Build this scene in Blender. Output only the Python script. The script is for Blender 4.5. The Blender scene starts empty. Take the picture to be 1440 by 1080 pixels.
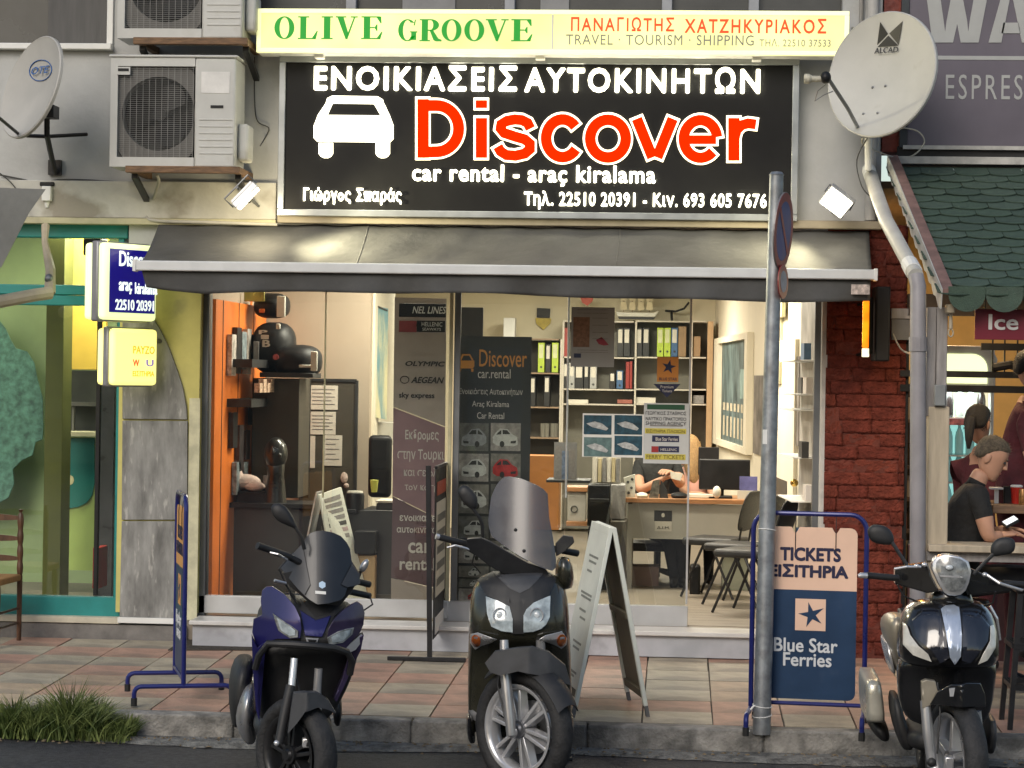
import bpy, bmesh, math, random
from mathutils import Vector, Matrix, Euler
from mathutils.bvhtree import BVHTree
random.seed(7)
SC = bpy.context.scene
COL = SC.collection
pi = math.pi

# ------------------------------------------------------------------ camera
FPX = 3250.0                                   # focal length in photograph pixels (1440 wide)
YAW, PITCH, ROLL = math.radians(4.13), math.radians(-0.18), 0.0160
CAM = Vector((0.0, -15.85, 1.87))
_f0 = Vector((-math.sin(YAW), math.cos(YAW), 0))
_r0 = Vector((math.cos(YAW), math.sin(YAW), 0))
FWD = (_f0 * math.cos(PITCH) + Vector((0, 0, 1)) * math.sin(PITCH)).normalized()
_u0 = _r0.cross(FWD).normalized()
RIGHT = _r0 * math.cos(ROLL) + _u0 * math.sin(ROLL)
UP = _u0 * math.cos(ROLL) - _r0 * math.sin(ROLL)
cd = bpy.data.cameras.new('camera')
cam = bpy.data.objects.new('camera', cd)
COL.objects.link(cam)
cd.sensor_width = 36.0
cd.lens = FPX / 1440.0 * 36.0
cd.clip_start = 0.1
cd.clip_end = 500
m = Matrix((RIGHT, UP, -FWD)).transposed().to_4x4()
m.translation = CAM
cam.matrix_world = m
SC.camera = cam
SC.view_settings.view_transform = 'Standard'
SC.view_settings.look = 'None'
SC.view_settings.gamma = 1.0
SC.view_settings.use_curve_mapping = False
SC.view_settings.exposure = 0.45
SC.cycles.max_bounces = 7
SC.cycles.transparent_max_bounces = 16
SC.cycles.sample_clamp_indirect = 4.0
SC.cycles.use_denoising = True
SC.render.resolution_x, SC.render.resolution_y = 1024, 768

# ------------------------------------------------------------------ sky and sun (dusk, overcast)
SUN_EL, SUN_AZ = math.radians(32), math.radians(200)
w = bpy.data.worlds.new("World")
SC.world = w
w.use_nodes = True
nt = w.node_tree
nt.nodes.clear()
out = nt.nodes.new('ShaderNodeOutputWorld')
bg = nt.nodes.new('ShaderNodeBackground')
sky = nt.nodes.new('ShaderNodeTexSky')
sky.sky_type = 'NISHITA'
sky.sun_disc = False
sky.sun_elevation = SUN_EL
sky.sun_rotation = SUN_AZ
sky.air_density = 1.2
sky.dust_density = 2.0
sky.ozone_density = 1.0
bg.inputs['Strength'].default_value = 0.102
nt.links.new(sky.outputs[0], bg.inputs['Color'])
nt.links.new(bg.outputs[0], out.inputs['Surface'])
sd = bpy.data.lights.new('sun', 'SUN')
sd.energy = 0.88
sd.angle = math.radians(25)
sd.color = (1.0, 0.95, 0.88)
so = bpy.data.objects.new('sun', sd)
COL.objects.link(so)
_dir = Vector((math.sin(SUN_AZ) * math.cos(SUN_EL), math.cos(SUN_AZ) * math.cos(SUN_EL), math.sin(SUN_EL)))
so.rotation_euler = _dir.to_track_quat('Z', 'Y').to_euler()

# ------------------------------------------------------------------ measuring the photograph
def P(px, py, Y):
 d = FWD * FPX + RIGHT * (px - 720) + UP * (540 - py)
 return CAM + d * ((Y - CAM.y) / d.y)
SLOPE = 0.022
def PG(px, py):                                # a point of the sloping pavement
 d = FWD * FPX + RIGHT * (px - 720) + UP * (540 - py)
 t = (SLOPE * CAM.y - CAM.z) / (d.z - SLOPE * d.y)
 return CAM + d * t
def PZ(px, py, z):
 d = FWD * FPX + RIGHT * (px - 720) + UP * (540 - py)
 return CAM + d * ((z - CAM.z) / d.z)
def RC(x0, y0, x1, y1, Y):                     # photo rectangle -> X0, X1, Z0, Z1 at depth Y
 my, mx = (y0 + y1) / 2, (x0 + x1) / 2
 return P(x0, my, Y).x, P(x1, my, Y).x, P(mx, y1, Y).z, P(mx, y0, Y).z
def gz(y):
 return SLOPE * min(y, 0)

# ------------------------------------------------------------------ materials
def lin(c):
 if isinstance(c, str):
  c = [int(c[i:i + 2], 16) / 255 for i in (0, 2, 4)]
  return tuple((v / 12.92 if v <= 0.04045 else ((v + 0.055) / 1.055) ** 2.4) for v in c)
 return tuple(c)
MATS = {}
def mat(name, col, rough=0.6, metal=0.0, var=0.12, scale=6.0, bump=0.0, bscale=40.0, col2=None, coat=0.0,
  emit=None, estr=0.0, stretch=None, detail=6.0, spec=None, lo=0.35, hi=0.65, spot=None, rvar=0.12):
 if name in MATS:
  return MATS[name]
 m = bpy.data.materials.new(name)
 m.use_nodes = True
 t = m.node_tree
 b = t.nodes['Principled BSDF']
 c = lin(col)
 tc = t.nodes.new('ShaderNodeTexCoord')
 src = tc.outputs['Object']
 if stretch:
  mp = t.nodes.new('ShaderNodeMapping')
  mp.inputs['Scale'].default_value = stretch
  t.links.new(src, mp.inputs[0])
  src = mp.outputs[0]
 if var > 0 or col2:
  n = t.nodes.new('ShaderNodeTexNoise')
  n.inputs['Scale'].default_value = scale
  n.inputs['Detail'].default_value = detail
  n.inputs['Roughness'].default_value = 0.6
  t.links.new(src, n.inputs['Vector'])
  r = t.nodes.new('ShaderNodeValToRGB')
  r.color_ramp.elements[0].position = lo
  r.color_ramp.elements[1].position = hi
  a = tuple(v * (1 - var) for v in c)
  d = lin(col2) if col2 else tuple(min(1, v * (1 + var)) for v in c)
  r.color_ramp.elements[0].color = (*a, 1)
  r.color_ramp.elements[1].color = (*d, 1)
  t.links.new(n.outputs['Fac'], r.inputs[0])
  colout = r.outputs[0]
  if spot:
   n2 = t.nodes.new('ShaderNodeTexNoise')
   n2.inputs['Scale'].default_value = spot[1]
   n2.inputs['Detail'].default_value = 8
   t.links.new(src, n2.inputs['Vector'])
   r2 = t.nodes.new('ShaderNodeValToRGB')
   r2.color_ramp.elements[0].position = spot[2]
   r2.color_ramp.elements[1].position = spot[2] + 0.1
   r2.color_ramp.elements[0].color = (0, 0, 0, 1)
   r2.color_ramp.elements[1].color = (spot[3],) * 3 + (1,)
   t.links.new(n2.outputs['Fac'], r2.inputs[0])
   mx = t.nodes.new('ShaderNodeMix')
   mx.data_type = 'RGBA'
   t.links.new(r2.outputs[0], mx.inputs['Factor'])
   t.links.new(colout, mx.inputs['A'])
   mx.inputs['B'].default_value = (*lin(spot[0]), 1)
   colout = mx.outputs['Result']
  t.links.new(colout, b.inputs['Base Color'])
  if rvar:
   mr = t.nodes.new('ShaderNodeMapRange')
   mr.inputs['To Min'].default_value = max(0.02, rough - rvar)
   mr.inputs['To Max'].default_value = min(1, rough + rvar)
   t.links.new(n.outputs['Fac'], mr.inputs[0])
   t.links.new(mr.outputs[0], b.inputs['Roughness'])
  else:
   b.inputs['Roughness'].default_value = rough
 else:
  b.inputs['Base Color'].default_value = (*c, 1)
  b.inputs['Roughness'].default_value = rough
 b.inputs['Metallic'].default_value = metal
 if spec is not None:
  b.inputs['Specular IOR Level'].default_value = spec
 if coat:
  b.inputs['Coat Weight'].default_value = coat
  b.inputs['Coat Roughness'].default_value = 0.05
 if bump:
  nb = t.nodes.new('ShaderNodeTexNoise')
  nb.inputs['Scale'].default_value = bscale
  nb.inputs['Detail'].default_value = 5
  t.links.new(src, nb.inputs['Vector'])
  bp = t.nodes.new('ShaderNodeBump')
  bp.inputs['Strength'].default_value = bump
  bp.inputs['Distance'].default_value = 0.02
  t.links.new(nb.outputs['Fac'], bp.inputs['Height'])
  t.links.new(bp.outputs[0], b.inputs['Normal'])
 if emit:
  b.inputs['Emission Color'].default_value = (*lin(emit), 1)
  b.inputs['Emission Strength'].default_value = estr
 MATS[name] = m
 return m
def glassmat(name, tint=(0.93, 0.95, 0.94), refl=0.08, rough=0.02):
 if name in MATS:
  return MATS[name]
 m = bpy.data.materials.new(name)
 m.use_nodes = True
 t = m.node_tree
 t.nodes.clear()
 o = t.nodes.new('ShaderNodeOutputMaterial')
 tr = t.nodes.new('ShaderNodeBsdfTransparent')
 tr.inputs[0].default_value = (*tint, 1)
 gl = t.nodes.new('ShaderNodeBsdfGlossy')
 gl.inputs['Roughness'].default_value = rough
 lw = t.nodes.new('ShaderNodeFresnel')
 lw.inputs[0].default_value = 1.45
 mr = t.nodes.new('ShaderNodeMapRange')
 mr.inputs['From Min'].default_value = 0.0
 mr.inputs['From Max'].default_value = 1.0
 mr.inputs['To Min'].default_value = refl - 0.03
 mr.inputs['To Max'].default_value = 1.0
 mx = t.nodes.new('ShaderNodeMixShader')
 t.links.new(lw.outputs[0], mr.inputs[0])
 t.links.new(mr.outputs[0], mx.inputs[0])
 t.links.new(tr.outputs[0], mx.inputs[1])
 t.links.new(gl.outputs[0], mx.inputs[2])
 t.links.new(mx.outputs[0], o.inputs[0])
 MATS[name] = m
 return m
def emat(name, col, s, base='ffffff', var=0.0, scale=3):
 m = mat(name, base, 0.5, var=0.0, emit=col, estr=s)
 if var and not m.get('v'):
  m['v'] = 1
  t = m.node_tree
  b = t.nodes['Principled BSDF']
  tc = t.nodes.new('ShaderNodeTexCoord')
  n = t.nodes.new('ShaderNodeTexNoise')
  n.inputs['Scale'].default_value = scale
  t.links.new(tc.outputs['Object'], n.inputs['Vector'])
  mr = t.nodes.new('ShaderNodeMapRange')
  mr.inputs['From Min'].default_value = 0.3
  mr.inputs['From Max'].default_value = 0.7
  mr.inputs['To Min'].default_value = s * (1 - var)
  mr.inputs['To Max'].default_value = s * (1 + var)
  t.links.new(n.outputs['Fac'], mr.inputs[0])
  t.links.new(mr.outputs[0], b.inputs['Emission Strength'])
 return m

# ------------------------------------------------------------------ mesh building
class MB:
 def __init__(self):
  self.v, self.f = [], []
 def add(self, vs, fs):
  o = len(self.v)
  self.v += [Vector(p) for p in vs]
  self.f += [tuple(i + o for i in f) for f in fs]
  return self
 def box(self, x0, x1, y0, y1, z0, z1):
  v = [(x, y, z) for z in (z0, z1) for y in (y0, y1) for x in (x0, x1)]
  return self.add(v, [(0, 2, 3, 1), (4, 5, 7, 6), (0, 1, 5, 4), (2, 6, 7, 3), (0, 4, 6, 2), (1, 3, 7, 5)])
 def prism(self, pts, y0, y1):              # outline in XZ, extruded along Y
  n = len(pts)
  v = [(p[0], y0, p[1]) for p in pts] + [(p[0], y1, p[1]) for p in pts]
  f = [tuple(range(n)), tuple(range(2 * n - 1, n - 1, -1))]
  f += [((i + 1) % n, i, n + i, n + (i + 1) % n) for i in range(n)]
  return self.add(v, f)
 def prismz(self, pts, z0, z1):
  n = len(pts)
  v = [(p[0], p[1], z0) for p in pts] + [(p[0], p[1], z1) for p in pts]
  f = [tuple(range(n - 1, -1, -1)), tuple(range(n, 2 * n))]
  f += [(i, (i + 1) % n, n + (i + 1) % n, n + i) for i in range(n)]
  return self.add(v, f)
 def quad(self, a, b, c, d):
  return self.add([a, b, c, d], [(0, 1, 2, 3)])
 def slab(self, a, b, c, d, t):             # quad with thickness t (Vector)
  t = Vector(t)
  q = [Vector(p) for p in (a, b, c, d)]
  return self.add(q + [p + t for p in q], [(0, 1, 2, 3), (7, 6, 5, 4), (0, 4, 5, 1), (1, 5, 6, 2), (2, 6, 7, 3), (3, 7, 4, 0)])
 def cyl(self, a, b, r0, r1=None, n=14, caps=True):
  r1 = r0 if r1 is None else r1
  a, b = Vector(a), Vector(b)
  d = (b - a).normalized()
  u = d.orthogonal().normalized()
  w_ = d.cross(u)
  v = []
  for c, r in ((a, r0), (b, r1)):
   for i in range(n):
    t = 2 * pi * i / n
    v.append(c + (u * math.cos(t) + w_ * math.sin(t)) * r)
  f = [(i, (i + 1) % n, n + (i + 1) % n, n + i) for i in range(n)]
  if caps:
   f += [tuple(range(n - 1, -1, -1)), tuple(range(n, 2 * n))]
  return self.add(v, f)
 def tube(self, pts, r, n=8, closed=False):
  pts = [Vector(p) for p in pts]
  m_ = len(pts)
  rr = r if isinstance(r, (list, tuple)) else [r] * m_
  v, f = [], []
  u = None
  for i, p in enumerate(pts):
   a = pts[i - 1] if (i or closed) else p
   b = pts[(i + 1) % m_] if (i < m_ - 1 or closed) else p
   d = (b - a).normalized()
   if u is None:
    u = d.orthogonal().normalized()
   else:
    u = (u - d * u.dot(d))
    u = u.normalized() if u.length > 1e-6 else d.orthogonal().normalized()
   w_ = d.cross(u)
   for k in range(n):
    t = 2 * pi * k / n
    v.append(p + (u * math.cos(t) + w_ * math.sin(t)) * rr[i])
  for i in range(m_ if closed else m_ - 1):
   j = (i + 1) % m_
   for k in range(n):
    f.append((i * n + k, i * n + (k + 1) % n, j * n + (k + 1) % n, j * n + k))
  if not closed:
   f += [tuple(range(n - 1, -1, -1)), tuple(range((m_ - 1) * n, m_ * n))]
  return self.add(v, f)
 def loft(self, secs, caps=True, closed=True):
  n = len(secs[0])
  v = [p for s in secs for p in s]
  f = []
  for i in range(len(secs) - 1):
   for k in range(n if closed else n - 1):
    f.append((i * n + k, i * n + (k + 1) % n, (i + 1) * n + (k + 1) % n, (i + 1) * n + k))
  if caps and closed:
   f += [tuple(range(n - 1, -1, -1)), tuple(range((len(secs) - 1) * n, len(secs) * n))]
  return self.add(v, f)
 def lathe(self, prof, c=(0, 0, 0), axis='Z', n=20):   # prof: (r, h)
  secs = []
  for r, h in prof:
   s = []
   for k in range(n):
    t = 2 * pi * k / n
    a, b = r * math.cos(t), r * math.sin(t)
    p = {'Z': (a, b, h), 'X': (h, a, b), 'Y': (b, h, a)}[axis]
    s.append(Vector(p) + Vector(c))
   secs.append(s)
  return self.loft(secs)
 def ell(self, c, rx, ry, rz, nu=16, nv=10, M=None):
  secs = []
  for j in range(nv + 1):
   ph = -pi / 2 + pi * j / nv
   ph = max(-pi / 2 + 0.02, min(pi / 2 - 0.02, ph))
   s = []
   for k in range(nu):
    t = 2 * pi * k / nu
    p = Vector((rx * math.cos(ph) * math.cos(t), ry * math.cos(ph) * math.sin(t), rz * math.sin(ph)))
    if M:
     p = M @ p
    s.append(p + Vector(c))
   secs.append(s)
  return self.loft(secs)
 def mesh(self, name):
  me = bpy.data.meshes.new(name)
  me.from_pydata([tuple(p) for p in self.v], [], self.f)
  me.update()
  return me
def sell(cx, cy, rx, ry, z, n=2.5, seg=24, ry2=None, tilt=0.0):   # superellipse section in XY; ry front, ry2 back
 s = []
 for k in range(seg):
  t = 2 * pi * k / seg
  c, d = math.cos(t), math.sin(t)
  x = rx * math.copysign(abs(c) ** (2 / n), c)
  yy = math.copysign(abs(d) ** (2 / n), d)
  y = yy * (ry if yy < 0 else (ry2 if ry2 is not None else ry))
  s.append(Vector((cx + x, cy + y, z + tilt * y)))
 return s
def setp(o, label=None, cat=None, group=None, kind=None):
 if label: o['label'] = label
 if cat: o['category'] = cat
 if group: o['group'] = group
 if kind: o['kind'] = kind
 return o
def thing(name, label, cat, loc=(0, 0, 0), rotz=0.0, group=None):
 o = bpy.data.objects.new(name, None)
 o.empty_display_size = 0.1
 COL.objects.link(o)
 o.location = loc
 o.rotation_euler = (0, 0, rotz)
 return setp(o, label, cat, group)
def wloc(o):
 p = Vector((0, 0, 0))
 while o:
  p += Vector(o.location)
  o = o.parent
 return p
def link(name, me, m, parent=None, local=False, smooth=False, bevel=0.0, seg=2, loc=None, sub=0, solid=0.0, sharp=35):
 if parent and not local:
  off = wloc(parent)
  for v in me.vertices:
   v.co -= off
 o = bpy.data.objects.new(name, me)
 COL.objects.link(o)
 if parent:
  o.parent = parent
 if m is not None:
  for mm in (m if isinstance(m, (list, tuple)) else [m]):
   me.materials.append(mm)
 if smooth or bevel:
  me.polygons.foreach_set('use_smooth', [True] * len(me.polygons))
  me.set_sharp_from_angle(angle=math.radians(sharp))
 if solid:
  md = o.modifiers.new('s', 'SOLIDIFY'); md.thickness = solid; md.offset = 0
 if bevel:
  md = o.modifiers.new('b', 'BEVEL'); md.width = bevel; md.segments = seg; md.limit_method = 'ANGLE'
 if sub:
  md = o.modifiers.new('u', 'SUBSURF'); md.levels = sub; md.render_levels = sub
 if loc is not None:
  o.location = loc
 return o
def obj(name, mb, m, parent=None, **k):
 return link(name, mb.mesh(name), m, parent, **k)
def struct(name, mb, m, parent=None, **k):
 o = obj(name, mb, m, parent, **k)
 if parent is None:
  o['kind'] = 'structure'
 return o
def solo(name, mb, m, label, cat, group=None, base=None, **k):  # a thing that is one mesh, origin at its base
 me = mb.mesh(name)
 if base is None:
  xs = [v.co for v in me.vertices]
  c = Vector((sum(p.x for p in xs) / len(xs), sum(p.y for p in xs) / len(xs), min(p.z for p in xs)))
 else:
  c = Vector(base)
 for v in me.vertices:
  v.co -= c
 o = link(name, me, m, None, local=True, **k)
 o.location = c
 return setp(o, label, cat, group)
def copy_tree(o, parent=None, **over):
 c = o.copy()
 COL.objects.link(c)
 c.parent = parent
 for ch in list(o.children):
  copy_tree(ch, c)
 for k, v in over.items():
  if k == 'loc': c.location = v
  elif k == 'rot': c.rotation_euler = v
  elif k == 'scale': c.scale = v
  else: c[k] = v
 return c

# ------------------------------------------------------------------ lettering
GRK = str.maketrans('ΑΒΕΖΗΙΚΜΝΟΡΤΥΧο', 'ABEZHIKMNOPTYXo')
def text_mesh(s, bold=0.0, space=1.0, serif=False):
 cu = bpy.data.curves.new('txt', 'FONT')
 cu.body = s.translate(GRK)
 cu.size = 1.0
 cu.offset = bold
 cu.space_character = space
 cu.resolution_u = 3
 cu.fill_mode = 'FRONT'
 o = bpy.data.objects.new('txt', cu)
 COL.objects.link(o)
 dg = bpy.context.evaluated_depsgraph_get()
 dg.update()
 ev = o.evaluated_get(dg)
 me = bpy.data.meshes.new_from_object(ev)
 bpy.data.objects.remove(o)
 bpy.data.curves.remove(cu)
 return me
def text(s, x0, x1, z0, z1, y, m, parent, name='lettering', bold=0.0, space=1.0, depth=0.004, xdir=None, italic=0.0, org=None, skew=0.0):
 """Lettering filling x0..x1 and z0..z1 at depth y (front face towards -Y), as geometry `depth` thick.
 With xdir/org the letters run along xdir from org (then x0.. are distances along it)."""
 me = text_mesh(s, 0.0, space)
 if not me.vertices:
  return None
 if bold:
  bm0 = bmesh.new(); bm0.from_mesh(me)
  vs0 = [v.co.copy() for v in bm0.verts]
  fs0 = [[v.index for v in f.verts] for f in bm0.faces]
  bm0.free()
  V_, F_ = [], []
  nb = 8 if bold > 0.012 else 4
  for k in range(nb):
   dx, dy = bold * math.cos(2 * pi * (k + .5) / nb), bold * math.sin(2 * pi * (k + .5) / nb)
   o_ = len(V_)
   V_ += [(c_.x + dx, c_.y + dy, 0.002 * k) for c_ in vs0]
   F_ += [[i + o_ for i in f] for f in fs0]
  me = bpy.data.meshes.new('txt')
  me.from_pydata(V_, [], F_)
 xs = [v.co.x for v in me.vertices]; ys = [v.co.y for v in me.vertices]
 a, b, c, d = min(xs), max(xs), min(ys), max(ys)
 bm = bmesh.new()
 bm.from_mesh(me)
 if depth:
  r = bmesh.ops.extrude_face_region(bm, geom=bm.faces[:])
  vs = [e for e in r['geom'] if isinstance(e, bmesh.types.BMVert)]
  bmesh.ops.translate(bm, verts=vs, vec=(0, 0, -1))
 off = wloc(parent) if parent is not None and org is None else Vector((0, 0, 0))
 cuts, end = [], None
 for p_, q_ in sorted((min(v.co.x for v in f.verts), max(v.co.x for v in f.verts)) for f in bm.faces):
  if end is not None and ' ' in s and p_ - end > 0.17 * max(1.0, space): cuts.append((p_ + end) / 2)
  end = q_ if end is None else max(end, q_)
 wid = {v: sum(v.co.x > c_ for c_ in cuts) for v in bm.verts}
 for v in bm.verts:
  u = (v.co.x - a) / max(1e-6, b - a)
  q = (v.co.y - c) / max(1e-6, d - c)
  X_ = x0 + u * (x1 - x0) + italic * (q) * (z1 - z0)
  Z_ = z0 + q * (z1 - z0) + skew * (u) * (x1 - x0)
  dep = (0.0 if v.co.z > -0.5 else depth) - (v.co.z if v.co.z > -0.5 else v.co.z + 1) * 0.02
  if xdir is None:
   v.co = Vector((X_, y - depth + dep, Z_)) - off
  else:
   nn = Vector((xdir[1], -xdir[0], 0))      # outward
   v.co = Vector(org) + Vector(xdir) * X_ + Vector((0, 0, Z_)) + nn * (y + depth - dep)
 bmesh.ops.recalc_face_normals(bm, faces=bm.faces[:])
 out_ = []
 for k in range(len(cuts) + 1):
  b2, mp_ = bmesh.new(), {}
  for v in bm.verts:
   if wid[v] == k: mp_[v] = b2.verts.new(v.co)
  for f in bm.faces:
   if f.verts[0] in mp_ and all(v in mp_ for v in f.verts): b2.faces.new([mp_[v] for v in f.verts])
  if b2.faces:
   m2_ = bpy.data.meshes.new(name)
   b2.to_mesh(m2_)
   out_.append(link(name, m2_, m, parent, local=True))
  b2.free()
 bm.free()
 return out_
def setpar(os_, t):
 for o in os_: o.parent = t
def ptext(s, px0, py0, px1, py1, Y, m, parent, **k):
 x0, x1, z0, z1 = RC(px0, py0, px1, py1, Y)
 return text(s, x0, x1, z0, z1, Y, m, parent, **k)
# ================================================================== materials palette
M_asph = mat('asphalt', (0.045, 0.045, 0.048), 0.75, var=0.5, scale=30, bump=0.8, bscale=120)
M_conc = mat('kerb_concrete', (0.25, 0.24, 0.22), 0.85, var=0.4, scale=9, bump=0.6, bscale=60, spot=((0.05, 0.05, 0.048), 3.0, 0.5, 0.7))
M_mort = mat('mortar', (0.11, 0.095, 0.08), 0.9, var=0.3, scale=20)
M_tile = [mat('tile_pink', (0.42, 0.255, 0.19), 0.62, var=0.22, scale=5, bump=0.35, bscale=50, spot=((0.14, 0.12, 0.10), 2.5, 0.52, 0.6)),
          mat('tile_beige', (0.41, 0.36, 0.275), 0.62, var=0.22, scale=5, bump=0.35, bscale=50, spot=((0.15, 0.14, 0.12), 2.5, 0.52, 0.6)),
          mat('tile_grey', (0.36, 0.315, 0.24), 0.62, var=0.22, scale=5, bump=0.35, bscale=50, spot=((0.13, 0.12, 0.11), 2.5, 0.5, 0.6)),
          mat('tile_tan', (0.39, 0.29, 0.205), 0.62, var=0.22, scale=5, bump=0.35, bscale=50, spot=((0.15, 0.13, 0.11), 2.5, 0.52, 0.6))]
M_wall = mat('wall_plaster', (0.43, 0.435, 0.425), 0.85, var=0.12, scale=1.6, bump=0.15, bscale=30, spot=((0.24, 0.22, 0.18), 1.3, 0.60, 0.6))
M_beam = mat('beam_plaster', (0.50, 0.49, 0.44), 0.85, var=0.15, scale=2.5, bump=0.25, bscale=25, spot=((0.20, 0.17, 0.12), 2.5, 0.56, 0.7))
M_cream = mat('cream_trim', (0.46, 0.43, 0.28), 0.7, var=0.15, scale=6)
M_alu = mat('aluminium', (0.56, 0.57, 0.58), 0.38, metal=0.6, var=0.08, scale=3)
M_alud = mat('grey_aluminium', (0.20, 0.21, 0.22), 0.4, metal=0.7, var=0.1, scale=3)
M_white = mat('white_paint', (0.72, 0.72, 0.69), 0.5, var=0.06, scale=3)
M_marble = mat('white_marble', (0.58, 0.57, 0.55), 0.35, var=0.1, scale=2.5, spot=((0.36, 0.35, 0.34), 4, 0.55, 0.5))
M_black = mat('black_plastic', (0.010, 0.010, 0.011), 0.5, var=0.3, scale=6, spec=0.3)
M_blackm = mat('black_metal', (0.018, 0.018, 0.02), 0.4, metal=0.3, var=0.3, scale=6)
M_steel = mat('galvanised_steel', (0.34, 0.36, 0.38), 0.48, metal=0.75, var=0.22, scale=14, spot=((0.2, 0.2, 0.19), 8, 0.55, 0.5))
M_glass = glassmat('window_glass')
M_wood = mat('brown_wood', (0.17, 0.10, 0.055), 0.6, var=0.35, scale=5, stretch=(1, 8, 8), bump=0.2)
M_dark = mat('dark_void', (0.02, 0.02, 0.02), 0.8, var=0.3)

# ================================================================== ground
g = MB().box(-16, 14, -40, -3.0, -0.5, -0.21)
struct('road', g, M_asph)
g = MB()
xs = [-5.2 + 9 * i / 70 for i in range(71)]
mbg = MB()
rnd = random.Random(3)
v, f = [], []
for i, x in enumerate(xs):
 d = 0.10 + 0.07 * math.sin(x * 2.1) + 0.05 * rnd.random()
 v += [(x, -3.0, -0.185), (x, -3.0 - d, -0.19 + 0.012 * rnd.random()), (x, -3.06 - d, -0.206)]
for i in range(70):
 for k in range(2):
  a = i * 3 + k
  f.append((a, a + 1, a + 4, a + 3))
mbg.add(v, f)
struct('gutter', mbg, mat('gutter_grit', (0.15, 0.15, 0.14), 0.9, var=0.5, scale=14, bump=0.9, bscale=50), smooth=True)

# pavement: sloping bed with single tiles on it
XL, XR = -5.4, 3.3
pv = MB().slab((XL, 0.6, -0.012), (XR, 0.6, -0.012), (XR, -2.85, gz(-2.85) - 0.012), (XL, -2.85, gz(-2.85) - 0.012), (0, 0, -0.2))
pavement = struct('pavement', pv, M_mort)
tile_me = []
for k in range(4):
 t = MB().box(-0.1955, 0.1955, -0.197, 0.197, -0.03, 0.0)
 me = t.mesh('tile')
 tile_me.append(me)
 me.materials.append(M_tile[k])
rnd = random.Random(11)
for i in range(-14, 9):
 for j in range(8):
  x = -0.178 + 0.4 * (i - 0) + 0.2
  y = -0.25 - 0.4 * (j - 1) + 0.02
  if y < -2.8 or x > 3.1 or x < -5.2:
   continue
  k = (i * 2 + j * 3 + (i * j) % 2) % 2 if rnd.random() < 0.55 else rnd.randrange(4)
  o = bpy.data.objects.new('tile', tile_me[k])
  COL.objects.link(o)
  o.parent = pavement
  o.location = (x + rnd.uniform(-.002, .002), y, gz(y) + rnd.uniform(-.003, .002))
  o.rotation_euler = (SLOPE + rnd.uniform(-.004, .004), rnd.uniform(-.004, .004), rnd.uniform(-.004, .004))
# kerb stones
kerb = struct('kerb', MB().box(-5.4, 3.3, -2.98, -2.86, -0.4, -0.10), M_conc)
x = -5.4
while x < 3.3:
 L = rnd.uniform(0.9, 1.05)
 t = MB().box(x + 0.004, min(x + L, 3.3) - 0.004, -3.0, -2.853, -0.26, gz(-2.9) + 0.002)
 obj('kerb_stone', t, M_conc, kerb, bevel=0.012)
 x += L

# across the street: a plain row of houses that the glass mirrors
b = thing('house', 'plain beige house across the street mirrored in the shop glass', 'house', (0, -34, -0.2))
obj('wall', MB().box(-16, 12, -37, -34.2, -0.2, 9.0), mat('beige_render', (0.20, 0.18, 0.15), 0.9, var=0.15, scale=1), b)
for i in range(8):
 for fl in range(3):
  cx = -14.2 + i * 3.4
  wn = obj('window', MB().box(cx - 0.6, cx + 0.6, -34.2, -34.12, 0.8 + fl * 2.9, 2.5 + fl * 2.9), M_alud, b)

# ================================================================== the building above the shop
fw = MB()
x0, _, _, _ = RC(0, 0, 10, 10, 0)
xw0 = -5.6
xw1 = P(1240, 200, 0).x
zb = P(700, 312, 0).z
facade = thing('shop_building', 'grey plastered two storey building holding the car rental shop', 'building', (0, 0, 0))
# upper wall with window band cut out: pieces butted end to end
zt = 5.2
zband = P(780, 22, 0).z                       # sill of the window band
xa = P(352, 30, 0).x
xleft_win_r = P(160, 30, 0).x
z_lw = P(75, 62, 0).z
obj('wall', MB().box(xw0, xw1, 0, 0.25, zb, z_lw), M_wall, facade)
obj('wall', MB().box(xleft_win_r, xa, 0, 0.25, z_lw, zt), M_wall, facade)
obj('wall', MB().box(xa, xw1, 0, 0.25, z_lw, zband), M_wall, facade)
xr_win = P(1185, 10, 0).x
obj('wall', MB().box(xr_win, xw1, 0, 0.25, zband, zt), M_wall, facade)
# lower beam (dirty plaster) standing slightly proud above the left shop
bz0, bz1 = P(120, 306, -0.05).z, P(120, 254, -0.05).z
obj('beam', MB().box(xw0, P(388, 280, -0.05).x, -0.05, -0.002, bz0, bz1), M_beam, facade, bevel=0.006)
obj('cornice', MB().box(xw0, P(388, 310, -0.07).x, -0.075, 0.2, bz0 - 0.045, bz0 - 0.002), M_cream, facade, bevel=0.004)
# upper left window
M_pane = mat('dark_upper_glass', (0.055, 0.055, 0.052), 0.25, var=0.25, scale=1.5)
M_curt = mat('grey_curtain', (0.085, 0.083, 0.08), 0.7, var=0.2, scale=2, stretch=(10, 1, 1))
wn = obj('window', MB().box(xw0, xleft_win_r - 0.045, 0.10, 0.12, z_lw, zt), M_pane, facade)
obj('curtain', MB().box(P(68, 30, 0.08).x, P(150, 30, 0.08).x, 0.075, 0.095, z_lw + 0.01, zt), M_curt, wn)
obj('frame', MB().box(xleft_win_r - 0.045, xleft_win_r, -0.02, 0.10, z_lw, zt), M_white, wn, bevel=0.004)
obj('sill', MB().box(xw0, xleft_win_r + 0.0, -0.07, 0.09, z_lw - 0.045, z_lw - 0.002), M_white, wn, bevel=0.006)
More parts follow.
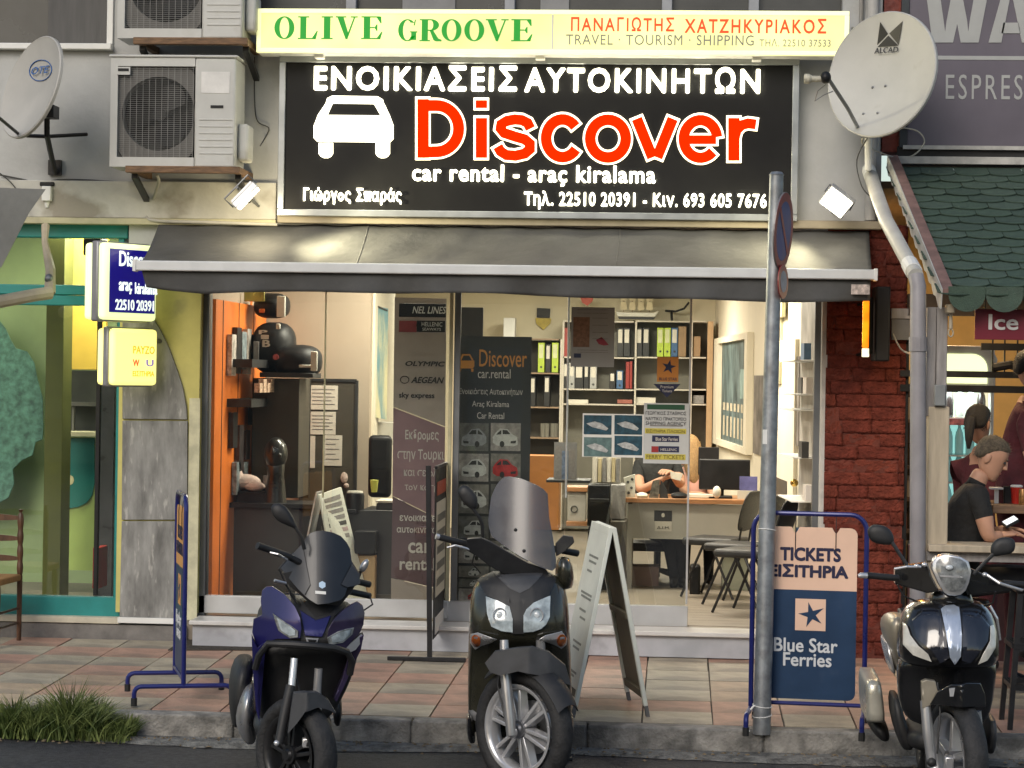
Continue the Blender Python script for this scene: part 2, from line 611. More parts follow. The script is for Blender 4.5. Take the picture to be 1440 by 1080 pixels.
# band of dark windows above the sign
wn = obj('window', MB().box(xa, xr_win, 0.10, 0.12, zband, zt), M_pane, facade)
for px in (494, 717, 938, 1060):
 x = P(px, 10, 0.05).x
 obj('mullion', MB().box(x - 0.035, x + 0.035, 0.03, 0.098, zband, zt), mat('grey_frame', (0.28, 0.29, 0.31), 0.5), wn, bevel=0.004)
for a, c in ((566, 640), (760, 800)):
 obj('curtain', MB().box(P(a, 10, .08).x, P(c, 10, .08).x, 0.08, 0.097, zband + .01, zt), mat('pale_curtain', (0.22, 0.22, 0.22), 0.8), wn)
# soffit strip below the big sign (cream bar) - the awning case
# lintel above the shop opening
zo = P(700, 400, 0.1).z
xo0, xo1 = P(277, 600, 0).x, P(1166, 600, 0).x
obj('lintel', MB().box(xo0 - 0.5, P(1236, 330, 0).x, 0.0, 0.25, zo + 0.06, zb - 0.002), M_wall, facade)
# ================================================================== shop floor, inner walls, ceiling
FZ = 0.17
M_floor = mat('floor_vinyl', (0.20, 0.17, 0.135), 0.45, var=0.2, scale=3, stretch=(1, 6, 1))
M_inw = mat('inner_wall_cream', (0.66, 0.60, 0.44), 0.7, var=0.05, scale=2)
M_inwR = mat('inner_wall_ivory', (0.70, 0.65, 0.52), 0.65, var=0.05, scale=2)
M_taupe = mat('inner_wall_taupe', (0.40, 0.33, 0.25), 0.7, var=0.06, scale=2)
M_ceil = mat('ceiling_white', (0.7, 0.68, 0.62), 0.8, var=0.03)
YB = 9.9
xl = xo0 + 0.04
xr_front, xr_back = P(1160, 600, 0.3).x, P(1003, 600, YB).x
struct('shop_floor', MB().box(xl - 0.1, xr_front + 0.2, 0.02, YB + 0.2, -0.05, FZ), M_floor)
# floor boards, single planks near the door
rnd = random.Random(5)
sf = bpy.data.objects['shop_floor']
for i in range(10):
 y = 0.14 + i * 0.18
 xk = P(960, 850, y).x
 obj('plank', MB().box(xk - 0.6 + rnd.uniform(-.2, .2), xr_front + 0.05, y, y + 0.176, FZ, FZ + 0.004), M_floor, sf)
struct('shop_ceiling', MB().box(xl - 0.1, xr_front + 0.2, 0.25, YB + 0.2, 3.05, 3.15), M_ceil)
struct('shop_wall_back', MB().box(xl - 0.1, xr_front + 0.2, YB, YB + 0.15, FZ, 3.05), M_inw)
struct('shop_wall_left', MB().box(xl - 0.12, xl - 0.02, 0.25, YB, FZ, 3.05), M_taupe)
wr = MB().prismz([(xr_front, 0.25), (xr_front + 0.15, 0.25), (xr_back + 0.15, YB), (xr_back, YB)], FZ, 3.05)
struct('shop_wall_right', wr, M_inwR)
# taupe partition in the middle of the left half
YP = 2.35
a, c = P(330, 600, YP).x, P(519, 600, YP).x
struct('partition', MB().box(xl, c, YP, YP + 0.12, FZ, 3.05), M_taupe)
a2 = P(553, 600, 5.6).x
struct('partition_white', MB().prismz([(c - 0.02, YP + 0.12), (c + 0.02, YP + 0.12), (a2, 5.6), (a2 - 0.1, 5.6)], FZ, 3.05), M_inwR)

# ------------------------------------------------------------------ shop front: step, rails, glass
sx0, sx1 = P(265, 885, -0.3).x, P(1075, 885, -0.3).x
M_riser = mat('grey_marble', (0.42, 0.43, 0.46), 0.4, var=0.12, scale=4, spot=((0.25, 0.25, 0.27), 5, 0.55, 0.5))
st = thing('entrance_step', 'long white marble step with grey riser below the shop glass', 'step', ((sx0 + xr_front) / 2, -0.15, 0))
zs = P(700, 883, -0.28).z
obj('riser', MB().box(sx0 + 0.02, xr_front + 0.05, -0.26, 0.02, 0.0, zs - 0.03), M_riser, st)
obj('tread', MB().box(sx0, xr_front + 0.07, -0.295, 0.03, zs - 0.028, zs + 0.002), M_marble, st, bevel=0.006)
YG = 0.12
front = thing('shopfront', 'aluminium framed glass front of the car rental shop under the black awning', 'shop front', ((xo0 + xo1) / 2, YG, FZ))
gt = 3.0
def vbar(px0, px1, pyb, Y, m, name='frame', dep=0.05, ztop=None):
 x0, x1 = P(px0, 650, Y).x, P(px1, 650, Y).x
 return obj(name, MB().box(x0, x1, Y, Y + dep, P(px0, pyb, Y).z, ztop or gt), m, front, bevel=0.003)
vbar(279, 291, 868, YG - 0.03, M_alud, dep=0.12)
vbar(1143, 1152, 862, YG - 0.03, M_alud, dep=0.12)
vbar(629, 634, 845, YG - 0.012, M_cream, dep=0.03, name='door_stile', ztop=P(632, 420, YG).z + .3)
vbar(636, 645, 845, YG + 0.03, M_alud, dep=0.03, name='door_stile')
vbar(967, 970, 850, YG + 0.005, M_alu, dep=0.025, name='door_stile')
vbar(795, 798, 700, YG + 0.06, M_alu, dep=0.01, name='door_stile')
vbar(453.5, 456, 700, YG + 0.06, M_cream, dep=0.006, name='edge_reflection')  # thin cream bar drawn for the reflection line at the pane edge
def rail(px0, px1, py0, py1, Y, m, name='bottom_rail'):
 x0, x1, z0, z1 = RC(px0, py0, px1, py1, Y)
 return obj(name, MB().box(x0, x1, Y, Y + 0.05, z0, z1), m, front, bevel=0.004)
rail(279, 630, 841, 866, YG - 0.03, M_alu)
rail(620, 967, 849, 881, YG - 0.015, M_alu)
def pane(px0, px1, py0, py1, Y, name='glass_pane'):
 x0, x1, z0, z1 = RC(px0, py0, px1, py1, Y)
 return obj(name, MB().box(x0, x1, Y, Y + 0.008, z0, max(z1, gt)), M_glass, front)
pane(291, 454, 400, 841, YG + 0.01)
pane(455.5, 629, 400, 842, YG + 0.01)
pane(645, 795, 400, 849, YG + 0.04)
pane(797, 967, 400, 851, YG + 0.022)

# ------------------------------------------------------------------ ceiling lamps of the shop (lit)
def lamp_panel(x, y, z, sx, sy, e, col, name='ceiling_lamp', label='', cat='lamp', group=None):
 t = thing(name, label, cat, (x, y, z), 0, group)
 obj('casing', MB().box(x - sx / 2 - .02, x + sx / 2 + .02, y - sy / 2 - .02, y + sy / 2 + .02, z, z + 0.04), M_white, t)
 obj('diffuser', MB().box(x - sx / 2, x + sx / 2, y - sy / 2, y + sy / 2, z - 0.012, z - 0.001), emat('lamp_glow', 'fff0d0', 3), t)
 ld = bpy.data.lights.new('lamp', 'AREA')
 ld.shape = 'RECTANGLE'; ld.size = sx; ld.size_y = sy; ld.energy = e; ld.color = col
 lo = bpy.data.objects.new('lamp_light', ld)
 COL.objects.link(lo)
 lo.parent = t
 lo.location = (0, 0, -0.03)
 return t
WARM = (1.0, 0.92, 0.76)
lamp_panel(-1.9, 1.5, 3.0, 1.2, 0.4, 72, WARM, label='long ceiling light over the dark counter left in the shop')
lamp_panel(-0.2, 2.6, 3.0, 1.2, 0.4, 92, WARM, label='long ceiling light over the grey ticket desk')
lamp_panel(-1.0, 7.6, 3.0, 1.2, 0.4, 95, WARM, label='long ceiling light in front of the bookcases')
lamp_panel(-2.2, 6.4, 3.0, 0.8, 0.4, 45, WARM, label='short ceiling light behind the taupe partition')

# ------------------------------------------------------------------ black signboard
M_board = mat('sign_board_black', (0.008, 0.008, 0.008), 0.5, var=0.3, scale=2.0, spec=0.2)
YS = -0.16
x0, x1, z0, z1 = RC(391, 80, 1123, 307, YS)
sb = thing('shop_sign', 'wide black signboard with lit white and red lettering and a car emblem', 'sign', ((x0 + x1) / 2, -0.1, z0))
fr = 0.045
obj('board', MB().box(x0 + fr, x1 - fr, YS + 0.02, -0.003, z0 + fr, z1 - fr), M_board, sb)
M_sf = mat('sign_frame', (0.36, 0.38, 0.39), 0.35, metal=0.7, var=0.08)
for bx in ((x0, x1, z0, z0 + fr), (x0, x1, z1 - fr, z1), (x0, x0 + fr, z0 + fr, z1 - fr), (x1 - fr, x1, z0 + fr, z1 - fr)):
 obj('frame', MB().box(bx[0], bx[1], YS, -0.003, bx[2], bx[3]), M_sf, sb, bevel=0.004)
E_w = emat('letter_white_glow', 'fff8d8', 2.2)
E_r = mat('letter_red_glow', '200000', .9, var=0, spec=0.0, emit='ff3002', estr=0.85)
E_halo = emat('letter_edge_glow', 'ffe9b8', 1.6)
YT = YS + 0.02
def sign_text(s, a, b, c, d, m, bold, space=1.0, depth=0.02, name='lettering', y=YT, **k):
 x0, x1, z0, z1 = RC(a, b, c, d, y)
 dz = P(c, (b + d) / 2, y).z - P(a, (b + d) / 2, y).z
 return text(s, x0, x1, z0, z1, y, m, sb, name=name, bold=bold, space=space, depth=depth, **k)
sign_text('ΕΝΟΙΚΙΑΣΕΙΣ', 442, 92, 727, 128, E_w, 0.028, 1.2)
sign_text('ΑΥΤΟΚΙΝΗΤΩΝ', 738, 94, 1069, 131, E_w, 0.028, 1.2)
sign_text('car rental - araç kiralama', 580, 232, 922, 262, E_w, 0.022, 1.1)
sign_text('Γιώργος Σπαράς', 427, 264, 565, 288, E_w, 0.024, 1.15)
sign_text('Τηλ. 22510 20391 - Κιν. 693 605 7676', 737, 270, 1078, 296, E_w, 0.022, 1.1)
# the big word: letter by letter, red face on a pale lit rim
def ribbon(pts, hw, Y, y0, y1, ext=0.0, closed=False):
 mb = MB()
 p = [Vector((a_, b_)) for a_, b_ in pts]
 n_ = len(p)
 if ext and not closed:
  p[0] = p[0] + (p[0] - p[1]).normalized() * ext
  p[-1] = p[-1] + (p[-1] - p[-2]).normalized() * ext
 L, R_ = [], []
 for i in range(n_):
  a_ = p[i - 1] if (i or closed) else p[i]
  c_ = p[(i + 1) % n_] if (i < n_ - 1 or closed) else p[i]
  d1 = (p[i] - a_).normalized() if (p[i] - a_).length > 0 else (c_ - p[i]).normalized()
  d2 = (c_ - p[i]).normalized() if (c_ - p[i]).length > 0 else d1
  d = (d1 + d2).normalized()
  nn = Vector((-d.y, d.x))
  k_ = 1 / max(0.45, nn.dot(Vector((-d1.y, d1.x))))
  L.append(p[i] + nn * hw * k_)
  R_.append(p[i] - nn * hw * k_)
 W = lambda q_: (P(q_.x, q_.y, Y).x, P(q_.x, q_.y, Y).z)
 L, R_ = [W(q_) for q_ in L], [W(q_) for q_ in R_]
 v, f = [], []
 for l_, r_ in zip(L, R_):
  v += [(l_[0], y0, l_[1]), (r_[0], y0, r_[1]), (l_[0], y1, l_[1]), (r_[0], y1, r_[1])]
 m_ = n_ if closed else n_ - 1
 for i in range(m_):
  a_, b_ = i * 4, ((i + 1) % n_) * 4
  f += [(a_, a_ + 1, b_ + 1, b_), (a_ + 1, a_ + 3, b_ + 3, b_ + 1), (a_ + 2, a_, b_, b_ + 2)]
 if not closed:
  f += [(0, 2, 3, 1), ((n_ - 1) * 4, (n_ - 1) * 4 + 1, (n_ - 1) * 4 + 3, (n_ - 1) * 4 + 2)]
 return mb.add(v, f)
def pa(cx, cy, rx, ry, a0, a1, n=20):
 return [(cx + rx * math.cos(math.radians(a0 + (a1 - a0) * i / n)), cy - ry * math.sin(math.radians(a0 + (a1 - a0) * i / n))) for i in range(n + 1)]
GL = {'D': ([([(595, 139.5), (595, 222)], 8, 0), ([(596, 148.5)] + pa(614, 181, 31, 32.5, 90, -90) + [(596, 214)], 7.8, 0)]),
      'i': ([([(677, 166), (677, 222)], 8, 0), ([(677, 141), (677, 152)], 8, 0)]),
      's': ([([(746, 181), (742, 173), (734, 169), (724, 168), (713, 170), (705, 175), (704, 181), (709, 187), (724, 192), (738, 196), (745, 202), (745, 210), (738, 216), (725, 219), (712, 218), (704, 213), (700, 206)], 7.2, 0)]),
      'c': ([(pa(791, 194.5, 23, 26.5, 38, 325, 26), 7.6, 0)]),
      'o': ([(pa(855, 195, 25, 26.5, 0, 360, 36)[:-1], 7.6, 1)]),
      'v': ([([(895.5, 167), (917.5, 221.5)], 7.6, 0), ([(946, 167), (924, 221.5)], 7.6, 0)]),
      'e': ([([(964, 196.5), (1007, 196.5)], 6.2, 0), (pa(985, 195.5, 23.5, 26.5, 6, 318, 28), 7.4, 0)]),
      'r': ([([(1032, 166), (1032, 226)], 8, 0), ([(1033, 194), (1036, 183), (1043, 176), (1052, 173.5), (1063, 175)], 7, 0)])}
for ch, strokes in GL.items():
 rim, red = MB(), MB()
 for k, (pts, hw, cl) in enumerate(strokes):
  r1 = ribbon(pts, hw + 2.7, YT, YT - 0.02 - 0.0004 * k, YT + 0.001, 3.3, cl)
  r2 = ribbon(pts, hw, YT - 0.02, YT - 0.026 - 0.0004 * k, YT - 0.019, 0, cl)
  rim.add(r1.v, r1.f)
  red.add(r2.v, r2.f)
 obj('letter_rim', rim, E_halo, sb)
 obj('letter', red, E_r, sb)
# car emblem
def pr(pts, y0, y1, Y):
 return MB().prism([(P(a, b, Y).x, P(a, b, Y).z) for a, b in pts], y0, y1)
YE = YT - 0.02
roof = [(461, 137), (466, 134.5), (531, 135.5), (538, 139), (544, 150), (549, 165), (553, 176), (553, 196), (549, 200), (446, 199), (441, 194), (441, 177), (446, 164), (454, 148)]
hole = [(467.5, 145), (526, 146), (535, 162), (460, 161.5)]
# body below the window, posts and roof as butted pieces of one emblem
em = MB()
def q(pts):
 em.prism([(P(a, b, YE).x, P(a, b, YE).z) for a, b in pts], YE, YT - 0.001)
q([(447, 161.5), (548, 162.5), (553, 176), (553, 195), (548, 200), (446, 199), (441, 194), (441, 177)])
q([(460, 138), (467, 134.5), (531, 135.5), (538, 139.5), (540, 146.2), (458, 145)])
q([(458, 145.1), (467.5, 145.1), (460, 161.4), (447, 161.4)])
q([(526, 146.3), (540.5, 146.3), (548, 162.4), (535, 162.2)])
obj('car_emblem', em, E_w, sb)
for a in (448, 528):
 obj('car_emblem_wheel', pr([(a, 201), (a + 20, 201), (a + 20, 216), (a + 17, 220), (a + 13, 222), (a + 7, 222), (a + 3, 220), (a, 216)], YE, YT - 0.001, YE), E_w, sb)

# ------------------------------------------------------------------ top light box
YO = -0.34
tb = thing('light_box_sign', 'long glowing yellow-white light box with green and orange lettering above the black signboard', 'sign', (P(780, 70, YO).x, -0.2, P(780, 76, YO).z))
x0, x1, z0, z1 = RC(361, 14, 1194, 76, YO)
z0b, z1b = z0 - 0.0, z1
fr = 0.03
obj('casing', MB().box(x0, x1, YO + 0.03, -0.12, z0, z1), M_white, tb, bevel=0.005)
E_box = emat('light_box_face', 'fbf6a0', 0.68, base='b0ac78', var=0.38, scale=2.2)
xm = P(777, 45, YO).x
obj('face', MB().box(x0 + fr, xm - 0.006, YO, YO + 0.028, z0 + fr, z1 - fr), E_box, tb)
obj('face', MB().box(xm + 0.006, x1 - fr, YO, YO + 0.028, z0 + fr, z1 - fr), E_box, tb)
obj('divider', MB().box(xm - 0.005, xm + 0.005, YO - 0.004, YO + 0.026, z0 + fr, z1 - fr), M_white, tb)
E_gl = mat('sign_trim_glow', 'fdfdd0', 0.5, var=0, emit='f4f2a8', estr=0.55)
for bx in ((x0, x1, z0, z0 + fr), (x0, x1, z1 - fr, z1), (x0, x0 + fr, z0 + fr, z1 - fr), (x1 - fr, x1, z0 + fr, z1 - fr)):
 obj('frame', MB().box(bx[0], bx[1], YO - 0.008, YO + 0.029, bx[2], bx[3]), E_gl, tb, bevel=0.003)
for px in (450, 760, 1064):
 x = P(px, 78, -0.2).x
 obj('bracket', MB().box(x - 0.03, x + 0.03, -0.26, -0.16, z0 - 0.022, z0 - 0.001), M_white, tb)
M_grn = mat('letter_green', (0.0, 0.18, 0.015), 0.5, var=0, emit='00a820', estr=0.42)
M_org = mat('letter_orange', (0.45, 0.06, 0.005), 0.5, var=0, emit='f04404', estr=0.5)
M_gry = mat('letter_grey', (0.2, 0.2, 0.18), 0.5, var=0, emit='6a6a58', estr=0.2)
# fat serif capitals, drawn by hand: strokes on a 0..1 box
def arc(cx, cy, rx, ry, a0, a1, n=18):
 return [(cx + rx * math.cos(math.radians(a0 + (a1 - a0) * i / n)), cy + ry * math.sin(math.radians(a0 + (a1 - a0) * i / n))) for i in range(n + 1)]
def ring(mb, o, i):
 n = len(o)
 for k in range(n - 1):
  mb.append([o[k], o[k + 1], i[k + 1], i[k]])
def glyph(ch):
 q = []
 if ch == 'O':
  ring(q, arc(.5, .5, .5, .5, 0, 360, 32), arc(.5, .5, .24, .455, 0, 360, 32))
 elif ch == 'L':
  q += [[(.12, 0), (.42, 0), (.42, 1), (.12, 1)], [(0, 0), (.12, 0), (.12, .05), (0, .05)], [(.42, 0), (.9, 0), (.9, .05), (.42, .05)], [(.9, 0), (1, .36), (.95, .36), (.72, .05)],
              [(0, .95), (.12, .95), (.12, 1), (0, 1)], [(.42, .95), (.56, .95), (.56, 1), (.42, 1)]]
 elif ch == 'I':
  q += [[(.22, 0), (.78, 0), (.78, 1), (.22, 1)], [(0, 0), (.22, 0), (.22, .05), (0, .05)], [(.78, 0), (1, 0), (1, .05), (.78, .05)], [(0, .95), (.22, .95), (.22, 1), (0, 1)], [(.78, .95), (1, .95), (1, 1), (.78, 1)]]
 elif ch == 'V':
  q += [[(.08, .95), (.46, 0), (.58, .25), (.36, .95)], [(.46, 0), (.54, 0), (.88, .95), (.82, .95)], [(0, .95), (.48, .95), (.48, 1), (0, 1)], [(.68, .95), (1, .95), (1, 1), (.68, 1)]]
 elif ch == 'E':
  q += [[(.12, 0), (.42, 0), (.42, 1), (.12, 1)], [(0, 0), (.12, 0), (.12, .05), (0, .05)], [(0, .95), (.12, .95), (.12, 1), (0, 1)], [(.42, 0), (.9, 0), (.9, .05), (.42, .05)], [(.9, 0), (1, .32), (.95, .32), (.74, .05)],
              [(.42, .95), (.88, .95), (.88, 1), (.42, 1)], [(.72, .95), (.9, .7), (.95, .7), (.93, 1)], [(.42, .48), (.62, .48), (.62, .53), (.42, .53)], [(.62, .5), (.72, .36), (.76, .36), (.76, .5)], [(.62, .5), (.76, .5), (.76, .65), (.72, .65)]]
 elif ch == 'G':
  ring(q, arc(.48, .5, .48, .5, 42, 330, 28), arc(.48, .5, .23, .455, 50, 320, 28))
  q += [[(.62, .4), (1, .4), (1, .45), (.62, .45)], [(.68, .06), (.94, .06), (.94, .4), (.68, .4)], [(.8, .72), (.86, .72), (.92, 1), (.86, .96)]]
 elif ch == 'R':
  q += [[(.1, 0), (.38, 0), (.38, 1), (.1, 1)], [(0, 0), (.1, 0), (.1, .05), (0, .05)], [(.38, 0), (.48, 0), (.48, .05), (.38, .05)], [(0, .95), (.1, .95), (.1, 1), (0, 1)], [(.38, .95), (.52, .95), (.52, 1), (.38, 1)], [(.38, .47), (.52, .47), (.52, .52), (.38, .52)]]
  ring(q, arc(.5, .735, .38, .265, -90, 90, 14), arc(.5, .735, .12, .215, -90, 90, 14))
  q += [[(.46, .49), (.62, .49), (.86, .12), (.64, .05)], [(.64, .05), (.74, 0), (1, 0), (1, .07), (.86, .12)]]
 return q
def serif_word(s, spans, py0, py1, Y, m, parent):
 for ch, (a, c) in zip(s, spans):
  x0, x1, z0, z1 = RC(a, py0, c, py1, Y)
  mb = MB()
  for pgon in glyph(ch):
   A = sum(pgon[i][0] * pgon[(i + 1) % len(pgon)][1] - pgon[(i + 1) % len(pgon)][0] * pgon[i][1] for i in range(len(pgon)))
   pp = pgon if A > 0 else pgon[::-1]
   mb.prism([(x0 + u * (x1 - x0), z0 + w_ * (z1 - z0)) for u, w_ in pp], Y - 0.004, Y + 0.0005)
  obj('letter', mb, m, parent)
serif_word('OLIVE', ((386, 414), (419, 447), (452, 468), (472, 503), (508, 538)), 23, 55, YO, M_grn, tb)
serif_word('GROOVE', ((560, 587), (590, 621), (621, 649), (653, 681), (683, 715), (719, 749)), 27, 58, YO, M_grn, tb)
ptext('ΠΑΝΑΓΙΩΤΗΣ', 803, 24, 948, 44, YO, M_org, tb, bold=0.018, space=1.25)
ptext('ΧΑΤΖΗΚΥΡΙΑΚΟΣ', 963, 26, 1162, 47, YO, M_org, tb, bold=0.018, space=1.25)
ptext('TRAVEL · TOURISM · SHIPPING', 796, 49, 1060, 63.5, YO, M_gry, tb, bold=0.0, space=1.1)
ptext('ΤΗΛ. 22510 37533', 1068, 55, 1168, 65.5, YO, M_gry, tb, bold=0.0, space=1.1)

# ------------------------------------------------------------------ awning
YR = -0.92
aw = thing('awning', 'black fabric awning with a pale front rail over the shop window', 'awning', (P(715, 315, 0).x, 0, P(715, 315, 0).z))
a0, a1 = P(224, 314, -0.04), P(1222, 322, -0.04)
b0, b1 = P(197, 370, YR), P(1226, 382, YR)
zr0 = (b0.z + b1.z) / 2
M_fab = mat('awning_fabric', (0.068, 0.068, 0.066), 0.8, var=0.2, scale=3, bump=0.5, bscale=9)
def fabric(nx, ny, fn, name, m, thick=0.003):
 v, f = [], []
 for j in range(ny + 1):
  for i in range(nx + 1):
   v.append(fn(i / nx, j / ny))
 for j in range(ny):
  for i in range(nx):
   a = j * (nx + 1) + i
   f.append((a, a + 1, a + nx + 2, a + nx + 1))
 return obj(name, MB().add(v, f), m, aw, smooth=True, solid=thick)
def top(u, w_):
 xa_ = a0.x + (a1.x - a0.x) * u
 xb_ = b0.x + (b1.x - b0.x) * u
 y = -0.04 + (YR + 0.04) * w_
 z = a0.z + (zr0 - a0.z) * w_
 sag = 0.025 * math.sin(pi * w_) * (1 + 0.25 * math.sin(u * 17) + 0.2 * math.sin(u * 31 + 1) + 0.15 * math.sin(u * 53 + w_ * 3))
 return (xa_ + (xb_ - xa_) * w_, y, z - sag + 0.004 * math.sin(u * 90 + w_ * 5))
fabric(160, 14, top, 'awning_cloth', M_fab)
for u in (.30, .655):
 obj('seam', MB().tube([top(u, w_ / 10) for w_ in range(11)], 0.005, n=6), M_fab, aw)
xl_, xr_ = P(191, 376, YR).x, P(1231, 386, YR).x
rl = MB().box(xl_, xr_, YR - 0.045, YR + 0.02, zr0 - 0.052, zr0 + 0.014)
obj('front_rail', rl, mat('pale_rail', (0.62, 0.63, 0.62), 0.45, var=0.06), aw, bevel=0.008)
for xx in (xl_, xr_):
 obj('rail_cap', MB().box(xx - 0.012, xx + 0.012, YR - 0.05, YR + 0.025, zr0 - 0.058, zr0 + 0.02), M_white, aw, bevel=0.004)
def val(u, w_):
 x = xl_ + 0.04 + (xr_ - xl_ - 0.07) * u
 end = min(1, u / 0.03)
 h = 0.135 + 0.012 * math.sin(u * 7 + 2) + 0.006 * math.sin(u * 23)
 h *= 0.75 + 0.25 * min(1, u * 12)
 y = YR - 0.005 + w_ * (0.02 * math.sin(u * 38) + 0.014 * math.sin(u * 71 + 1) + 0.01 * math.sin(u * 13))
 return (x + (1 - end) * 0.03 * w_, y, zr0 - 0.05 - h * w_)
fabric(200, 6, val, 'valance', M_fab)
# hem tag at the right end
x0, x1, z0, z1 = RC(1197, 400, 1223, 414, YR - 0.04)
obj('maker_tag', MB().box(x0, x1, YR - 0.04, YR - 0.036, z0, z1), mat('tag_print', (0.45, 0.38, 0.34), 0.6, var=0.5, scale=30), aw)
# case against the wall
obj('case', MB().box(P(390, 312, -.1).x, P(1240, 322, -.1).x, -0.11, -0.052, P(700, 317, -.1).z, P(700, 305, -.1).z), mat('case_beige', (0.30, 0.26, 0.19), 0.6, var=0.1), aw, bevel=0.008)
for u in (0.12, 0.5, 0.88):
 xx = xl_ + (xr_ - xl_) * u
 mbx = MB().tube([(xx, -0.06, zr0 + 0.17), (xx + 0.3, -0.45, zr0 + 0.03), (xx, YR + 0.02, zr0 - 0.02)], 0.018)
 obj('folding_arm', mbx, M_white, aw)

# ------------------------------------------------------------------ floodlights (lit)
def flood(px, py, Y, wd, ht, ax, nn, energy, label, estr, aim, spot=2.2):
 c = P(px, py, Y)
 t = thing('floodlight', label, 'floodlight', c)
 ax = ax.normalized(); nn = (nn - ax * nn.dot(ax)).normalized()
 t.rotation_euler = Matrix((ax, -nn, ax.cross(-nn))).transposed().to_euler()
 obj('housing', MB().box(-wd / 2, wd / 2, 0.0, 0.05, -ht / 2, ht / 2), M_alu, t, local=True, bevel=0.006)
 for k in range(5):
  zz = -ht / 2 + ht * (k + 0.5) / 5
  obj('cooling_fin', MB().box(-wd / 2 + .01, wd / 2 - .01, 0.05, 0.065, zz - 0.003, zz + 0.003), M_alu, t, local=True)
 obj('lens', MB().box(-wd / 2 + .012, wd / 2 - .012, -0.008, -0.001, -ht / 2 + .012, ht / 2 - .012), emat('flood_glow', 'fffbe8', estr), t, local=True)
 obj('bracket', MB().tube([(-wd / 2 - .008, 0.03, 0), (-wd / 2 - .008, 0.11, 0.02), (wd / 2 + .008, 0.11, 0.02), (wd / 2 + .008, 0.03, 0)], 0.006, n=6), M_alud, t, local=True)
 arm_ = obj('wall_arm', MB().cyl(c - nn * .11, Vector((c.x, 0, c.z - .03)), .01, n=8), M_alud, None); arm_.parent = t; arm_.matrix_parent_inverse = (Matrix.Translation(c) @ t.rotation_euler.to_matrix().to_4x4()).inverted()
 ld = bpy.data.lights.new('flood', 'SPOT')
 ld.energy = energy
 ld.spot_size = spot
 ld.spot_blend = 0.9
 ld.shadow_soft_size = 0.05
 ld.color = (1.0, 0.90, 0.58)
 lo = bpy.data.objects.new('flood_light', ld)
 COL.objects.link(lo)
 lo.location = c + (Vector(aim) - c).normalized() * 0.13
 p2 = bpy.data.lights.new('flood_spill', 'POINT'); p2.energy = energy * .05; p2.color = (1.0, .84, .52); p2.shadow_soft_size = .08
 l2 = bpy.data.objects.new('flood_spill', p2); COL.objects.link(l2); l2.location = c + nn * .12 - ax * .02
 lo.rotation_euler = (c - Vector(aim)).to_track_quat('Z', 'Y').to_euler()
flood(349, 279, -0.48, 0.21, 0.08, RIGHT * .68 + UP * .70, (RIGHT * .62 - UP * .60) * .9 - FWD * .10, 165,
      'narrow silver floodlight tilted over the left end of the awning', 12, P(860, 350, -0.85), 1.9)
flood(1176, 285, -0.42, 0.19, 0.16, RIGHT * .80 - UP * .60, -FWD * .8 - UP * .5 - RIGHT * .3, 55,
      'bright white floodlight on the wall right of the signboard', 14, P(960, 350, -0.8), 2.7)
# ================================================================== marble pilaster left of the shop glass
M_yel = mat('yellow_plaster', (0.55, 0.50, 0.17), 0.75, var=0.12, scale=3, bump=0.1, spot=((0.30, 0.27, 0.12), 4, 0.62, 0.6))
M_slab = mat('grey_marble_slab', (0.21, 0.21, 0.20), 0.45, var=0.45, scale=3.2, stretch=(3.0, 3.0, 0.8), detail=10, spot=((0.50, 0.49, 0.45), 9, 0.60, 0.6))
def R3(px0, py0, px1, py1, Y0, Y1, mb=None):
 x0, x1, z0, z1 = RC(px0, py0, px1, py1, Y0)
 return (mb or MB()).box(x0, x1, Y0, Y1, z0, z1)
pl = thing('pillar', 'yellow plastered pillar faced with grey marble slabs left of the shop glass', 'pillar', P(225, 870, 0))
obj('core', R3(166, 405, 279, 862, 0.0, 0.25), M_yel, pl)
def pslab(pts, Y0=-0.025, Y1=-0.001, name='slab'):
 return obj(name, MB().prism([(P(a, b, Y0).x, P(a, b, Y0).z) for a, b in pts], Y0, Y1), M_slab, pl, bevel=0.003)
pslab([(172, 430), (172, 589), (263, 590), (262, 572), (257, 545), (249, 520), (238, 490), (226, 465), (214, 445), (206, 430)][::-1])
pslab([(172, 591.5), (171, 731), (245, 731), (257, 731), (263, 715), (263.5, 592)][::-1])
pslab([(171, 733), (168, 868), (245, 871), (246, 733)][::-1])
obj('plinth', R3(165, 869, 246, 877, -0.04, 0.0), M_white, pl, bevel=0.003)
obj('edge_strip', R3(264, 560, 279, 872, -0.012, -0.001), mat('pale_yellow_strip', (0.52, 0.50, 0.34), 0.7, var=0.2, scale=8), pl)

# ================================================================== teal framed shop on the left
M_teal = mat('teal_frame', (0.01, 0.20, 0.19), 0.4, var=0.15, scale=4)
M_tealL = mat('teal_wall_paint', (0.085, 0.20, 0.15), 0.7, var=0.5, scale=16, detail=14)
M_gr = mat('pale_green_paint', (0.30, 0.46, 0.18), 0.7, var=0.08)
M_oliv = mat('olive_column', (0.10, 0.11, 0.02), 0.7, var=0.1)
M_yl = mat('mustard_panel', (0.62, 0.42, 0.06), 0.6, var=0.08)
ls = thing('left_shop', 'teal framed shop window with pale green room and grey base at the left edge', 'shop front', P(60, 870, 0.1))
Yf = 0.10
obj('top_rail', R3(-60, 309, 180, 334, Yf - 0.06, Yf + 0.04), M_teal, ls, bevel=0.008)
obj('middle_rail', R3(-60, 400, 163, 414, Yf - 0.05, Yf + 0.04), M_teal, ls, bevel=0.006)
obj('middle_rail', R3(-60, 414.6, 163, 429, Yf - 0.04, Yf + 0.04), M_teal, ls, bevel=0.006)
obj('stile', R3(163, 334, 171, 842, Yf - 0.04, Yf + 0.04), M_teal, ls, bevel=0.005)
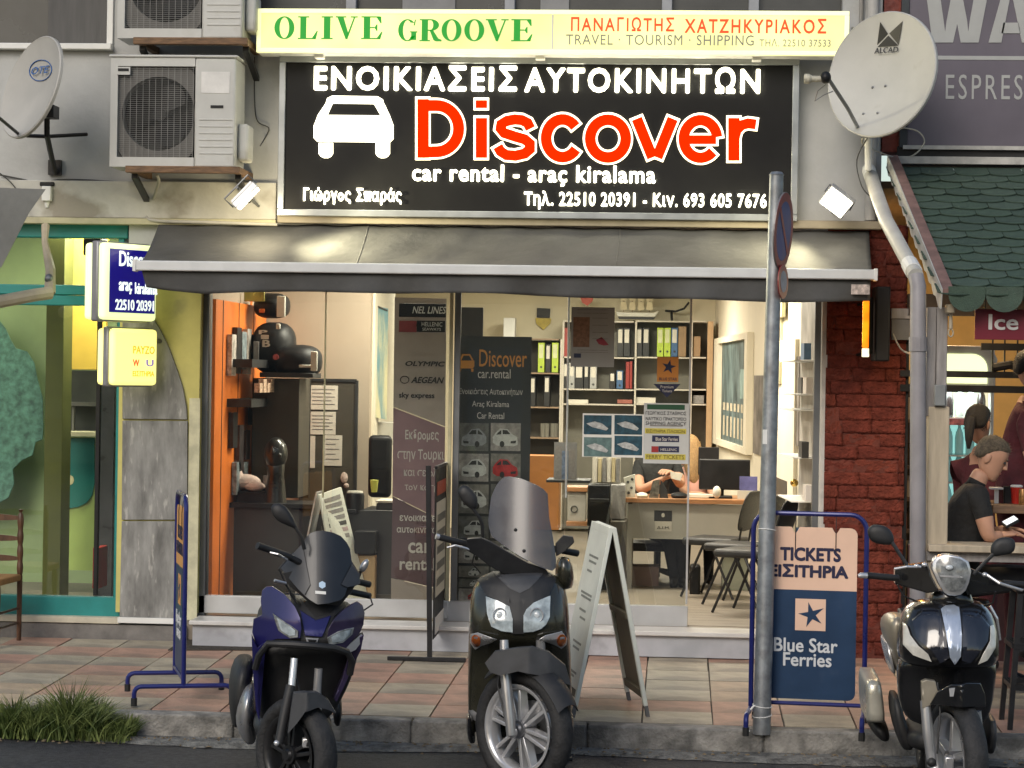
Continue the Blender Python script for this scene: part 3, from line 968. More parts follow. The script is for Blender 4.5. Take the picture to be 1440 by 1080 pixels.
obj('stile', R3(134, 430, 139, 838, Yf - 0.0, Yf + 0.05), M_black, ls)
obj('bottom_panel', R3(-60, 838, 172, 868, Yf - 0.05, Yf + 0.04), M_teal, ls, bevel=0.006)
obj('sill', R3(-60, 866, 168, 875, Yf - 0.13, Yf + 0.0), mat('stone_sill', (0.5, 0.46, 0.36), 0.6, var=0.15), ls, bevel=0.004)
obj('base', MB().box(-5.5, P(262, 885, 0.0).x, -0.015, 0.2, -0.03, P(100, 877, -0.015).z), mat('grey_base', (0.17, 0.16, 0.15), 0.85, var=0.25, scale=6, bump=0.3), ls)
obj('glass_pane', R3(-60, 334, 163, 840, Yf + 0.01, Yf + 0.016), M_glass, ls)
YL = 2.6
XL0, XL1 = -5.9, P(166, 500, 0.3).x
struct('left_shop_floor', MB().box(XL0, XL1, 0.2, YL, 0.0, 0.14), M_floor)
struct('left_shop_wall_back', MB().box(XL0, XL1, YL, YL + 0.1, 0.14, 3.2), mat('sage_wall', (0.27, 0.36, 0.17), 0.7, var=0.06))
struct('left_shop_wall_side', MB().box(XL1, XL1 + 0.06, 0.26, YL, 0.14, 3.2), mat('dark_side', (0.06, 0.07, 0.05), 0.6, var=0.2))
struct('left_shop_ceiling', MB().box(XL0, XL1, 0.2, YL, 3.2, 3.25), M_ceil)
def lsb(name, pts, Y, th, m, label, cat):
 base = None
 return solo(name, MB().prism([(P(a, b, Y).x, P(a, b, Y).z) for a, b in pts], Y, Y + th), m, label, cat, bevel=0.004)
# wavy teal panel
wav = [(-60, 440), (-5, 440), (0, 452), (8, 462), (15, 478), (22, 490), (38, 494), (48, 510), (52, 530), (60, 560), (61, 600), (60, 618), (50, 622), (46, 640), (30, 648), (18, 660), (20, 680), (12, 700), (-10, 712), (-60, 712)]
lsb('wall_panel', wav[::-1], 2.3, 0.012, M_tealL, 'mottled teal wavy edged wall panel in the left shop', 'wall panel')
solo('column', R3(63, 300, 88, 860, 1.2, 1.45), M_oliv, 'olive green square column standing in the left shop', 'column', bevel=0.004)
solo('menu_board', R3(90, 335, 150, 520, 1.7, 1.75), M_yl, 'mustard yellow board hanging above the shelf in the left shop', 'board', bevel=0.004)
sh = thing('shelf_unit', 'dark shelf unit with grey boards in the left shop', 'shelf', P(110, 610, 1.9))
obj('back', R3(88, 521, 160, 606, 2.1, 2.15), mat('shelf_dark', (0.05, 0.055, 0.04), 0.7, var=0.3, scale=5), sh)
for yy in (566,):
 obj('board', R3(88, yy, 150, yy + 5, 1.85, 2.1), mat('shelf_grey', (0.2, 0.2, 0.17), 0.6), sh)
obj('post', R3(101, 572, 104, 606, 1.9, 1.94), mat('shelf_grey', (0.2, 0.2, 0.17), 0.6), sh)
obj('counter_top', R3(88, 607, 150, 614, 1.7, 2.1), M_cream, sh, bevel=0.003)
cn = thing('counter', 'pale green counter with a round teal inlay in the left shop', 'counter', P(110, 820, 1.8))
obj('front', R3(86, 615, 134, 802, 1.8, 1.9), mat('lime_front', (0.38, 0.50, 0.13), 0.55, var=0.06), cn)
ti = [(87, 616), (133, 616), (133, 680), (130, 696), (122, 707), (110, 713), (96, 715), (87, 715)]
obj('inlay', MB().prism([(P(a, b, 1.79).x, P(a, b, 1.79).z) for a, b in ti[::-1]], 1.785, 1.799), mat('teal_inlay', (0.01, 0.17, 0.14), 0.4, var=0.1), cn)
obj('inlay_dot', MB().prism([(P(98 + 6 * math.cos(t * .7), 675 - 7 * math.sin(t * .7), 1.78).x, P(98 + 6 * math.cos(t * .7), 675 - 7 * math.sin(t * .7), 1.78).z) for t in range(9)], 1.78, 1.784), mat('cream_dot', (0.6, 0.55, 0.3), 0.5), cn)
solo('drink_fridge', R3(139, 470, 160, 840, 1.0, 1.5), mat('fridge_grey', (0.07, 0.07, 0.07), 0.3, var=0.3, scale=5), 'dark drinks fridge side glimpsed behind the teal stile', 'fridge', bevel=0.006)
solo('bin', R3(130, 770, 139, 828, 0.5, 0.75), mat('red_bin', (0.5, 0.02, 0.01), 0.4), 'slim red bin on the floor inside the left shop', 'bin', bevel=0.006)
lamp_panel(-4.3, 1.3, 3.15, 1.0, 0.4, 95, (1.0, 0.95, 0.72), label='ceiling light of the green left shop')
solo('speaker', R3(116, 333, 140, 360, 0.5, 0.75), M_black, 'black speaker hanging inside the left shop window beside the upper teal rail', 'speaker', bevel=0.02)

# grey folded awning and its arm at the far left
M_gcloth = mat('grey_awning_cloth', (0.22, 0.22, 0.21), 0.85, var=0.15, scale=3, bump=0.15)
v = []
Yc = -0.9
cl = [(-60, 262), (64, 266), (40, 300), (20, 340), (2, 375), (-60, 420)]
t = thing('side_awning', 'drooping grey awning with a beige folding arm at the upper left edge', 'awning', P(10, 300, -0.5))
mb = MB()
pts = [P(a, b, -0.95 + 0.003 * a) for a, b in cl]
mb.add(pts + [p + Vector((0, 0.006, 0)) for p in pts], [tuple(range(5, -1, -1)), tuple(range(6, 12))] + [((i + 1) % 6, i, 6 + i, 6 + (i + 1) % 6) for i in range(6)])
obj('cloth', mb, M_gcloth, t)
M_arm = mat('beige_arm', (0.42, 0.36, 0.26), 0.55, var=0.15)
obj('arm', MB().tube([P(-20, 428, -0.85), P(48, 415, -0.6), P(70, 412, -0.5)], 0.045, n=10), M_arm, t)
obj('elbow', MB().tube([P(70, 412, -0.45), P(71, 380, -0.4), P(63, 340, -0.25), P(64, 318, -0.12)], [0.04, 0.035, 0.022, 0.03], n=8), M_arm, t)
obj('joint', MB().ell(P(69, 392, -0.44), 0.03, 0.03, 0.035), M_alud, t)

# ================================================================== projecting lit signs
def lightbox(px0, py0, px1, py1, Y, ang, wd, th, label, face, panel, words):
 c = P((px0 + px1) / 2, (py0 + py1) / 2, Y)
 z0, z1 = P(px0, py1, Y).z, P(px0, py0, Y).z
 hgt = z1 - z0
 t = thing('projecting_sign', label, 'sign', (c.x, c.y, z0), ang)
 for s_, nm in ((-1, 'face'), (1, 'face')):
  y0, y1 = (-th / 2, -th * 0.16) if s_ < 0 else (th * 0.16, th / 2)
  obj('face', MB().box(-wd / 2, wd / 2, y0, y1, 0.0, hgt), face, t, local=True, bevel=0.028, seg=3, smooth=True)
 obj('band', MB().box(-wd / 2 + 0.004, wd / 2 - 0.004, -th * 0.155, th * 0.155, -0.012, hgt + 0.012), mat('band_grey', (0.28, 0.28, 0.30), 0.4, metal=0.4, var=0.1), t, local=True, bevel=0.012)
 obj('wall_arm', MB().cyl((wd / 2 - .02, 0, hgt * 0.8), (wd / 2 + 0.22, 0.0, hgt * 0.8), 0.016), M_alud, t, local=True)
 if panel:
  obj('panel', MB().box(-wd / 2 + 0.045, wd / 2 - 0.03, -th / 2 - 0.005, -th / 2 - 0.0005, 0.05, hgt - 0.04), panel, t, local=True, bevel=0.002)
 for (wds, ax, cx, az, cz, m_) in words:
  _ltext(wds, -wd / 2 + ax * wd, -wd / 2 + cx * wd, az * hgt, cz * hgt, -th / 2 - 0.005, m_, t)
 return t
def _ltext(s, x0, x1, z0, z1, y, m, t, bold=0.02, depth=0.003, name='lettering', **k):
 o = text(s, x0, x1, z0, z1, y, m, None, name=name, bold=bold, depth=depth, **k)
 setpar(o, t)
E_sf = emat('side_sign_glow', 'e9f8b0', 0.75, base='eef4c8')
E_sy = emat('side_sign_yellow', 'fff68c', 0.8, base='f4f0b0')
E_sb = mat('side_sign_blue', (0.01, 0.01, 0.20), 0.4, var=0, emit='1410a0', estr=0.25)
E_st = emat('side_sign_white', 'dff0e4', 0.7)
lightbox(126, 343, 214, 450, -0.42, math.radians(58), 0.50, 0.20, 'lit white box sign with dark blue face at the left end of the awning', E_sf, E_sb,
         [('Discover', .26, .98, .70, .90, E_st), ('araç', .26, .50, .34, .50, E_st), ('kiralama', .56, .98, .35, .50, E_st), ('22510 20391', .20, .92, .13, .27, E_st)])
lightbox(143, 462, 215, 541, -0.30, math.radians(60), 0.44, 0.16, 'smaller glowing yellow box sign hanging under the blue and white one', E_sy, None,
         [('PAYZO', .42, .9, .56, .70, mat('faint_yellow', (0.6, 0.5, 0.1), 0.5, var=0, emit='d8b830', estr=0.6)),
          ('W', .42, .56, .34, .46, mat('faint_red', (0.6, 0.1, 0.05), 0.5, var=0, emit='e06030', estr=0.6)), ('U', .72, .88, .34, .46, mat('faint_violet', (0.3, 0.2, 0.5), 0.5, var=0, emit='9080c0', estr=0.5)),
          ('ΕΙΣΙΤΗΡΙΑ', .42, .9, .16, .26, mat('faint_yellow', (0.6, 0.5, 0.1), 0.5))])

# ================================================================== air conditioners
M_ac = mat('ac_white', (0.50, 0.50, 0.47), 0.5, var=0.07, scale=3, spot=((0.33, 0.31, 0.25), 3, 0.62, 0.5))
M_grl = mat('ac_grille', (0.13, 0.125, 0.115), 0.6, var=0.1)
M_gwire = mat('grille_wire', (0.20, 0.20, 0.19), 0.5)
def aircon(dx, dy, label, wires_light):
 Y = -0.50
 sh_ = lambda a, b, YY=Y: P(a + dx, b + dy, YY)
 def RR(a, b, c, d, YY):
  return RC(a + dx, b + dy, c + dx, d + dy, YY)
 x0, x1, z0, z1 = RR(155, 81, 331, 235, Y)
 t = thing('air_conditioner', label, 'air conditioner', ((x0 + x1) / 2, -0.3, z0))
 gx0, gx1, gz0, gz1 = RR(165, 93, 271, 221, Y)
 # body: shell with the grille opening left free
 D = -0.16
 obj('body', MB().box(gx1 + 0.012, x1, Y, D, z0, z1), M_ac, t, bevel=0.014, smooth=True)
 b2 = MB().box(x0, gx0, Y, D, z0, z1).box(gx0, gx1 + 0.012, Y, D, z0, gz0).box(gx0, gx1 + 0.012, Y, D, gz1, z1)
 obj('front_frame', b2, M_ac, t)
 obj('lid', MB().box(x0 - 0.012, x1 + 0.012, Y - 0.012, D + 0.01, z1 + 0.001, z1 + 0.018), M_ac, t, bevel=0.006)
 cx, _, cz, _ = RR(221, 158, 222, 159, Y)
 r = (gx1 - gx0) * 0.485
 # ring plate round the fan
 n_ = 40
 v, f = [], []
 for k in range(n_):
  a_ = 2 * pi * k / n_
  c_, s_ = math.cos(a_), math.sin(a_)
  mx = max(abs(c_) / ((gx1 - gx0) / 2), abs(s_) / ((gz1 - gz0) / 2))
  v += [(cx + r * c_, Y + 0.035, cz + r * s_), ((gx0 + gx1) / 2 + c_ / mx, Y + 0.035, (gz0 + gz1) / 2 + s_ / mx), (cx + r * c_, Y + 0.13, cz + r * s_)]
 for k in range(n_):
  a_, b_ = k * 3, ((k + 1) % n_) * 3
  f += [(a_, a_ + 1, b_ + 1, b_), (a_ + 2, a_, b_, b_ + 2)]
 obj('fan_shroud', MB().add(v, f), M_grl, t)
 obj('back_plate', MB().box(gx0, gx1, Y + 0.16, Y + 0.17, gz0, gz1), M_dark, t)
 fan = MB()
 for k in range(3):
  a_ = 2 * pi * k / 3 + 0.4
  q_ = [(cx, Y + 0.10, cz)]
  for j in range(7):
   b_ = a_ + j * 0.2
   rr_ = r * 0.93 * (0.8 + 0.2 * math.sin(pi * j / 6))
   q_.append((cx + rr_ * math.cos(b_), Y + 0.08 + 0.008 * j, cz + rr_ * math.sin(b_)))
  fan.add(q_, [(0, i, i + 1) for i in range(1, 7)])
 fan.cyl((cx, Y + 0.07, cz), (cx, Y + 0.12, cz), 0.045)
 obj('fan', fan, M_black, t)
 g = MB()
 nz = 44
 for i in range(nz + 1):
  z = gz0 + (gz1 - gz0) * i / nz
  g.box(gx0, gx1, Y + 0.012, Y + 0.0145, z - 0.0011, z + 0.0011)
 for i in range(13):
  x = gx0 + (gx1 - gx0) * i / 12
  g.box(x - 0.0014, x + 0.0014, Y + 0.008, Y + 0.0115, gz0, gz1)
 obj('grille', g, M_gwire, t)['kind'] = 'stuff'
 # right panel: name plate, slot, louvres
 a, b, c, d = RR(283, 101, 323, 131, Y - 0.003)
 obj('badge', MB().box(a, b, Y - 0.003, Y + 0.001, c, d), mat('badge_white', (0.66, 0.65, 0.62), 0.45), t, bevel=0.001)
 a, b, c, d = RR(296, 148, 314, 152, Y - 0.004)
 obj('slot', MB().box(a, b, Y - 0.004, Y + 0.001, c, d), M_dark, t)
 a, b, c, d = RR(164, 94, 183, 105, Y - 0.004)
 obj('badge', MB().box(a, b, Y - 0.006, Y + 0.012, c, d), M_ac, t)
 a, b, c, d = RR(166, 96, 181, 100, Y - 0.008)
 obj('slot', MB().box(a, b, Y - 0.009, Y - 0.0065, c, d), M_dark, t)
 for k in range(6):
  a, b, c, d = RR(280, 167 + k * 9.5, 326, 169 + k * 9.5, Y - 0.004)
  obj('louvre', MB().box(a, b, Y - 0.005, Y + 0.001, c, d), M_ac, t, bevel=0.001)
 a, b, c, d = RR(352, 176, 368, 232, -0.34)
 obj('valve_cover', MB().box(x1 + 0.001, x1 + 0.075, -0.42, -0.22, c + 0.02, d), M_ac, t, bevel=0.02, smooth=True)
 # bracket board under it
 a, b, c, d = RR(176, 233, 337, 241, Y - 0.02)
 t2 = thing('bracket', 'brown wall bracket carrying the ' + ('lower' if dy == 0 else 'upper') + ' air conditioner', 'bracket', ((a + b) / 2, -0.2, c))
 obj('beam', MB().box(a, b, Y - 0.02, Y + 0.03, c - 0.01, d - 0.002), mat('rusty_beam', (0.16, 0.09, 0.045), 0.7, var=0.4, scale=12, stretch=(1, 6, 6)), t2, bevel=0.004)
 for xx in (a + 0.02, b - 0.05):
  obj('arm', MB().box(xx, xx + 0.045, Y + 0.031, -0.002, c - 0.01, d - 0.002), mat('rusty_beam', (0.16, 0.09, 0.045), 0.7), t2, bevel=0.003)
  obj('strut', MB().slab((xx, Y + 0.08, c - 0.011), (xx + .04, Y + 0.08, c - 0.011), (xx + .04, -0.003, c - 0.16), (xx, -0.003, c - 0.16), (0, 0, -0.03)), M_blackm, t2)
 return t
aircon(0, 0, 'dirty white air conditioner outdoor unit, the lower of the two left of the signboard', 0)
aircon(11, -181, 'white air conditioner outdoor unit cut by the top edge of the photo', 1)

# ================================================================== satellite dishes
M_dish = mat('dish_grey', (0.42, 0.42, 0.40), 0.5, var=0.06, scale=3, spot=((0.3, 0.28, 0.24), 6, 0.66, 0.4))
def dish(c, n, upv, rx, ry, name_lab, m, print_fn, depth=0.10):
 c, n = Vector(c), Vector(n).normalized()
 u = Vector(upv)
 u = (u - n * u.dot(n)).normalized()
 s_ = u.cross(n).normalized()               # points to the dish's right as seen from outside
 t = thing('satellite_dish', name_lab, 'satellite dish', c)
 secs = []
 for j in range(9):
  q_ = j / 8
  rr = q_ if j else 0.02
  secs.append([c + s_ * (rx * rr * math.cos(2 * pi * k / 48)) + u * (ry * rr * math.sin(2 * pi * k / 48)) - n * depth * (1 - q_ * q_) for k in range(48)])
 rim = [[c + s_ * ((rx + a_) * math.cos(2 * pi * k / 48)) + u * ((ry + a_) * math.sin(2 * pi * k / 48)) + n * b_ for k in range(48)] for a_, b_ in ((0.0, 0.0), (0.006, 0.004), (0.014, -0.002), (0.014, -0.022), (0.004, -0.024))]
 back = []
 for j in range(8, -1, -1):
  q_ = j / 8
  rr = q_ if j else 0.02
  back.append([c + s_ * (rx * rr * math.cos(2 * pi * k / 48)) + u * (ry * rr * math.sin(2 * pi * k / 48)) - n * (depth * (1 - q_ * q_) + 0.026) for k in range(48)])
 obj('reflector', MB().loft(secs + rim + back), m, t, smooth=True)
 return t, c, n, u, s_
# right dish
fv = (CAM - P(1238, 104, -0.7)).normalized()
n1 = (fv * math.cos(math.radians(40)) + (-RIGHT * math.cos(math.radians(24)) + UP * math.sin(math.radians(24))) * math.sin(math.radians(40))).normalized()
u1 = (RIGHT * math.sin(math.radians(24)) + UP * math.cos(math.radians(24)))
t, c, n, u, s_ = dish(P(1239, 104, -0.7), n1, u1, 0.405, 0.405, 'big pale satellite dish with a black emblem, right of the light box', M_dish, None)
def onD(px, py, lift=0.004):                     # a point of the dish surface seen at this pixel
 d = (P(px, py, 0) - CAM).normalized()
 q_ = c + n * (-0.05)
 tt = (q_ - CAM).dot(n) / d.dot(n)
 p = CAM + d * tt
 for _ in range(5):
  rel = p - c
  rr = ((rel.dot(s_) / 0.405) ** 2 + (rel.dot(u) / 0.405) ** 2)
  h = -0.10 * (1 - min(1, rr)) + lift
  tt += (h - rel.dot(n)) / d.dot(n)
  p = CAM + d * tt
 return p
def decal(pts, name, m, parent, lift=0.004):
 pp = [onD(a, b, lift) for a, b in pts]
 k = len(pp)
 obj(name, MB().add(pp + [p - n * 0.003 for p in pp], [tuple(range(k)), tuple(range(2 * k - 1, k - 1, -1))] + [(i, (i + 1) % k, k + (i + 1) % k, k + i) for i in range(k)]), m, parent)
M_ink = mat('print_black', (0.02, 0.02, 0.02), 0.5)
decal([(1234, 66), (1249, 50), (1263, 64)], 'emblem', M_ink, t)
decal([(1237.5, 31), (1248.5, 47.5), (1233.5, 63)], 'emblem', M_ink, t)
decal([(1269, 30), (1263.5, 63), (1250.5, 47)], 'emblem', M_ink, t)
# dish lettering laid on the dish plane
def dish_text(s, pa_, pb_, hgt_px, m, parent, rr=0.0):
 A, B = onD(*pa_), onD(*pb_)
 me = text_mesh(s, 0.0, 1.0)
 xs = [v.co.x for v in me.vertices]; ys = [v.co.y for v in me.vertices]
 xd = (B - A)
 up_ = (n.cross(xd)).normalized() * (hgt_px / 214)
 V_, F_ = [], []
 for k in range(6):
  o_ = len(V_)
  for v in me.vertices:
   a_ = (v.co.x - min(xs)) / (max(xs) - min(xs)) + 0.006 * math.cos(k)
   b_ = (v.co.y - min(ys)) / (max(ys) - min(ys)) + 0.02 * math.sin(k)
   V_.append(A + xd * a_ + up_ * b_ + n * (0.012 + 0.0002 * k) - Vector(parent.location))
  F_ += [tuple(i + o_ for i in p.vertices) for p in me.polygons]
 link('lettering', MB().add(V_, F_).mesh('lettering'), m, parent, local=True)
dish_text('ALCAD', (1231, 76), (1264, 74), 8, M_ink, t)
foot = P(1210, 186, -0.55)
lnb = P(1163, 108, -1.15)
obj('feed_arm', MB().tube([foot, P(1192, 152, -0.9), lnb], 0.013, n=8), M_alud, t)
obj('feed_holder', MB().ell(P(1161, 109, -1.15), 0.035, 0.04, 0.04), M_black, t)
obj('feed_horn', MB().lathe([(0.03, 0), (0.032, 0.03), (0.02, 0.05), (0.018, 0.13), (0.012, 0.14)], P(1160, 111, -1.15), 'X'), mat('horn_beige', (0.4, 0.38, 0.3), 0.6, var=0.3, scale=30), t).location.x -= 0.13
obj('feed_cable', MB().tube([P(1162, 118, -1.15), P(1150, 128, -1.1), P(1146, 142, -1.0), P(1158, 134, -1.0), P(1172, 128, -1.0)], 0.003, n=6), M_alud, t)
obj('mast', MB().cyl(P(1221, 238, -0.35), P(1221, 160, -0.5), 0.024), M_white, t)
obj('mast_foot', MB().tube([P(1221, 236, -0.36), P(1222, 240, -0.1), P(1222, 240, 0.0)], 0.02), M_white, t)
obj('clamp', MB().box(*[q for q in (P(1212, 190, -.6).x, P(1232, 190, -.6).x)], -0.62, -0.5, P(1220, 192, -.6).z, P(1220, 182, -.6).z), M_alud, t)
for a_, b_ in ((1227, 123), (1245, 121), (1214, 160), (1234, 159)):
 p = onD(a_, b_, 0.002)
 obj('bolt', MB().ell(p, 0.009, 0.009, 0.009, 8, 6), M_alud, t)
# left dish
fv = (CAM - P(44, 122, -0.7)).normalized()
al, tl = math.radians(55), math.radians(22)
n2 = (fv * math.cos(al) + (-RIGHT * math.cos(tl) + UP * math.sin(tl)) * math.sin(al)).normalized()
u2 = (RIGHT * math.sin(tl) + UP * math.cos(tl))
t2_, c, n, u, s_ = dish(P(43, 122, -0.75), n2, u2, 0.345, 0.345, 'small tilted grey satellite dish with a blue oval mark at the upper left', mat('dish_warm', (0.40, 0.39, 0.36), 0.55, var=0.08, scale=3), None, depth=0.07)
def onD(px, py, lift=0.004):
 d = (P(px, py, 0) - CAM).normalized()
 tt = (c - n * 0.035 - CAM).dot(n) / d.dot(n)
 p = CAM + d * tt
 for _ in range(5):
  rel = p - c
  rr = ((rel.dot(s_) / 0.345) ** 2 + (rel.dot(u) / 0.345) ** 2)
  h = -0.07 * (1 - min(1, rr)) + lift
  tt += (h - rel.dot(n)) / d.dot(n)
  p = CAM + d * tt
 return p
M_bl = mat('print_blue', (0.03, 0.10, 0.30), 0.5)
ov = [(57 + 15.5 * math.cos(i * pi / 14) + 1.5 * math.sin(i * pi / 14), 99 - 15.5 * math.sin(i * pi / 14) * 0.95) for i in range(28)]
obj('oval_mark', MB().tube([onD(a, b, 0.005) for a, b in ov], 0.0035, n=5, closed=True), M_bl, t2_)
dish_text('OTE', (45, 106), (69, 103), 11, M_bl, t2_)
obj('feed_arm', MB().tube([P(28, 190, -0.75), P(10, 175, -1.0), P(-20, 150, -1.3)], 0.011, n=6), M_blackm, t2_)
obj('rear_bracket', MB().box(P(60, 160, -.6).x, P(78, 160, -.6).x, -0.65, -0.5, P(66, 166, -.6).z, P(66, 148, -.6).z), M_blackm, t2_, bevel=0.004)
obj('mast', MB().tube([P(66, 150, -0.55), P(66, 190, -0.45), P(75, 232, -0.12), P(78, 243, -0.04)], 0.02, n=8), M_blackm, t2_)
obj('cross_bar', MB().tube([P(38, 191, -0.3), P(66, 192, -0.35), P(122, 189, -0.08)], 0.014, n=6), M_blackm, t2_)
obj('wall_plate', MB().box(P(68, 236, -.03).x, P(86, 236, -.03).x, -0.04, -0.002, P(78, 246, -.03).z, P(78, 225, -.03).z), M_blackm, t2_)

# ================================================================== cables and pipes on the wall
def cable(pts, r, m, label, cat='cable', Y=-0.02, n=6, name='cable', group=None):
 pp = [P(a[0], a[1], a[2] if len(a) > 2 else Y) for a in pts]
 # smooth by Catmull-Rom
 q_ = []
 for i in range(len(pp) - 1):
  p0, p1, p2, p3 = pp[max(0, i - 1)], pp[i], pp[i + 1], pp[min(len(pp) - 1, i + 2)]
  for s in range(5):
   t_ = s / 5
   q_.append(0.5 * ((2 * p1) + (-p0 + p2) * t_ + (2 * p0 - 5 * p1 + 4 * p2 - p3) * t_ ** 2 + (-p0 + 3 * p1 - 3 * p2 + p3) * t_ ** 3))
 q_.append(pp[-1])
 return solo(name, MB().tube(q_, r, n=n), m, label, cat, group, smooth=True)
M_cab = mat('dark_cable', (0.06, 0.06, 0.055), 0.6)
M_cabg = mat('grey_cable', (0.22, 0.21, 0.19), 0.6)
M_cabw = mat('beige_hose', (0.42, 0.40, 0.34), 0.6, var=0.1)
cable([(0, 246), (30, 252), (58, 258), (80, 253), (118, 253), (150, 255), (200, 257), (260, 258), (300, 262), (345, 266)], 0.006, M_cab, 'dark cable running along the wall below the lower air conditioner')
cable([(-5, 240), (20, 262), (40, 300)], 0.005, M_cab, 'thin dark cable sagging at the left edge of the wall', Y=-0.1)
cable([(220, 246, -0.35), (223, 256, -0.2), (214, 285), (208, 300), (216, 310, -.08), (300, 313, -.12), (390, 316, -0.1)], 0.011, M_cabw, 'beige drain hose dropping from the lower air conditioner to the awning', n=8)
cable([(278, 256), (276, 275), (282, 292), (290, 309)], 0.007, M_cabg, 'grey cable looping down the stained beam')
cable([(278, 256), (286, 268), (284, 290), (300, 308)], 0.005, M_cab, 'dark cable beside the grey loop on the stained beam')
cable([(358, 80), (358, 140), (362, 170), (378, 180), (372, 195), (366, 205, -0.2)], 0.004, M_cab, 'thin dark cable from the light box to the lower air conditioner')
cable([(368, 262), (376, 290), (388, 306), (398, 310)], 0.005, M_cabg, 'short cable from the left floodlight to the awning case')
cable([(1160, 311), (1175, 318), (1195, 322), (1215, 312)], 0.005, M_cabw, 'pale cable sagging under the right floodlight')
# little lamp holder at the far left
t = thing('junction_box', 'small black and white connector box hanging on the wall cable at left', 'junction box', P(62, 270, -0.04))
obj('casing', MB().box(P(60, 266, -.06).x, P(73, 266, -.06).x, -0.09, -0.003, P(66, 283, -.06).z, P(66, 262, -.06).z), M_white, t, bevel=0.006)
obj('cap', MB().box(P(56, 266, -.06).x, P(76, 266, -.06).x, -0.07, -0.001, P(66, 262, -.06).z + 0.002, P(66, 256, -.06).z), M_black, t, bevel=0.006)
obj('nozzle', MB().cyl(P(66, 292, -.05), P(66, 283.5, -.05), 0.012, 0.02), M_white, t)
# white drain pipe above the dish
solo('drain_pipe', MB().cyl(P(1228, -20, -0.07), P(1224, 310, -0.07), 0.040, n=16), mat('pipe_grey', (0.38, 0.37, 0.35), .6, var=.12), 'pale vertical drain pipe behind the big satellite dish', 'pipe', smooth=True)
solo('conduit', MB().cyl(P(1212, -20, -0.04), P(1208, 150, -0.04), 0.014, n=8), M_cabg, 'thin grey conduit right of the light box', 'conduit')
cable([(1199, 40), (1206, 44, -.1), (1212, 42, -.05)], 0.012, M_cabw, 'pale cable clip joining light box and conduit', n=6, Y=-.2)

cable([(1220, 186, -.5), (1212, 200, -.4), (1232, 212, -.3), (1262, 222, -.12), (1285, 218, -.12), (1300, 200, -.1), (1290, 184, -.1), (1262, 180, -.1), (1240, 186, -.3)], .005, M_cabw, 'pale coax cable looping below the big satellite dish')
cable([(1222, 190, -.5), (1205, 225, -.3), (1212, 262, -.3), (1226, 278, -.3)], .004, M_cab, 'thin dark cable curling down beside the drainpipe elbow')
cable([(1256, 470, -.1), (1268, 492, -.3), (1290, 500, -1.2)], .006, M_cabw, 'pale cable sagging from the grey board to the drainpipe')
# ================================================================== red brick pillar right of the shop glass
M_brick = [mat('brick_red_%d' % k, c, 0.92, var=0.3, scale=14, bump=1.0, bscale=45, spec=0.2, detail=12, spot=((0.08, 0.02, 0.015), 7, 0.6, 0.6)) for k, c in enumerate([(0.15, 0.036, 0.025), (0.135, 0.032, 0.023), (0.16, 0.040, 0.027)])]
bp_ = thing('brick_pillar', 'red painted rough brick pillar between the ticket shop and the café', 'pillar', P(1220, 900, 0))
xb0, xb1 = P(1160, 600, -0.03).x, P(1273, 600, -0.03).x
zb0, zb1 = 0.02, P(1220, 318, -0.03).z
obj('core', MB().box(xb0 + 0.01, xb1 - 0.01, -0.024, 0.3, -0.05, zb1), mat('brick_mortar', (0.13, 0.032, 0.022), 0.9, var=0.3, scale=12, bump=0.5), bp_)
rnd = random.Random(21)
bm_me = []
for k in range(9):                                # rough faced brick meshes, shared
 L, H = 0.20, 0.087
 v, f = [], []
 nx, nz = 9, 5
 for j in range(nz + 1):
  for i in range(nx + 1):
   e = (i in (0, nx)) or (j in (0, nz))
   x = -L / 2 + L * i / nx + (0 if i in (0, nx) else rnd.uniform(-.004, .004))
   z = H * j / nz + (rnd.uniform(-.003, .003))
   y = -0.03 + (0.004 if e else 0) + rnd.uniform(-0.007, 0.005)
   v.append((x, y, z))
 for j in range(nz):
  for i in range(nx):
   a = j * (nx + 1) + i
   f.append((a, a + 1, a + nx + 2, a + nx + 1))
 border = [i for i in range(nx + 1)] + [(nx + 1) * (j + 1) - 1 + 0 for j in range(1, nz + 1)] + [nz * (nx + 1) + i for i in range(nx - 1, -1, -1)] + [j * (nx + 1) for j in range(nz - 1, 0, -1)]
 o_ = len(v)
 for b in border:
  v.append((v[b][0], 0.0, v[b][2]))
 for i in range(len(border)):
  j = (i + 1) % len(border)
  f.append((border[j], border[i], o_ + i, o_ + j))
 me = bpy.data.meshes.new('brick')
 me.from_pydata(v, [], f)
 me.materials.append(M_brick[k % 3])
 me.polygons.foreach_set('use_smooth', [True] * len(me.polygons))
 bm_me.append(me)
z, r_ = zb0, 0
while z < zb1 - 0.05:
 x = xb0 - rnd.uniform(0.0, 0.2)
 while x < xb1 - 0.02:
  Lb = rnd.uniform(0.19, 0.30)
  a, b = max(x, xb0), min(x + Lb, xb1)
  if b - a > 0.03:
   o = bpy.data.objects.new('brick', rnd.choice(bm_me))
   COL.objects.link(o)
   o.parent = bp_
   o.location = Vector(((a + b) / 2, -0.001, z)) - Vector(bp_.location)
   o.scale = ((b - a - 0.002) / 0.20, rnd.uniform(0.7, 1.3), 1)
  x += Lb
 z += 0.0885
 r_ += 1
# pale plaster edge between glass and brick
obj('plaster_edge', R3(1153, 404, 1166, 868, -0.01, 0.26), mat('edge_plaster', (0.52, 0.51, 0.48), 0.7, var=0.12, scale=8, bump=0.2), bp_, bevel=0.006)
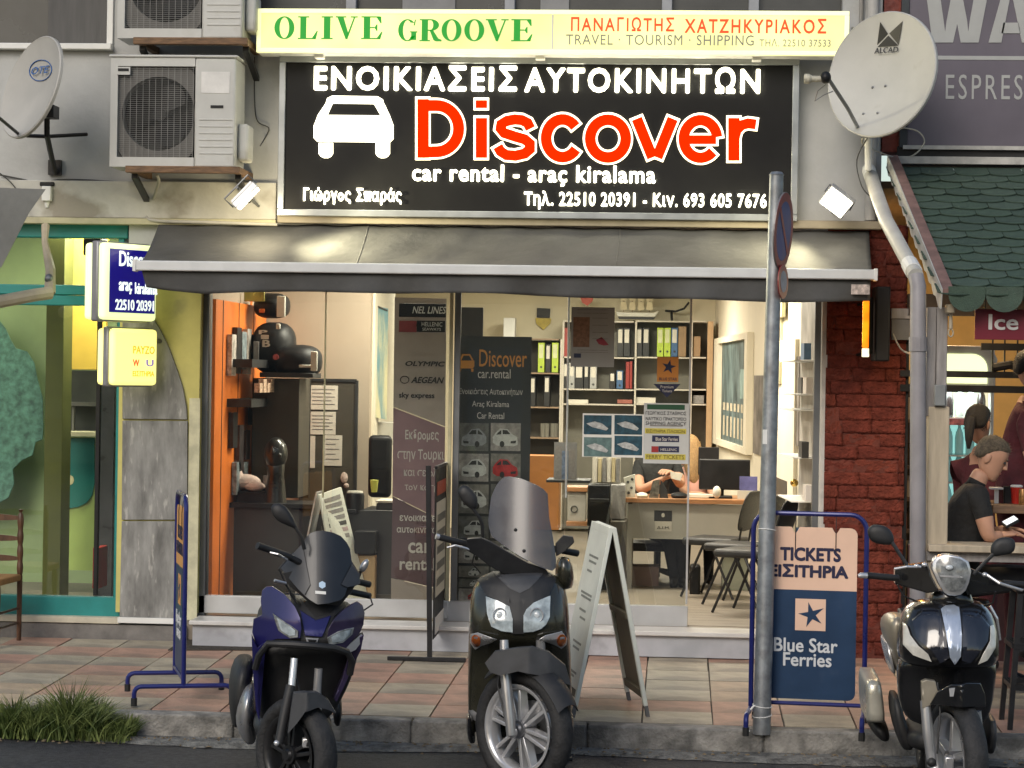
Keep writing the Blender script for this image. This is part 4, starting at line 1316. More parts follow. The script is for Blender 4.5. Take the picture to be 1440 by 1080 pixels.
# red brick strip beside the purple sign
x0, x1, z0, z1 = RC(1239, -20, 1268, 214, 0.0)
solo('brick_strip', MB().box(x0, x1, 0.0, 0.25, z0, z1), mat('brick_strip_red', (0.17, 0.035, 0.024), 0.7, var=0.3, scale=12, bump=0.6, bscale=30), 'narrow red wall strip behind the big satellite dish', 'wall', bevel=0.004)

# ================================================================== heater (glowing)
hc = P(1232, 455, -0.30)
t = thing('heater', 'black wall heater with a glowing orange element on the red brick pillar', 'heater', P(1232, 505, -0.3))
x0, x1, z0, z1 = RC(1227, 403, 1251, 508, -0.30)
obj('casing', MB().prismz([(x0, -0.16), (x0 + 0.02, -0.34), (x1, -0.34), (x1, -0.16)][::1], z0, z1), M_black, t, bevel=0.01)
x0, x1, z0, z1 = RC(1213, 422, 1222, 489, -0.32)
obj('element', MB().box(x0, x1, -0.33, -0.31, z0, z1), emat('heater_glow', 'ff8410', 1.1, base='ff8000', var=0.5, scale=9), t, bevel=0.006)
obj('reflector', MB().slab((x1 + 0.001, -0.345, z0 - .04), (x1 + 0.028, -0.30, z0 - .04), (x1 + 0.028, -0.30, z1 + .02), (x1 + 0.001, -0.345, z1 + .02), (0.002, 0.012, 0)), M_black, t)
x0, x1, z0, z1 = RC(1212, 490, 1222, 502, -0.32)
obj('element_cap', MB().box(x0, x1, -0.335, -0.305, z0, z1), emat('heater_cap', 'fff2c0', 0.9), t, bevel=0.004)
for yy in (425, 495):
 obj('wall_arm', MB().tube([P(1230, yy, -0.2), P(1205, yy + 4, -0.02)], 0.01), M_black, t)
ld = bpy.data.lights.new('heater', 'AREA'); ld.shape = 'RECTANGLE'; ld.size = 0.04; ld.size_y = 0.3; ld.energy = 3.5; ld.color = (1, 0.42, 0.08)
lo = bpy.data.objects.new('heater_light', ld); COL.objects.link(lo); lo.location = P(1208, 455, -0.30); lo.rotation_euler = (math.radians(90), 0, math.radians(140))

# ================================================================== purple-grey café sign
YW = -0.05
ws = thing('cafe_sign', 'grey-purple café fascia sign with large pale capitals and a thin line', 'sign', P(1380, 205, YW))
M_pur = mat('sign_purple', (0.115, 0.10, 0.125), 0.35, var=0.14, scale=1.5)
M_let = mat('sign_letter_grey', (0.36, 0.365, 0.355), 0.5, var=0.05)
obj('panel', R3(1278, -60, 1600, 207, YW, 0.2), M_pur, ws)
obj('edge', R3(1267, -60, 1277.5, 207, YW - 0.02, 0.2), mat('dark_frame', (0.04, 0.045, 0.05), 0.4, metal=0.5), ws)
obj('line', R3(1279, 79, 1600, 84.5, YW - 0.004, YW - 0.0003), M_let, ws)
def bigpoly(pts):
 x0_, x1_ = 0, 0
 q_ = [(P(a, b, YW).x, P(a, b, YW).z) for a, b in pts]
 obj('letter', MB().prism(q_[::-1], YW - 0.006, YW - 0.0003), M_let, ws)
bigpoly([(1302, -12), (1321, -12), (1327, 30), (1329, 45), (1331, 30), (1339, -12), (1352, -12), (1360, 30), (1361.5, 45), (1363.5, 30), (1371, -12), (1390, -12), (1376, 60), (1351, 60), (1346, 34), (1340, 60), (1311, 60)])
bigpoly([(1390, 60), (1410, -12), (1422, -12), (1408, 60)])
bigpoly([(1422, -12), (1436, -12), (1456, 60), (1437, 60)])
bigpoly([(1411, 32), (1432, 32), (1435, 47), (1408, 47)])
ptext('ESPRES', 1330, 105, 1438, 140, YW, M_let, ws, bold=0.0, space=1.25)

# roof flashing and beams above the shingles
M_flash = mat('white_flashing', (0.42, 0.41, 0.38), 0.6, var=0.2, scale=10)
fl = thing('canopy_flashing', 'white metal flashing strips above the green shingles', 'flashing', P(1380, 230, -0.1))
obj('strip', R3(1270, 205.5, 1600, 211, -0.08, -0.06), M_flash, fl)
obj('strip', R3(1255, 221, 1600, 231.5, -0.12, -0.09), M_flash, fl, bevel=0.002)
obj('backing', R3(1262, 207, 1600, 235, -0.05, 0.1), M_dark, fl)

# ================================================================== shingle canopy
Yb = -2.42
T0, T1 = P(1262, 234, -0.12), P(1545, 234, -0.12)
B0, B1 = P(1338, 414, Yb), P(1610, 421, Yb)
ztop, zbot = (T0.z + T1.z) / 2 - 0.02, B0.z
cp = thing('shingle_canopy', 'dark green scalloped shingle canopy over the café counter', 'canopy', (T0.x, -0.1, zbot))
M_sh = [mat('shingle_%d' % k, c, 0.75, var=0.16, scale=14, bump=0.3, bscale=150) for k, c in enumerate([(0.042, 0.072, 0.050), (0.050, 0.080, 0.058), (0.036, 0.062, 0.045)])]
nd = Vector((0, -0.12 - Yb, zbot - ztop))          # helper only for slope
sl = Vector((0, Yb + 0.12, zbot - ztop))
slen = sl.length
slu = sl / slen
nrm = Vector((0, slu.z, -slu.y))
if nrm.z < 0: nrm = -nrm
M_under = mat('canopy_deck', (0.07, 0.05, 0.035), 0.8, var=0.2)
def LX(w_): return T0.x + (B0.x - T0.x) * w_
obj('deck', MB().slab((LX(0) + .0, -0.12, ztop - .01), (3.6, -0.12, ztop - .01), (3.6, Yb, zbot - .01), (LX(1), Yb, zbot - .01), (0, 0, -0.02)), M_under, cp)
rows = 17
ex = slen / rows
sw = 0.225
shm = []
for k in range(3):
 v, f = [], []
 n_ = 10
 pts = [(-sw * 0.49, ex * 1.3), (-sw * 0.49, 0.0)] + [(-sw * 0.49 + sw * 0.98 * i / n_, -0.042 * math.sin(pi * i / n_) ** 0.7) for i in range(1, n_)] + [(sw * 0.49, 0.0), (sw * 0.49, ex * 1.3)]
 up2 = lambda d_: 0.014 if d_ <= 0.001 else 0.014 - 0.016 * d_ / (ex * 1.3)
 for x_, d_ in pts:
  v.append((x_, d_, up2(d_)))
 for x_, d_ in pts:
  v.append((x_, d_, up2(d_) - 0.006))
 n_ = len(pts)
 f = [tuple(range(n_)), tuple(range(2 * n_ - 1, n_ - 1, -1))] + [((i + 1) % n_, i, n_ + i, n_ + (i + 1) % n_) for i in range(n_)]
 me = bpy.data.meshes.new('shingle')
 me.from_pydata(v, [], f)
 me.materials.append(M_sh[k])
 shm.append(me)
# local frame of a shingle: x along eave, y up the slope, z normal
Ms = Matrix((Vector((1, 0, 0)), -slu, nrm)).transposed()
for r in range(rows):
 w_ = (r + 1) / rows
 x = LX(w_) + (0.12 if r % 2 else 0.02)
 while x < 2.95:
  o = bpy.data.objects.new('shingle', shm[rnd.randrange(3)])
  COL.objects.link(o)
  o.parent = cp
  p = Vector((x + 0.01, -0.12 + sl.y * w_, ztop + sl.z * w_)) - Vector(cp.location)
  mm = Ms.to_4x4()
  o.rotation_euler = mm.to_euler()
  o.rotation_euler.rotate_axis('Z', rnd.uniform(-.012, .012))
  o.location = p + nrm * rnd.uniform(0, 0.003)
  x += sw
# scalloped fascia tabs hanging at the eave
xe = LX(1) - 0.02
k = 0
while xe < 2.95:
 pts = [(xe + 0.105 + 0.105 * math.cos(a_ * pi / 12), zbot + 0.0 - 0.10 * math.sin(a_ * pi / 12)) for a_ in range(13)]
 pts = pts + [(xe, zbot + 0.045), (xe + 0.21, zbot + 0.045)]
 obj('fascia_tab', MB().prism(pts[::-1], Yb - 0.03, Yb - 0.012), M_sh[k % 3], cp)
 xe += 0.212
 k += 1
# rake boards at the left edge
rk0, rk1 = Vector((T0.x - 0.03, -0.12, ztop + 0.06)), Vector((B0.x - 0.02, Yb - 0.02, zbot + 0.0))
M_rb = mat('rake_brown', (0.17, 0.10, 0.085), 0.75, var=0.25, scale=12)
obj('rake_board', MB().slab(rk0 + Vector((0.03, 0, 0)), rk0 + Vector((-0.03, 0, 0)), rk1 + Vector((-0.03, 0, 0)), rk1 + Vector((0.03, 0, 0)), (0, 0, 0.03)), M_rb, cp)
# serrated white metal edge
v = []
ns = 26
top_ = [rk0.lerp(rk1, i / ns) + Vector((-0.035, 0, 0.03)) for i in range(ns + 1)]
bot_ = [rk0.lerp(rk1, i / ns) + Vector((-0.04, 0, -0.055 - (0.025 if i % 2 else 0.0) - 0.03 * i / ns)) for i in range(ns + 1)]
vv = top_ + bot_
ff = [(i, i + 1, ns + 2 + i, ns + 1 + i) for i in range(ns)]
obj('rake_metal', MB().add(vv, ff), M_flash, cp, solid=0.006)

# downpipe: elbow at the top, slanting run, then vertical
M_pipe = mat('downpipe_grey', (0.27, 0.255, 0.265), 0.5, var=0.1, scale=6)
dp = thing('downpipe', 'fat pale drainpipe slanting beside the canopy edge then dropping beside the wooden post', 'pipe', P(1291, 800, -0.6))
r_p = 0.046
obj('slanting_run', MB().tube([P(1225, 248, -0.2), P(1229, 262, -0.4), P(1246, 310, -1.1), P(1288, 388, -2.25)], r_p, n=14), mat('pipe_pale', (0.46, 0.45, 0.41), .5, var=.1), dp, smooth=True)
obj('vertical_run', MB().tube([P(1288, 389, -2.25), P(1291, 402, -2.28), P(1291, 600, -2.28), P(1290, 995, -2.28)], r_p, n=14), M_pipe, dp, smooth=True)
obj('collar', MB().tube([P(1279, 371, -2.0), P(1285, 382, -2.16)], r_p * 1.12, n=14), M_white, dp)
obj('collar', MB().tube([P(1291, 474, -2.28), P(1291, 494, -2.28)], r_p * 1.14, n=14), M_pipe, dp)
obj('wall_elbow', MB().tube([P(1225, 250, -0.2), P(1222, 240, -0.15), P(1222, 238, 0.0)], r_p, n=12), M_white, dp)

# ================================================================== wooden seating front of the café
M_post = mat('weathered_post', (0.30, 0.28, 0.27), 0.7, var=0.2, scale=4, stretch=(6, 6, 0.7), bump=0.2)
M_postw = mat('post_pale', (0.44, 0.37, 0.27), 0.65, var=0.15, scale=4, stretch=(6, 6, 0.7))
Yp = -2.2
cf = thing('cafe_counter', 'weathered wooden counter frame of the café under the green canopy', 'shop front', P(1340, 900, Yp))
obj('post', R3(1303, 432, 1316, 585, Yp - 0.02, Yp + 0.1), M_post, cf, bevel=0.004)
obj('post', R3(1317, 432, 1332, 572, Yp - 0.035, Yp + 0.1), M_post, cf, bevel=0.004)
obj('post_lower', R3(1303, 572, 1332, 1003, Yp - 0.04, Yp + 0.1), M_postw, cf, bevel=0.006)  # warm light on the lower post put into its paler colour
obj('post_box', R3(1314, 541, 1330, 571, Yp - 0.07, Yp - 0.036), mat('box_grey', (0.2, 0.21, 0.21), 0.5), cf, bevel=0.006)
obj('sill', R3(1306, 769, 1600, 779, Yp - 0.12, Yp + 0.22), M_postw, cf, bevel=0.005)
obj('sill_front', R3(1303, 779, 1600, 792, Yp - 0.06, Yp + 0.1), M_post, cf, bevel=0.004)
obj('low_wall', R3(1276, 770, 1600, 938, 0.0, 0.12), mat('maroon_panel', (0.06, 0.018, 0.018), 0.6, var=0.2), cf)
obj('cross_bar', R3(1266, 523, 1600, 532, -0.05, 0.0), M_blackm, cf)
obj('cross_bar', R3(1266, 543, 1600, 553, -0.05, 0.0), M_blackm, cf)
obj('door_frame', R3(1266, 430, 1276, 880, -0.02, 0.12), M_black, cf)
obj('lintel', R3(1278, 415, 1600, 445, -0.12, 0.0), M_under, cf)
obj('side_board', R3(1254, 434, 1300, 448, -0.10, 0.0), M_post, cf)
obj('side_board', R3(1254, 449, 1300, 478, -0.09, 0.0), mat('grey_board', (0.14, 0.14, 0.14), 0.7, var=0.15), cf)
# scroll ironwork above
obj('iron_scroll', R3(1380, 484, 1600, 494, -0.06, -0.03), M_blackm, cf)
for px in (1395, 1412, 1430):
 obj('iron_rod', R3(px, 478, px + 2, 524, -0.055, -0.035), M_blackm, cf)
obj('iron_scroll', MB().tube([P(1396, 517, -.05), P(1420, 513, -.05), P(1445, 520, -.05)], 0.03, n=8), M_blackm, cf)
# awning crank eye
t = thing('winch_eye', 'small pale winch with a ring eye hanging from the canopy edge', 'winch', P(1336, 475, -2.32))
obj('gear_box', MB().box(*[q for q in (P(1330, 440, -2.32).x, P(1342, 440, -2.32).x)], -2.37, -2.27, P(1336, 441, -2.32).z, P(1336, 428, -2.32).z), M_arm, t, bevel=0.008)
obj('stem', MB().cyl(P(1337, 462, -2.32), P(1337, 441, -2.32), 0.012, 0.009), M_arm, t)
obj('eye', MB().tube([P(1337 + 3.4 * math.cos(a_ * pi / 6), 468 + 5.5 * math.sin(a_ * pi / 6), -2.32) for a_ in range(12)], 0.005, n=6, closed=True), M_arm, t)

# ice sign
t = thing('ice_sign', 'dark red hanging sign reading Ice under the shingles', 'sign', P(1420, 480, -2.3))
obj('board', R3(1371, 436, 1600, 479, -2.3, -2.28), mat('sign_maroon', (0.16, 0.006, 0.02), 0.45, var=0.05), t, bevel=0.002)
ptext('Ice', 1390, 442, 1432, 464, -2.302, mat('sign_white', (0.65, 0.62, 0.6), 0.5), t, bold=0.02)
for px in (1385, 1430):
 obj('hanger', MB().cyl(P(px, 436, -2.29), P(px, 405, -2.29), 0.004), M_blackm, t)

# ------------------------------------------------------------------ café room
CX0, CX1 = P(1262, 600, 0.15).x, 4.2
YC = 4.2
struct('cafe_floor', MB().box(CX0 - 0.1, CX1, 0.13, YC, -0.05, 0.12), M_floor)
struct('cafe_wall_back', MB().box(CX0 - 0.1, CX1, YC, YC + 0.1, 0.1, 3.2), mat('cafe_wall', (0.62, 0.42, 0.16), 0.7, var=0.08))
struct('cafe_wall_left', MB().prismz([(CX0 - 0.3, 0.3), (CX0 - 0.22, 0.3), (CX0 - 0.22, YC), (CX0 - 0.3, YC)], 0.1, 3.2), mat('cafe_wall', (0.62, 0.42, 0.16), 0.7))
struct('cafe_ceiling', MB().box(CX0 - 0.3, CX1, 0.13, YC, 3.2, 3.25), mat('cafe_ceiling', (0.2, 0.15, 0.1), 0.8))
lamp_panel(2.0, 1.9, 3.1, 0.5, 0.5, 42, (1.0, 0.66, 0.34), label='warm ceiling light of the café above the bar')
lamp_panel(1.95, -1.0, 2.55, 0.3, 0.2, 9, (1.0, 0.70, 0.36), label='small warm lamp over the café counter frame')
# back bar: shelf with bottles seen left of the post
def r3solo(name, a, b, c, d, Y0, Y1, m, label, cat, **k):
 return solo(name, R3(a, b, c, d, Y0, Y1), m, label, cat, **k)
bb = thing('bar_shelf', 'dark wooden bar shelf with stacked jars behind the drainpipe', 'shelf', P(1270, 760, 0.8))
for yy in (590, 655, 700, 745):
 obj('board', R3(1262, yy, 1310, yy + 5, 0.7, 1.1), M_wood, bb)
obj('back', R3(1262, 540, 1310, 760, 1.1, 1.12), mat('bar_back', (0.09, 0.05, 0.02), 0.6, var=0.3), bb)
jm = [mat('jar_%d' % k, c, 0.25, var=0.1) for k, c in enumerate([(0.35, 0.25, 0.12), (0.5, 0.46, 0.4), (0.30, 0.09, 0.04), (0.06, 0.04, 0.03)])]
kk = 0
names = [('brown', 'first'), ('pale', 'second'), ('red', 'third'), ('dark', 'fourth')]
for yy in (590, 655, 700, 745):
 for px in (1271, 1279):
  c = P(px, yy, 0.85)
  j = solo('jar', MB().lathe([(0.001, 0), (0.026, 0), (0.028, 0.02), (0.028, 0.11), (0.018, 0.13), (0.02, 0.135), (0.02, 0.16), (0.001, 0.16)], c, n=12), jm[kk % 4],
                 '%s jar, %s one on the %s board of the café bar shelf' % (names[kk % 4][0], ('left', 'right')[kk % 2], names[kk // 2][1]), 'jar', 'jars on the café bar shelf', smooth=True)
  kk += 1
# drinks fridge
fx0, fx1, fz0, fz1 = RC(1276, 486, 1396, 860, 1.2)
fg = thing('drinks_fridge', 'lit drinks fridge with rounded glowing header inside the café', 'fridge', ((fx0 + fx1) / 2, 1.4, 0.12))
M_fb = mat('fridge_white', (0.6, 0.62, 0.6), 0.4)
obj('side', MB().box(fx1 - 0.03, fx1, 1.2, 1.75, 0.12, fz1), M_fb, fg, bevel=0.01)
obj('side', MB().box(fx0, fx0 + 0.03, 1.2, 1.75, 0.12, fz1), M_fb, fg, bevel=0.01)
obj('back', MB().box(fx0 + .03, fx1 - .03, 1.70, 1.75, 0.12, fz1), emat('fridge_glow', 'a8f0e8', 0.45), fg)
hz0 = P(1357, 545, 1.18).z
hd = [(fx0, hz0), (fx1, hz0), (fx1, fz1 - 0.14)] + [(fx1 - 0.12 + 0.14 * math.cos(a_ * pi / 12), fz1 - 0.14 + 0.14 * math.sin(a_ * pi / 12)) for a_ in range(1, 7)] + [(fx0, fz1)]
obj('header', MB().prism(hd, 1.14, 1.20), M_fb, fg, bevel=0.01)
hd2 = [(fx0 + 0.03, hz0 + 0.03), (fx1 - 0.06, hz0 + 0.03), (fx1 - 0.06, fz1 - 0.17)] + [(fx1 - 0.17 + 0.11 * math.cos(a_ * pi / 12), fz1 - 0.17 + 0.11 * math.sin(a_ * pi / 12)) for a_ in range(1, 7)] + [(fx0 + 0.03, fz1 - 0.06)]
obj('header_light', MB().prism(hd2, 1.13, 1.139), emat('fridge_header', 'f0f8b8', 1.0), fg)
rnd = random.Random(4)
M_btl = [mat('bottle_clear', (0.35, 0.55, 0.55), 0.2, var=0, emit='70b8b8', estr=0.12), mat('bottle_white', (0.7, 0.7, 0.66), 0.3, var=0), mat('bottle_dark', (0.03, 0.02, 0.02), 0.25, var=0)]
bme = MB().lathe([(0.001, 0), (0.030, 0), (0.032, 0.02), (0.032, 0.13), (0.026, 0.17), (0.011, 0.21), (0.011, 0.235), (0.001, 0.24)], n=10).mesh('bottle')
bme.polygons.foreach_set('use_smooth', [True] * len(bme.polygons))
bmes = []
for mm in M_btl:
 b2 = bme.copy(); b2.materials.append(mm); bmes.append(b2)
for ri, yy in enumerate((587, 640, 678, 722)):
 zz = P(1357, yy, 1.25).z
 obj('shelf', MB().box(fx0 + 0.03, fx1 - 0.03, 1.23, 1.69, zz - 0.012, zz), M_fb, fg)
 x = fx0 + 0.07
 j = 0
 while x < fx1 - 0.05:
  kind = (j % 3 != 0) + 0 if ri == 0 else 0
  kd = (1 if j % 3 != 0 else 2) if ri == 0 else 0
  o = bpy.data.objects.new('bottle', bmes[kd])
  COL.objects.link(o)
  o.location = (x, 1.30, zz + 0.001)
  o.scale = (1, 1, 0.95)
  od = ('leftmost', 'second', 'third', 'fourth', 'fifth', 'sixth', 'seventh', 'eighth', 'ninth')[j]
  sn = ('top', 'second', 'third', 'lowest')[ri]
  kn = ('pale blue water', 'white capped', 'dark')[kd]
  setp(o, '%s bottle from the left on the %s shelf of the café fridge, %s' % (od, sn, kn), 'bottle', kn + ' bottles on the ' + sn + ' fridge shelf')
  x += 0.078
  j += 1
solo('price_strip', MB().box(fx0 + 0.035, fx0 + 0.45, 1.224, 1.229, P(1357, 598, 1.25).z, P(1357, 589, 1.25).z), mat('pink_strip', (0.6, 0.2, 0.2), 0.5, var=0.5, scale=20), 'pink price strip on the top shelf edge of the fridge', 'label')
ld = bpy.data.lights.new('fridge', 'AREA'); ld.shape = 'RECTANGLE'; ld.size = 0.4; ld.size_y = 0.1; ld.energy = 3; ld.color = (0.8, 1, 0.95)
lo = bpy.data.objects.new('fridge_light', ld); COL.objects.link(lo); lo.location = ((fx0 + fx1) / 2, 1.25, hz0 - 0.03)
# bar top with cups
bt = thing('cafe_table', 'brown wooden table top inside the café in front of the seated man', 'table', P(1420, 720, -1.5))
obj('top', R3(1396, 712, 1600, 724, -1.7, -1.1), M_wood, bt, bevel=0.004)
obj('leg', R3(1470, 726, 1480, 960, -1.4, -1.35), M_wood, bt)
c = P(1429, 712, -1.5)
cu = thing('paper_cup', 'red paper cup on the café table', 'cup', c)
obj('body', MB().lathe([(0.001, 0), (0.026, 0), (0.036, 0.12), (0.034, 0.12), (0.001, 0.118)], c, n=14), mat('cup_red', (0.45, 0.02, 0.01), 0.4, var=0.05), cu, smooth=True)
obj('lid', MB().lathe([(0.037, 0.118), (0.038, 0.126), (0.03, 0.132), (0.001, 0.132)], c, n=14), M_white, cu)
c = P(1438, 713, -1.6)
solo('soft_drink_can', MB().lathe([(0.001, 0), (0.022, 0), (0.024, 0.01), (0.024, 0.1), (0.02, 0.11), (0.001, 0.11)], c, n=12), mat('can_mix', (0.3, 0.15, 0.05), 0.3, metal=0.5, var=0.5, scale=40), 'small printed can beside the red paper cup', 'can', smooth=True)
c = P(1401, 711, -1.5)
t = thing('napkin_holder', 'white napkin holder with a black stand on the café table', 'napkin holder', c)
obj('base', MB().box(c.x - 0.035, c.x + 0.03, -1.53, -1.46, c.z, c.z + 0.012), M_white, t)
obj('stand', MB().box(c.x - 0.012, c.x + 0.012, -1.51, -1.49, c.z + 0.012, c.z + 0.10), M_white, t)
obj('top', MB().box(c.x - 0.04, c.x + 0.035, -1.54, -1.45, c.z + 0.101, c.z + 0.112), M_white, t)
solo('black_box', MB().box(c.x + 0.045, c.x + 0.14, -1.50, -1.4, c.z, c.z + 0.12), M_black, 'black box between the napkin holder and red cup', 'box', bevel=0.006)
# bar stools on the pavement at the right edge
def stool(px, py, Y, label):
 c = PG(px, py)
 t = thing('bar_stool', label, 'stool', (c.x, Y, gz(Y)))
 z0 = gz(Y)
 hs = 0.80
 s = 0.17
 obj('seat', MB().box(c.x - s, c.x + s, Y - s, Y + s, z0 + hs - 0.04, z0 + hs), M_blackm, t, bevel=0.02, smooth=True)
 for sx in (-1, 1):
  for sy in (-1, 1):
   obj('leg', MB().slab((c.x + sx * .14 - .016, Y + sy * .14 - .016, z0 + hs - .041), (c.x + sx * .14 + .016, Y + sy * .14 - .016, z0 + hs - .041), (c.x + sx * .19 + .014, Y + sy * .17 - .014, z0), (c.x + sx * .19 - .014, Y + sy * .17 - .014, z0), (0, 0.03, 0)), M_blackm, t)
 for zz, nm in ((0.22, 'foot_rail'), (0.45, 'rail')):
  for sy in (-1, 1):
   obj(nm, MB().box(c.x - 0.175, c.x + 0.175, Y + sy * .165 - .01, Y + sy * .165 + .01, z0 + zz, z0 + zz + 0.03), M_blackm, t)
  for sx in (-1, 1):
   obj(nm, MB().box(c.x + sx * .175 - .01, c.x + sx * .175 + .01, Y - 0.155, Y + 0.155, z0 + zz + .002, z0 + zz + 0.028), M_blackm, t)
 return t
stool(1452, 1010, -2.6, 'black metal bar stool nearest the kerb, right of the right-hand scooter')
stool(1470, 960, -1.75, 'black metal bar stool farther back under the café counter')
# ================================================================== scooters
class Frame:
 def __init__(self, O, ang):
  self.O, self.ang = Vector(O), ang
  self.ex = Vector((math.cos(ang), math.sin(ang), 0))
  self.ey = Vector((-math.sin(ang), math.cos(ang), 0))
 def L(self, px, py, dy=0.0):
  d = FWD * FPX + RIGHT * (px - 720) + UP * (540 - py)
  t = ((self.O + self.ey * dy) - CAM).dot(self.ey) / d.dot(self.ey)
  p = CAM + d * t - self.O
  return Vector((p.dot(self.ex), dy, p.z))
def rotz(mb, a, c):
 M = Matrix.Translation(c) @ Matrix.Rotation(a, 4, 'Z') @ Matrix.Translation(-Vector(c))
 mb.v = [M @ p for p in mb.v]
 return mb
M_tyre = mat('tyre_rubber', (0.022, 0.022, 0.023), 0.7, var=0.3, scale=20, bump=0.3, bscale=80)
M_gloss = mat('gloss_black', (0.012, 0.012, 0.013), 0.22, var=0.25, scale=4, coat=0.6, rvar=0.08, spot=((0.05, 0.047, 0.04), 5, 0.60, 0.35))
M_olive = mat('gloss_olive_black', (0.028, 0.027, 0.018), 0.24, var=0.2, scale=4, coat=0.6, rvar=0.08, spot=((0.07, 0.065, 0.05), 6, 0.60, 0.35))
M_mattb = mat('matt_black', (0.018, 0.018, 0.019), 0.55, var=0.25, scale=10, spot=((0.05, 0.048, 0.043), 6, 0.6, 0.4))
M_gryp = mat('matt_grey_panel', (0.055, 0.057, 0.062), 0.5, var=0.2, scale=8)
M_blue = mat('metallic_blue', (0.016, 0.015, 0.105), 0.36, metal=0.35, var=0.15, scale=4, coat=0.6, rvar=0.06)
M_silv = mat('silver_paint', (0.48, 0.48, 0.49), 0.3, metal=0.7, var=0.1, scale=6)
M_silvw = mat('bright_silver', (0.66, 0.66, 0.67), 0.25, metal=0.6, var=0.08, scale=6)
M_rim = mat('rim_grey', (0.24, 0.24, 0.25), 0.35, metal=0.7, var=0.15, scale=8)
M_rimd = mat('rim_dark', (0.035, 0.035, 0.037), 0.4, metal=0.5, var=0.2)
M_lamp = mat('headlight_lens', (0.40, 0.46, 0.48), 0.08, var=0.35, scale=18, coat=1.0, rvar=0.0, detail=3)
M_lampd = mat('headlight_dark', (0.20, 0.21, 0.21), 0.1, var=0.55, scale=22, coat=1.0, rvar=0.0, detail=3)
M_amber = mat('amber_lens', (0.55, 0.13, 0.02), 0.2, var=0.2, coat=0.6)
M_champ = mat('champagne_paint', (0.36, 0.32, 0.25), 0.35, metal=0.5, var=0.15, scale=5)
M_smoke = glassmat('smoked_screen', (0.42, 0.41, 0.41), 0.06, 0.25)
_t = M_smoke.node_tree
_d = _t.nodes.new('ShaderNodeBsdfDiffuse'); _d.inputs[0].default_value = (.26, .25, .26, 1)
_m = _t.nodes.new('ShaderNodeMixShader'); _m.inputs[0].default_value = .3
_o = _t.nodes['Material Output']; _l = _o.inputs[0].links[0].from_socket
_t.links.new(_l, _m.inputs[1]); _t.links.new(_d.outputs[0], _m.inputs[2]); _t.links.new(_m.outputs[0], _o.inputs[0])
M_seat = mat('seat_vinyl', (0.02, 0.02, 0.02), 0.5, var=0.2, bump=0.2, bscale=200)
M_brk = mat('brake_disc', (0.3, 0.3, 0.3), 0.3, metal=0.9, var=0.2)

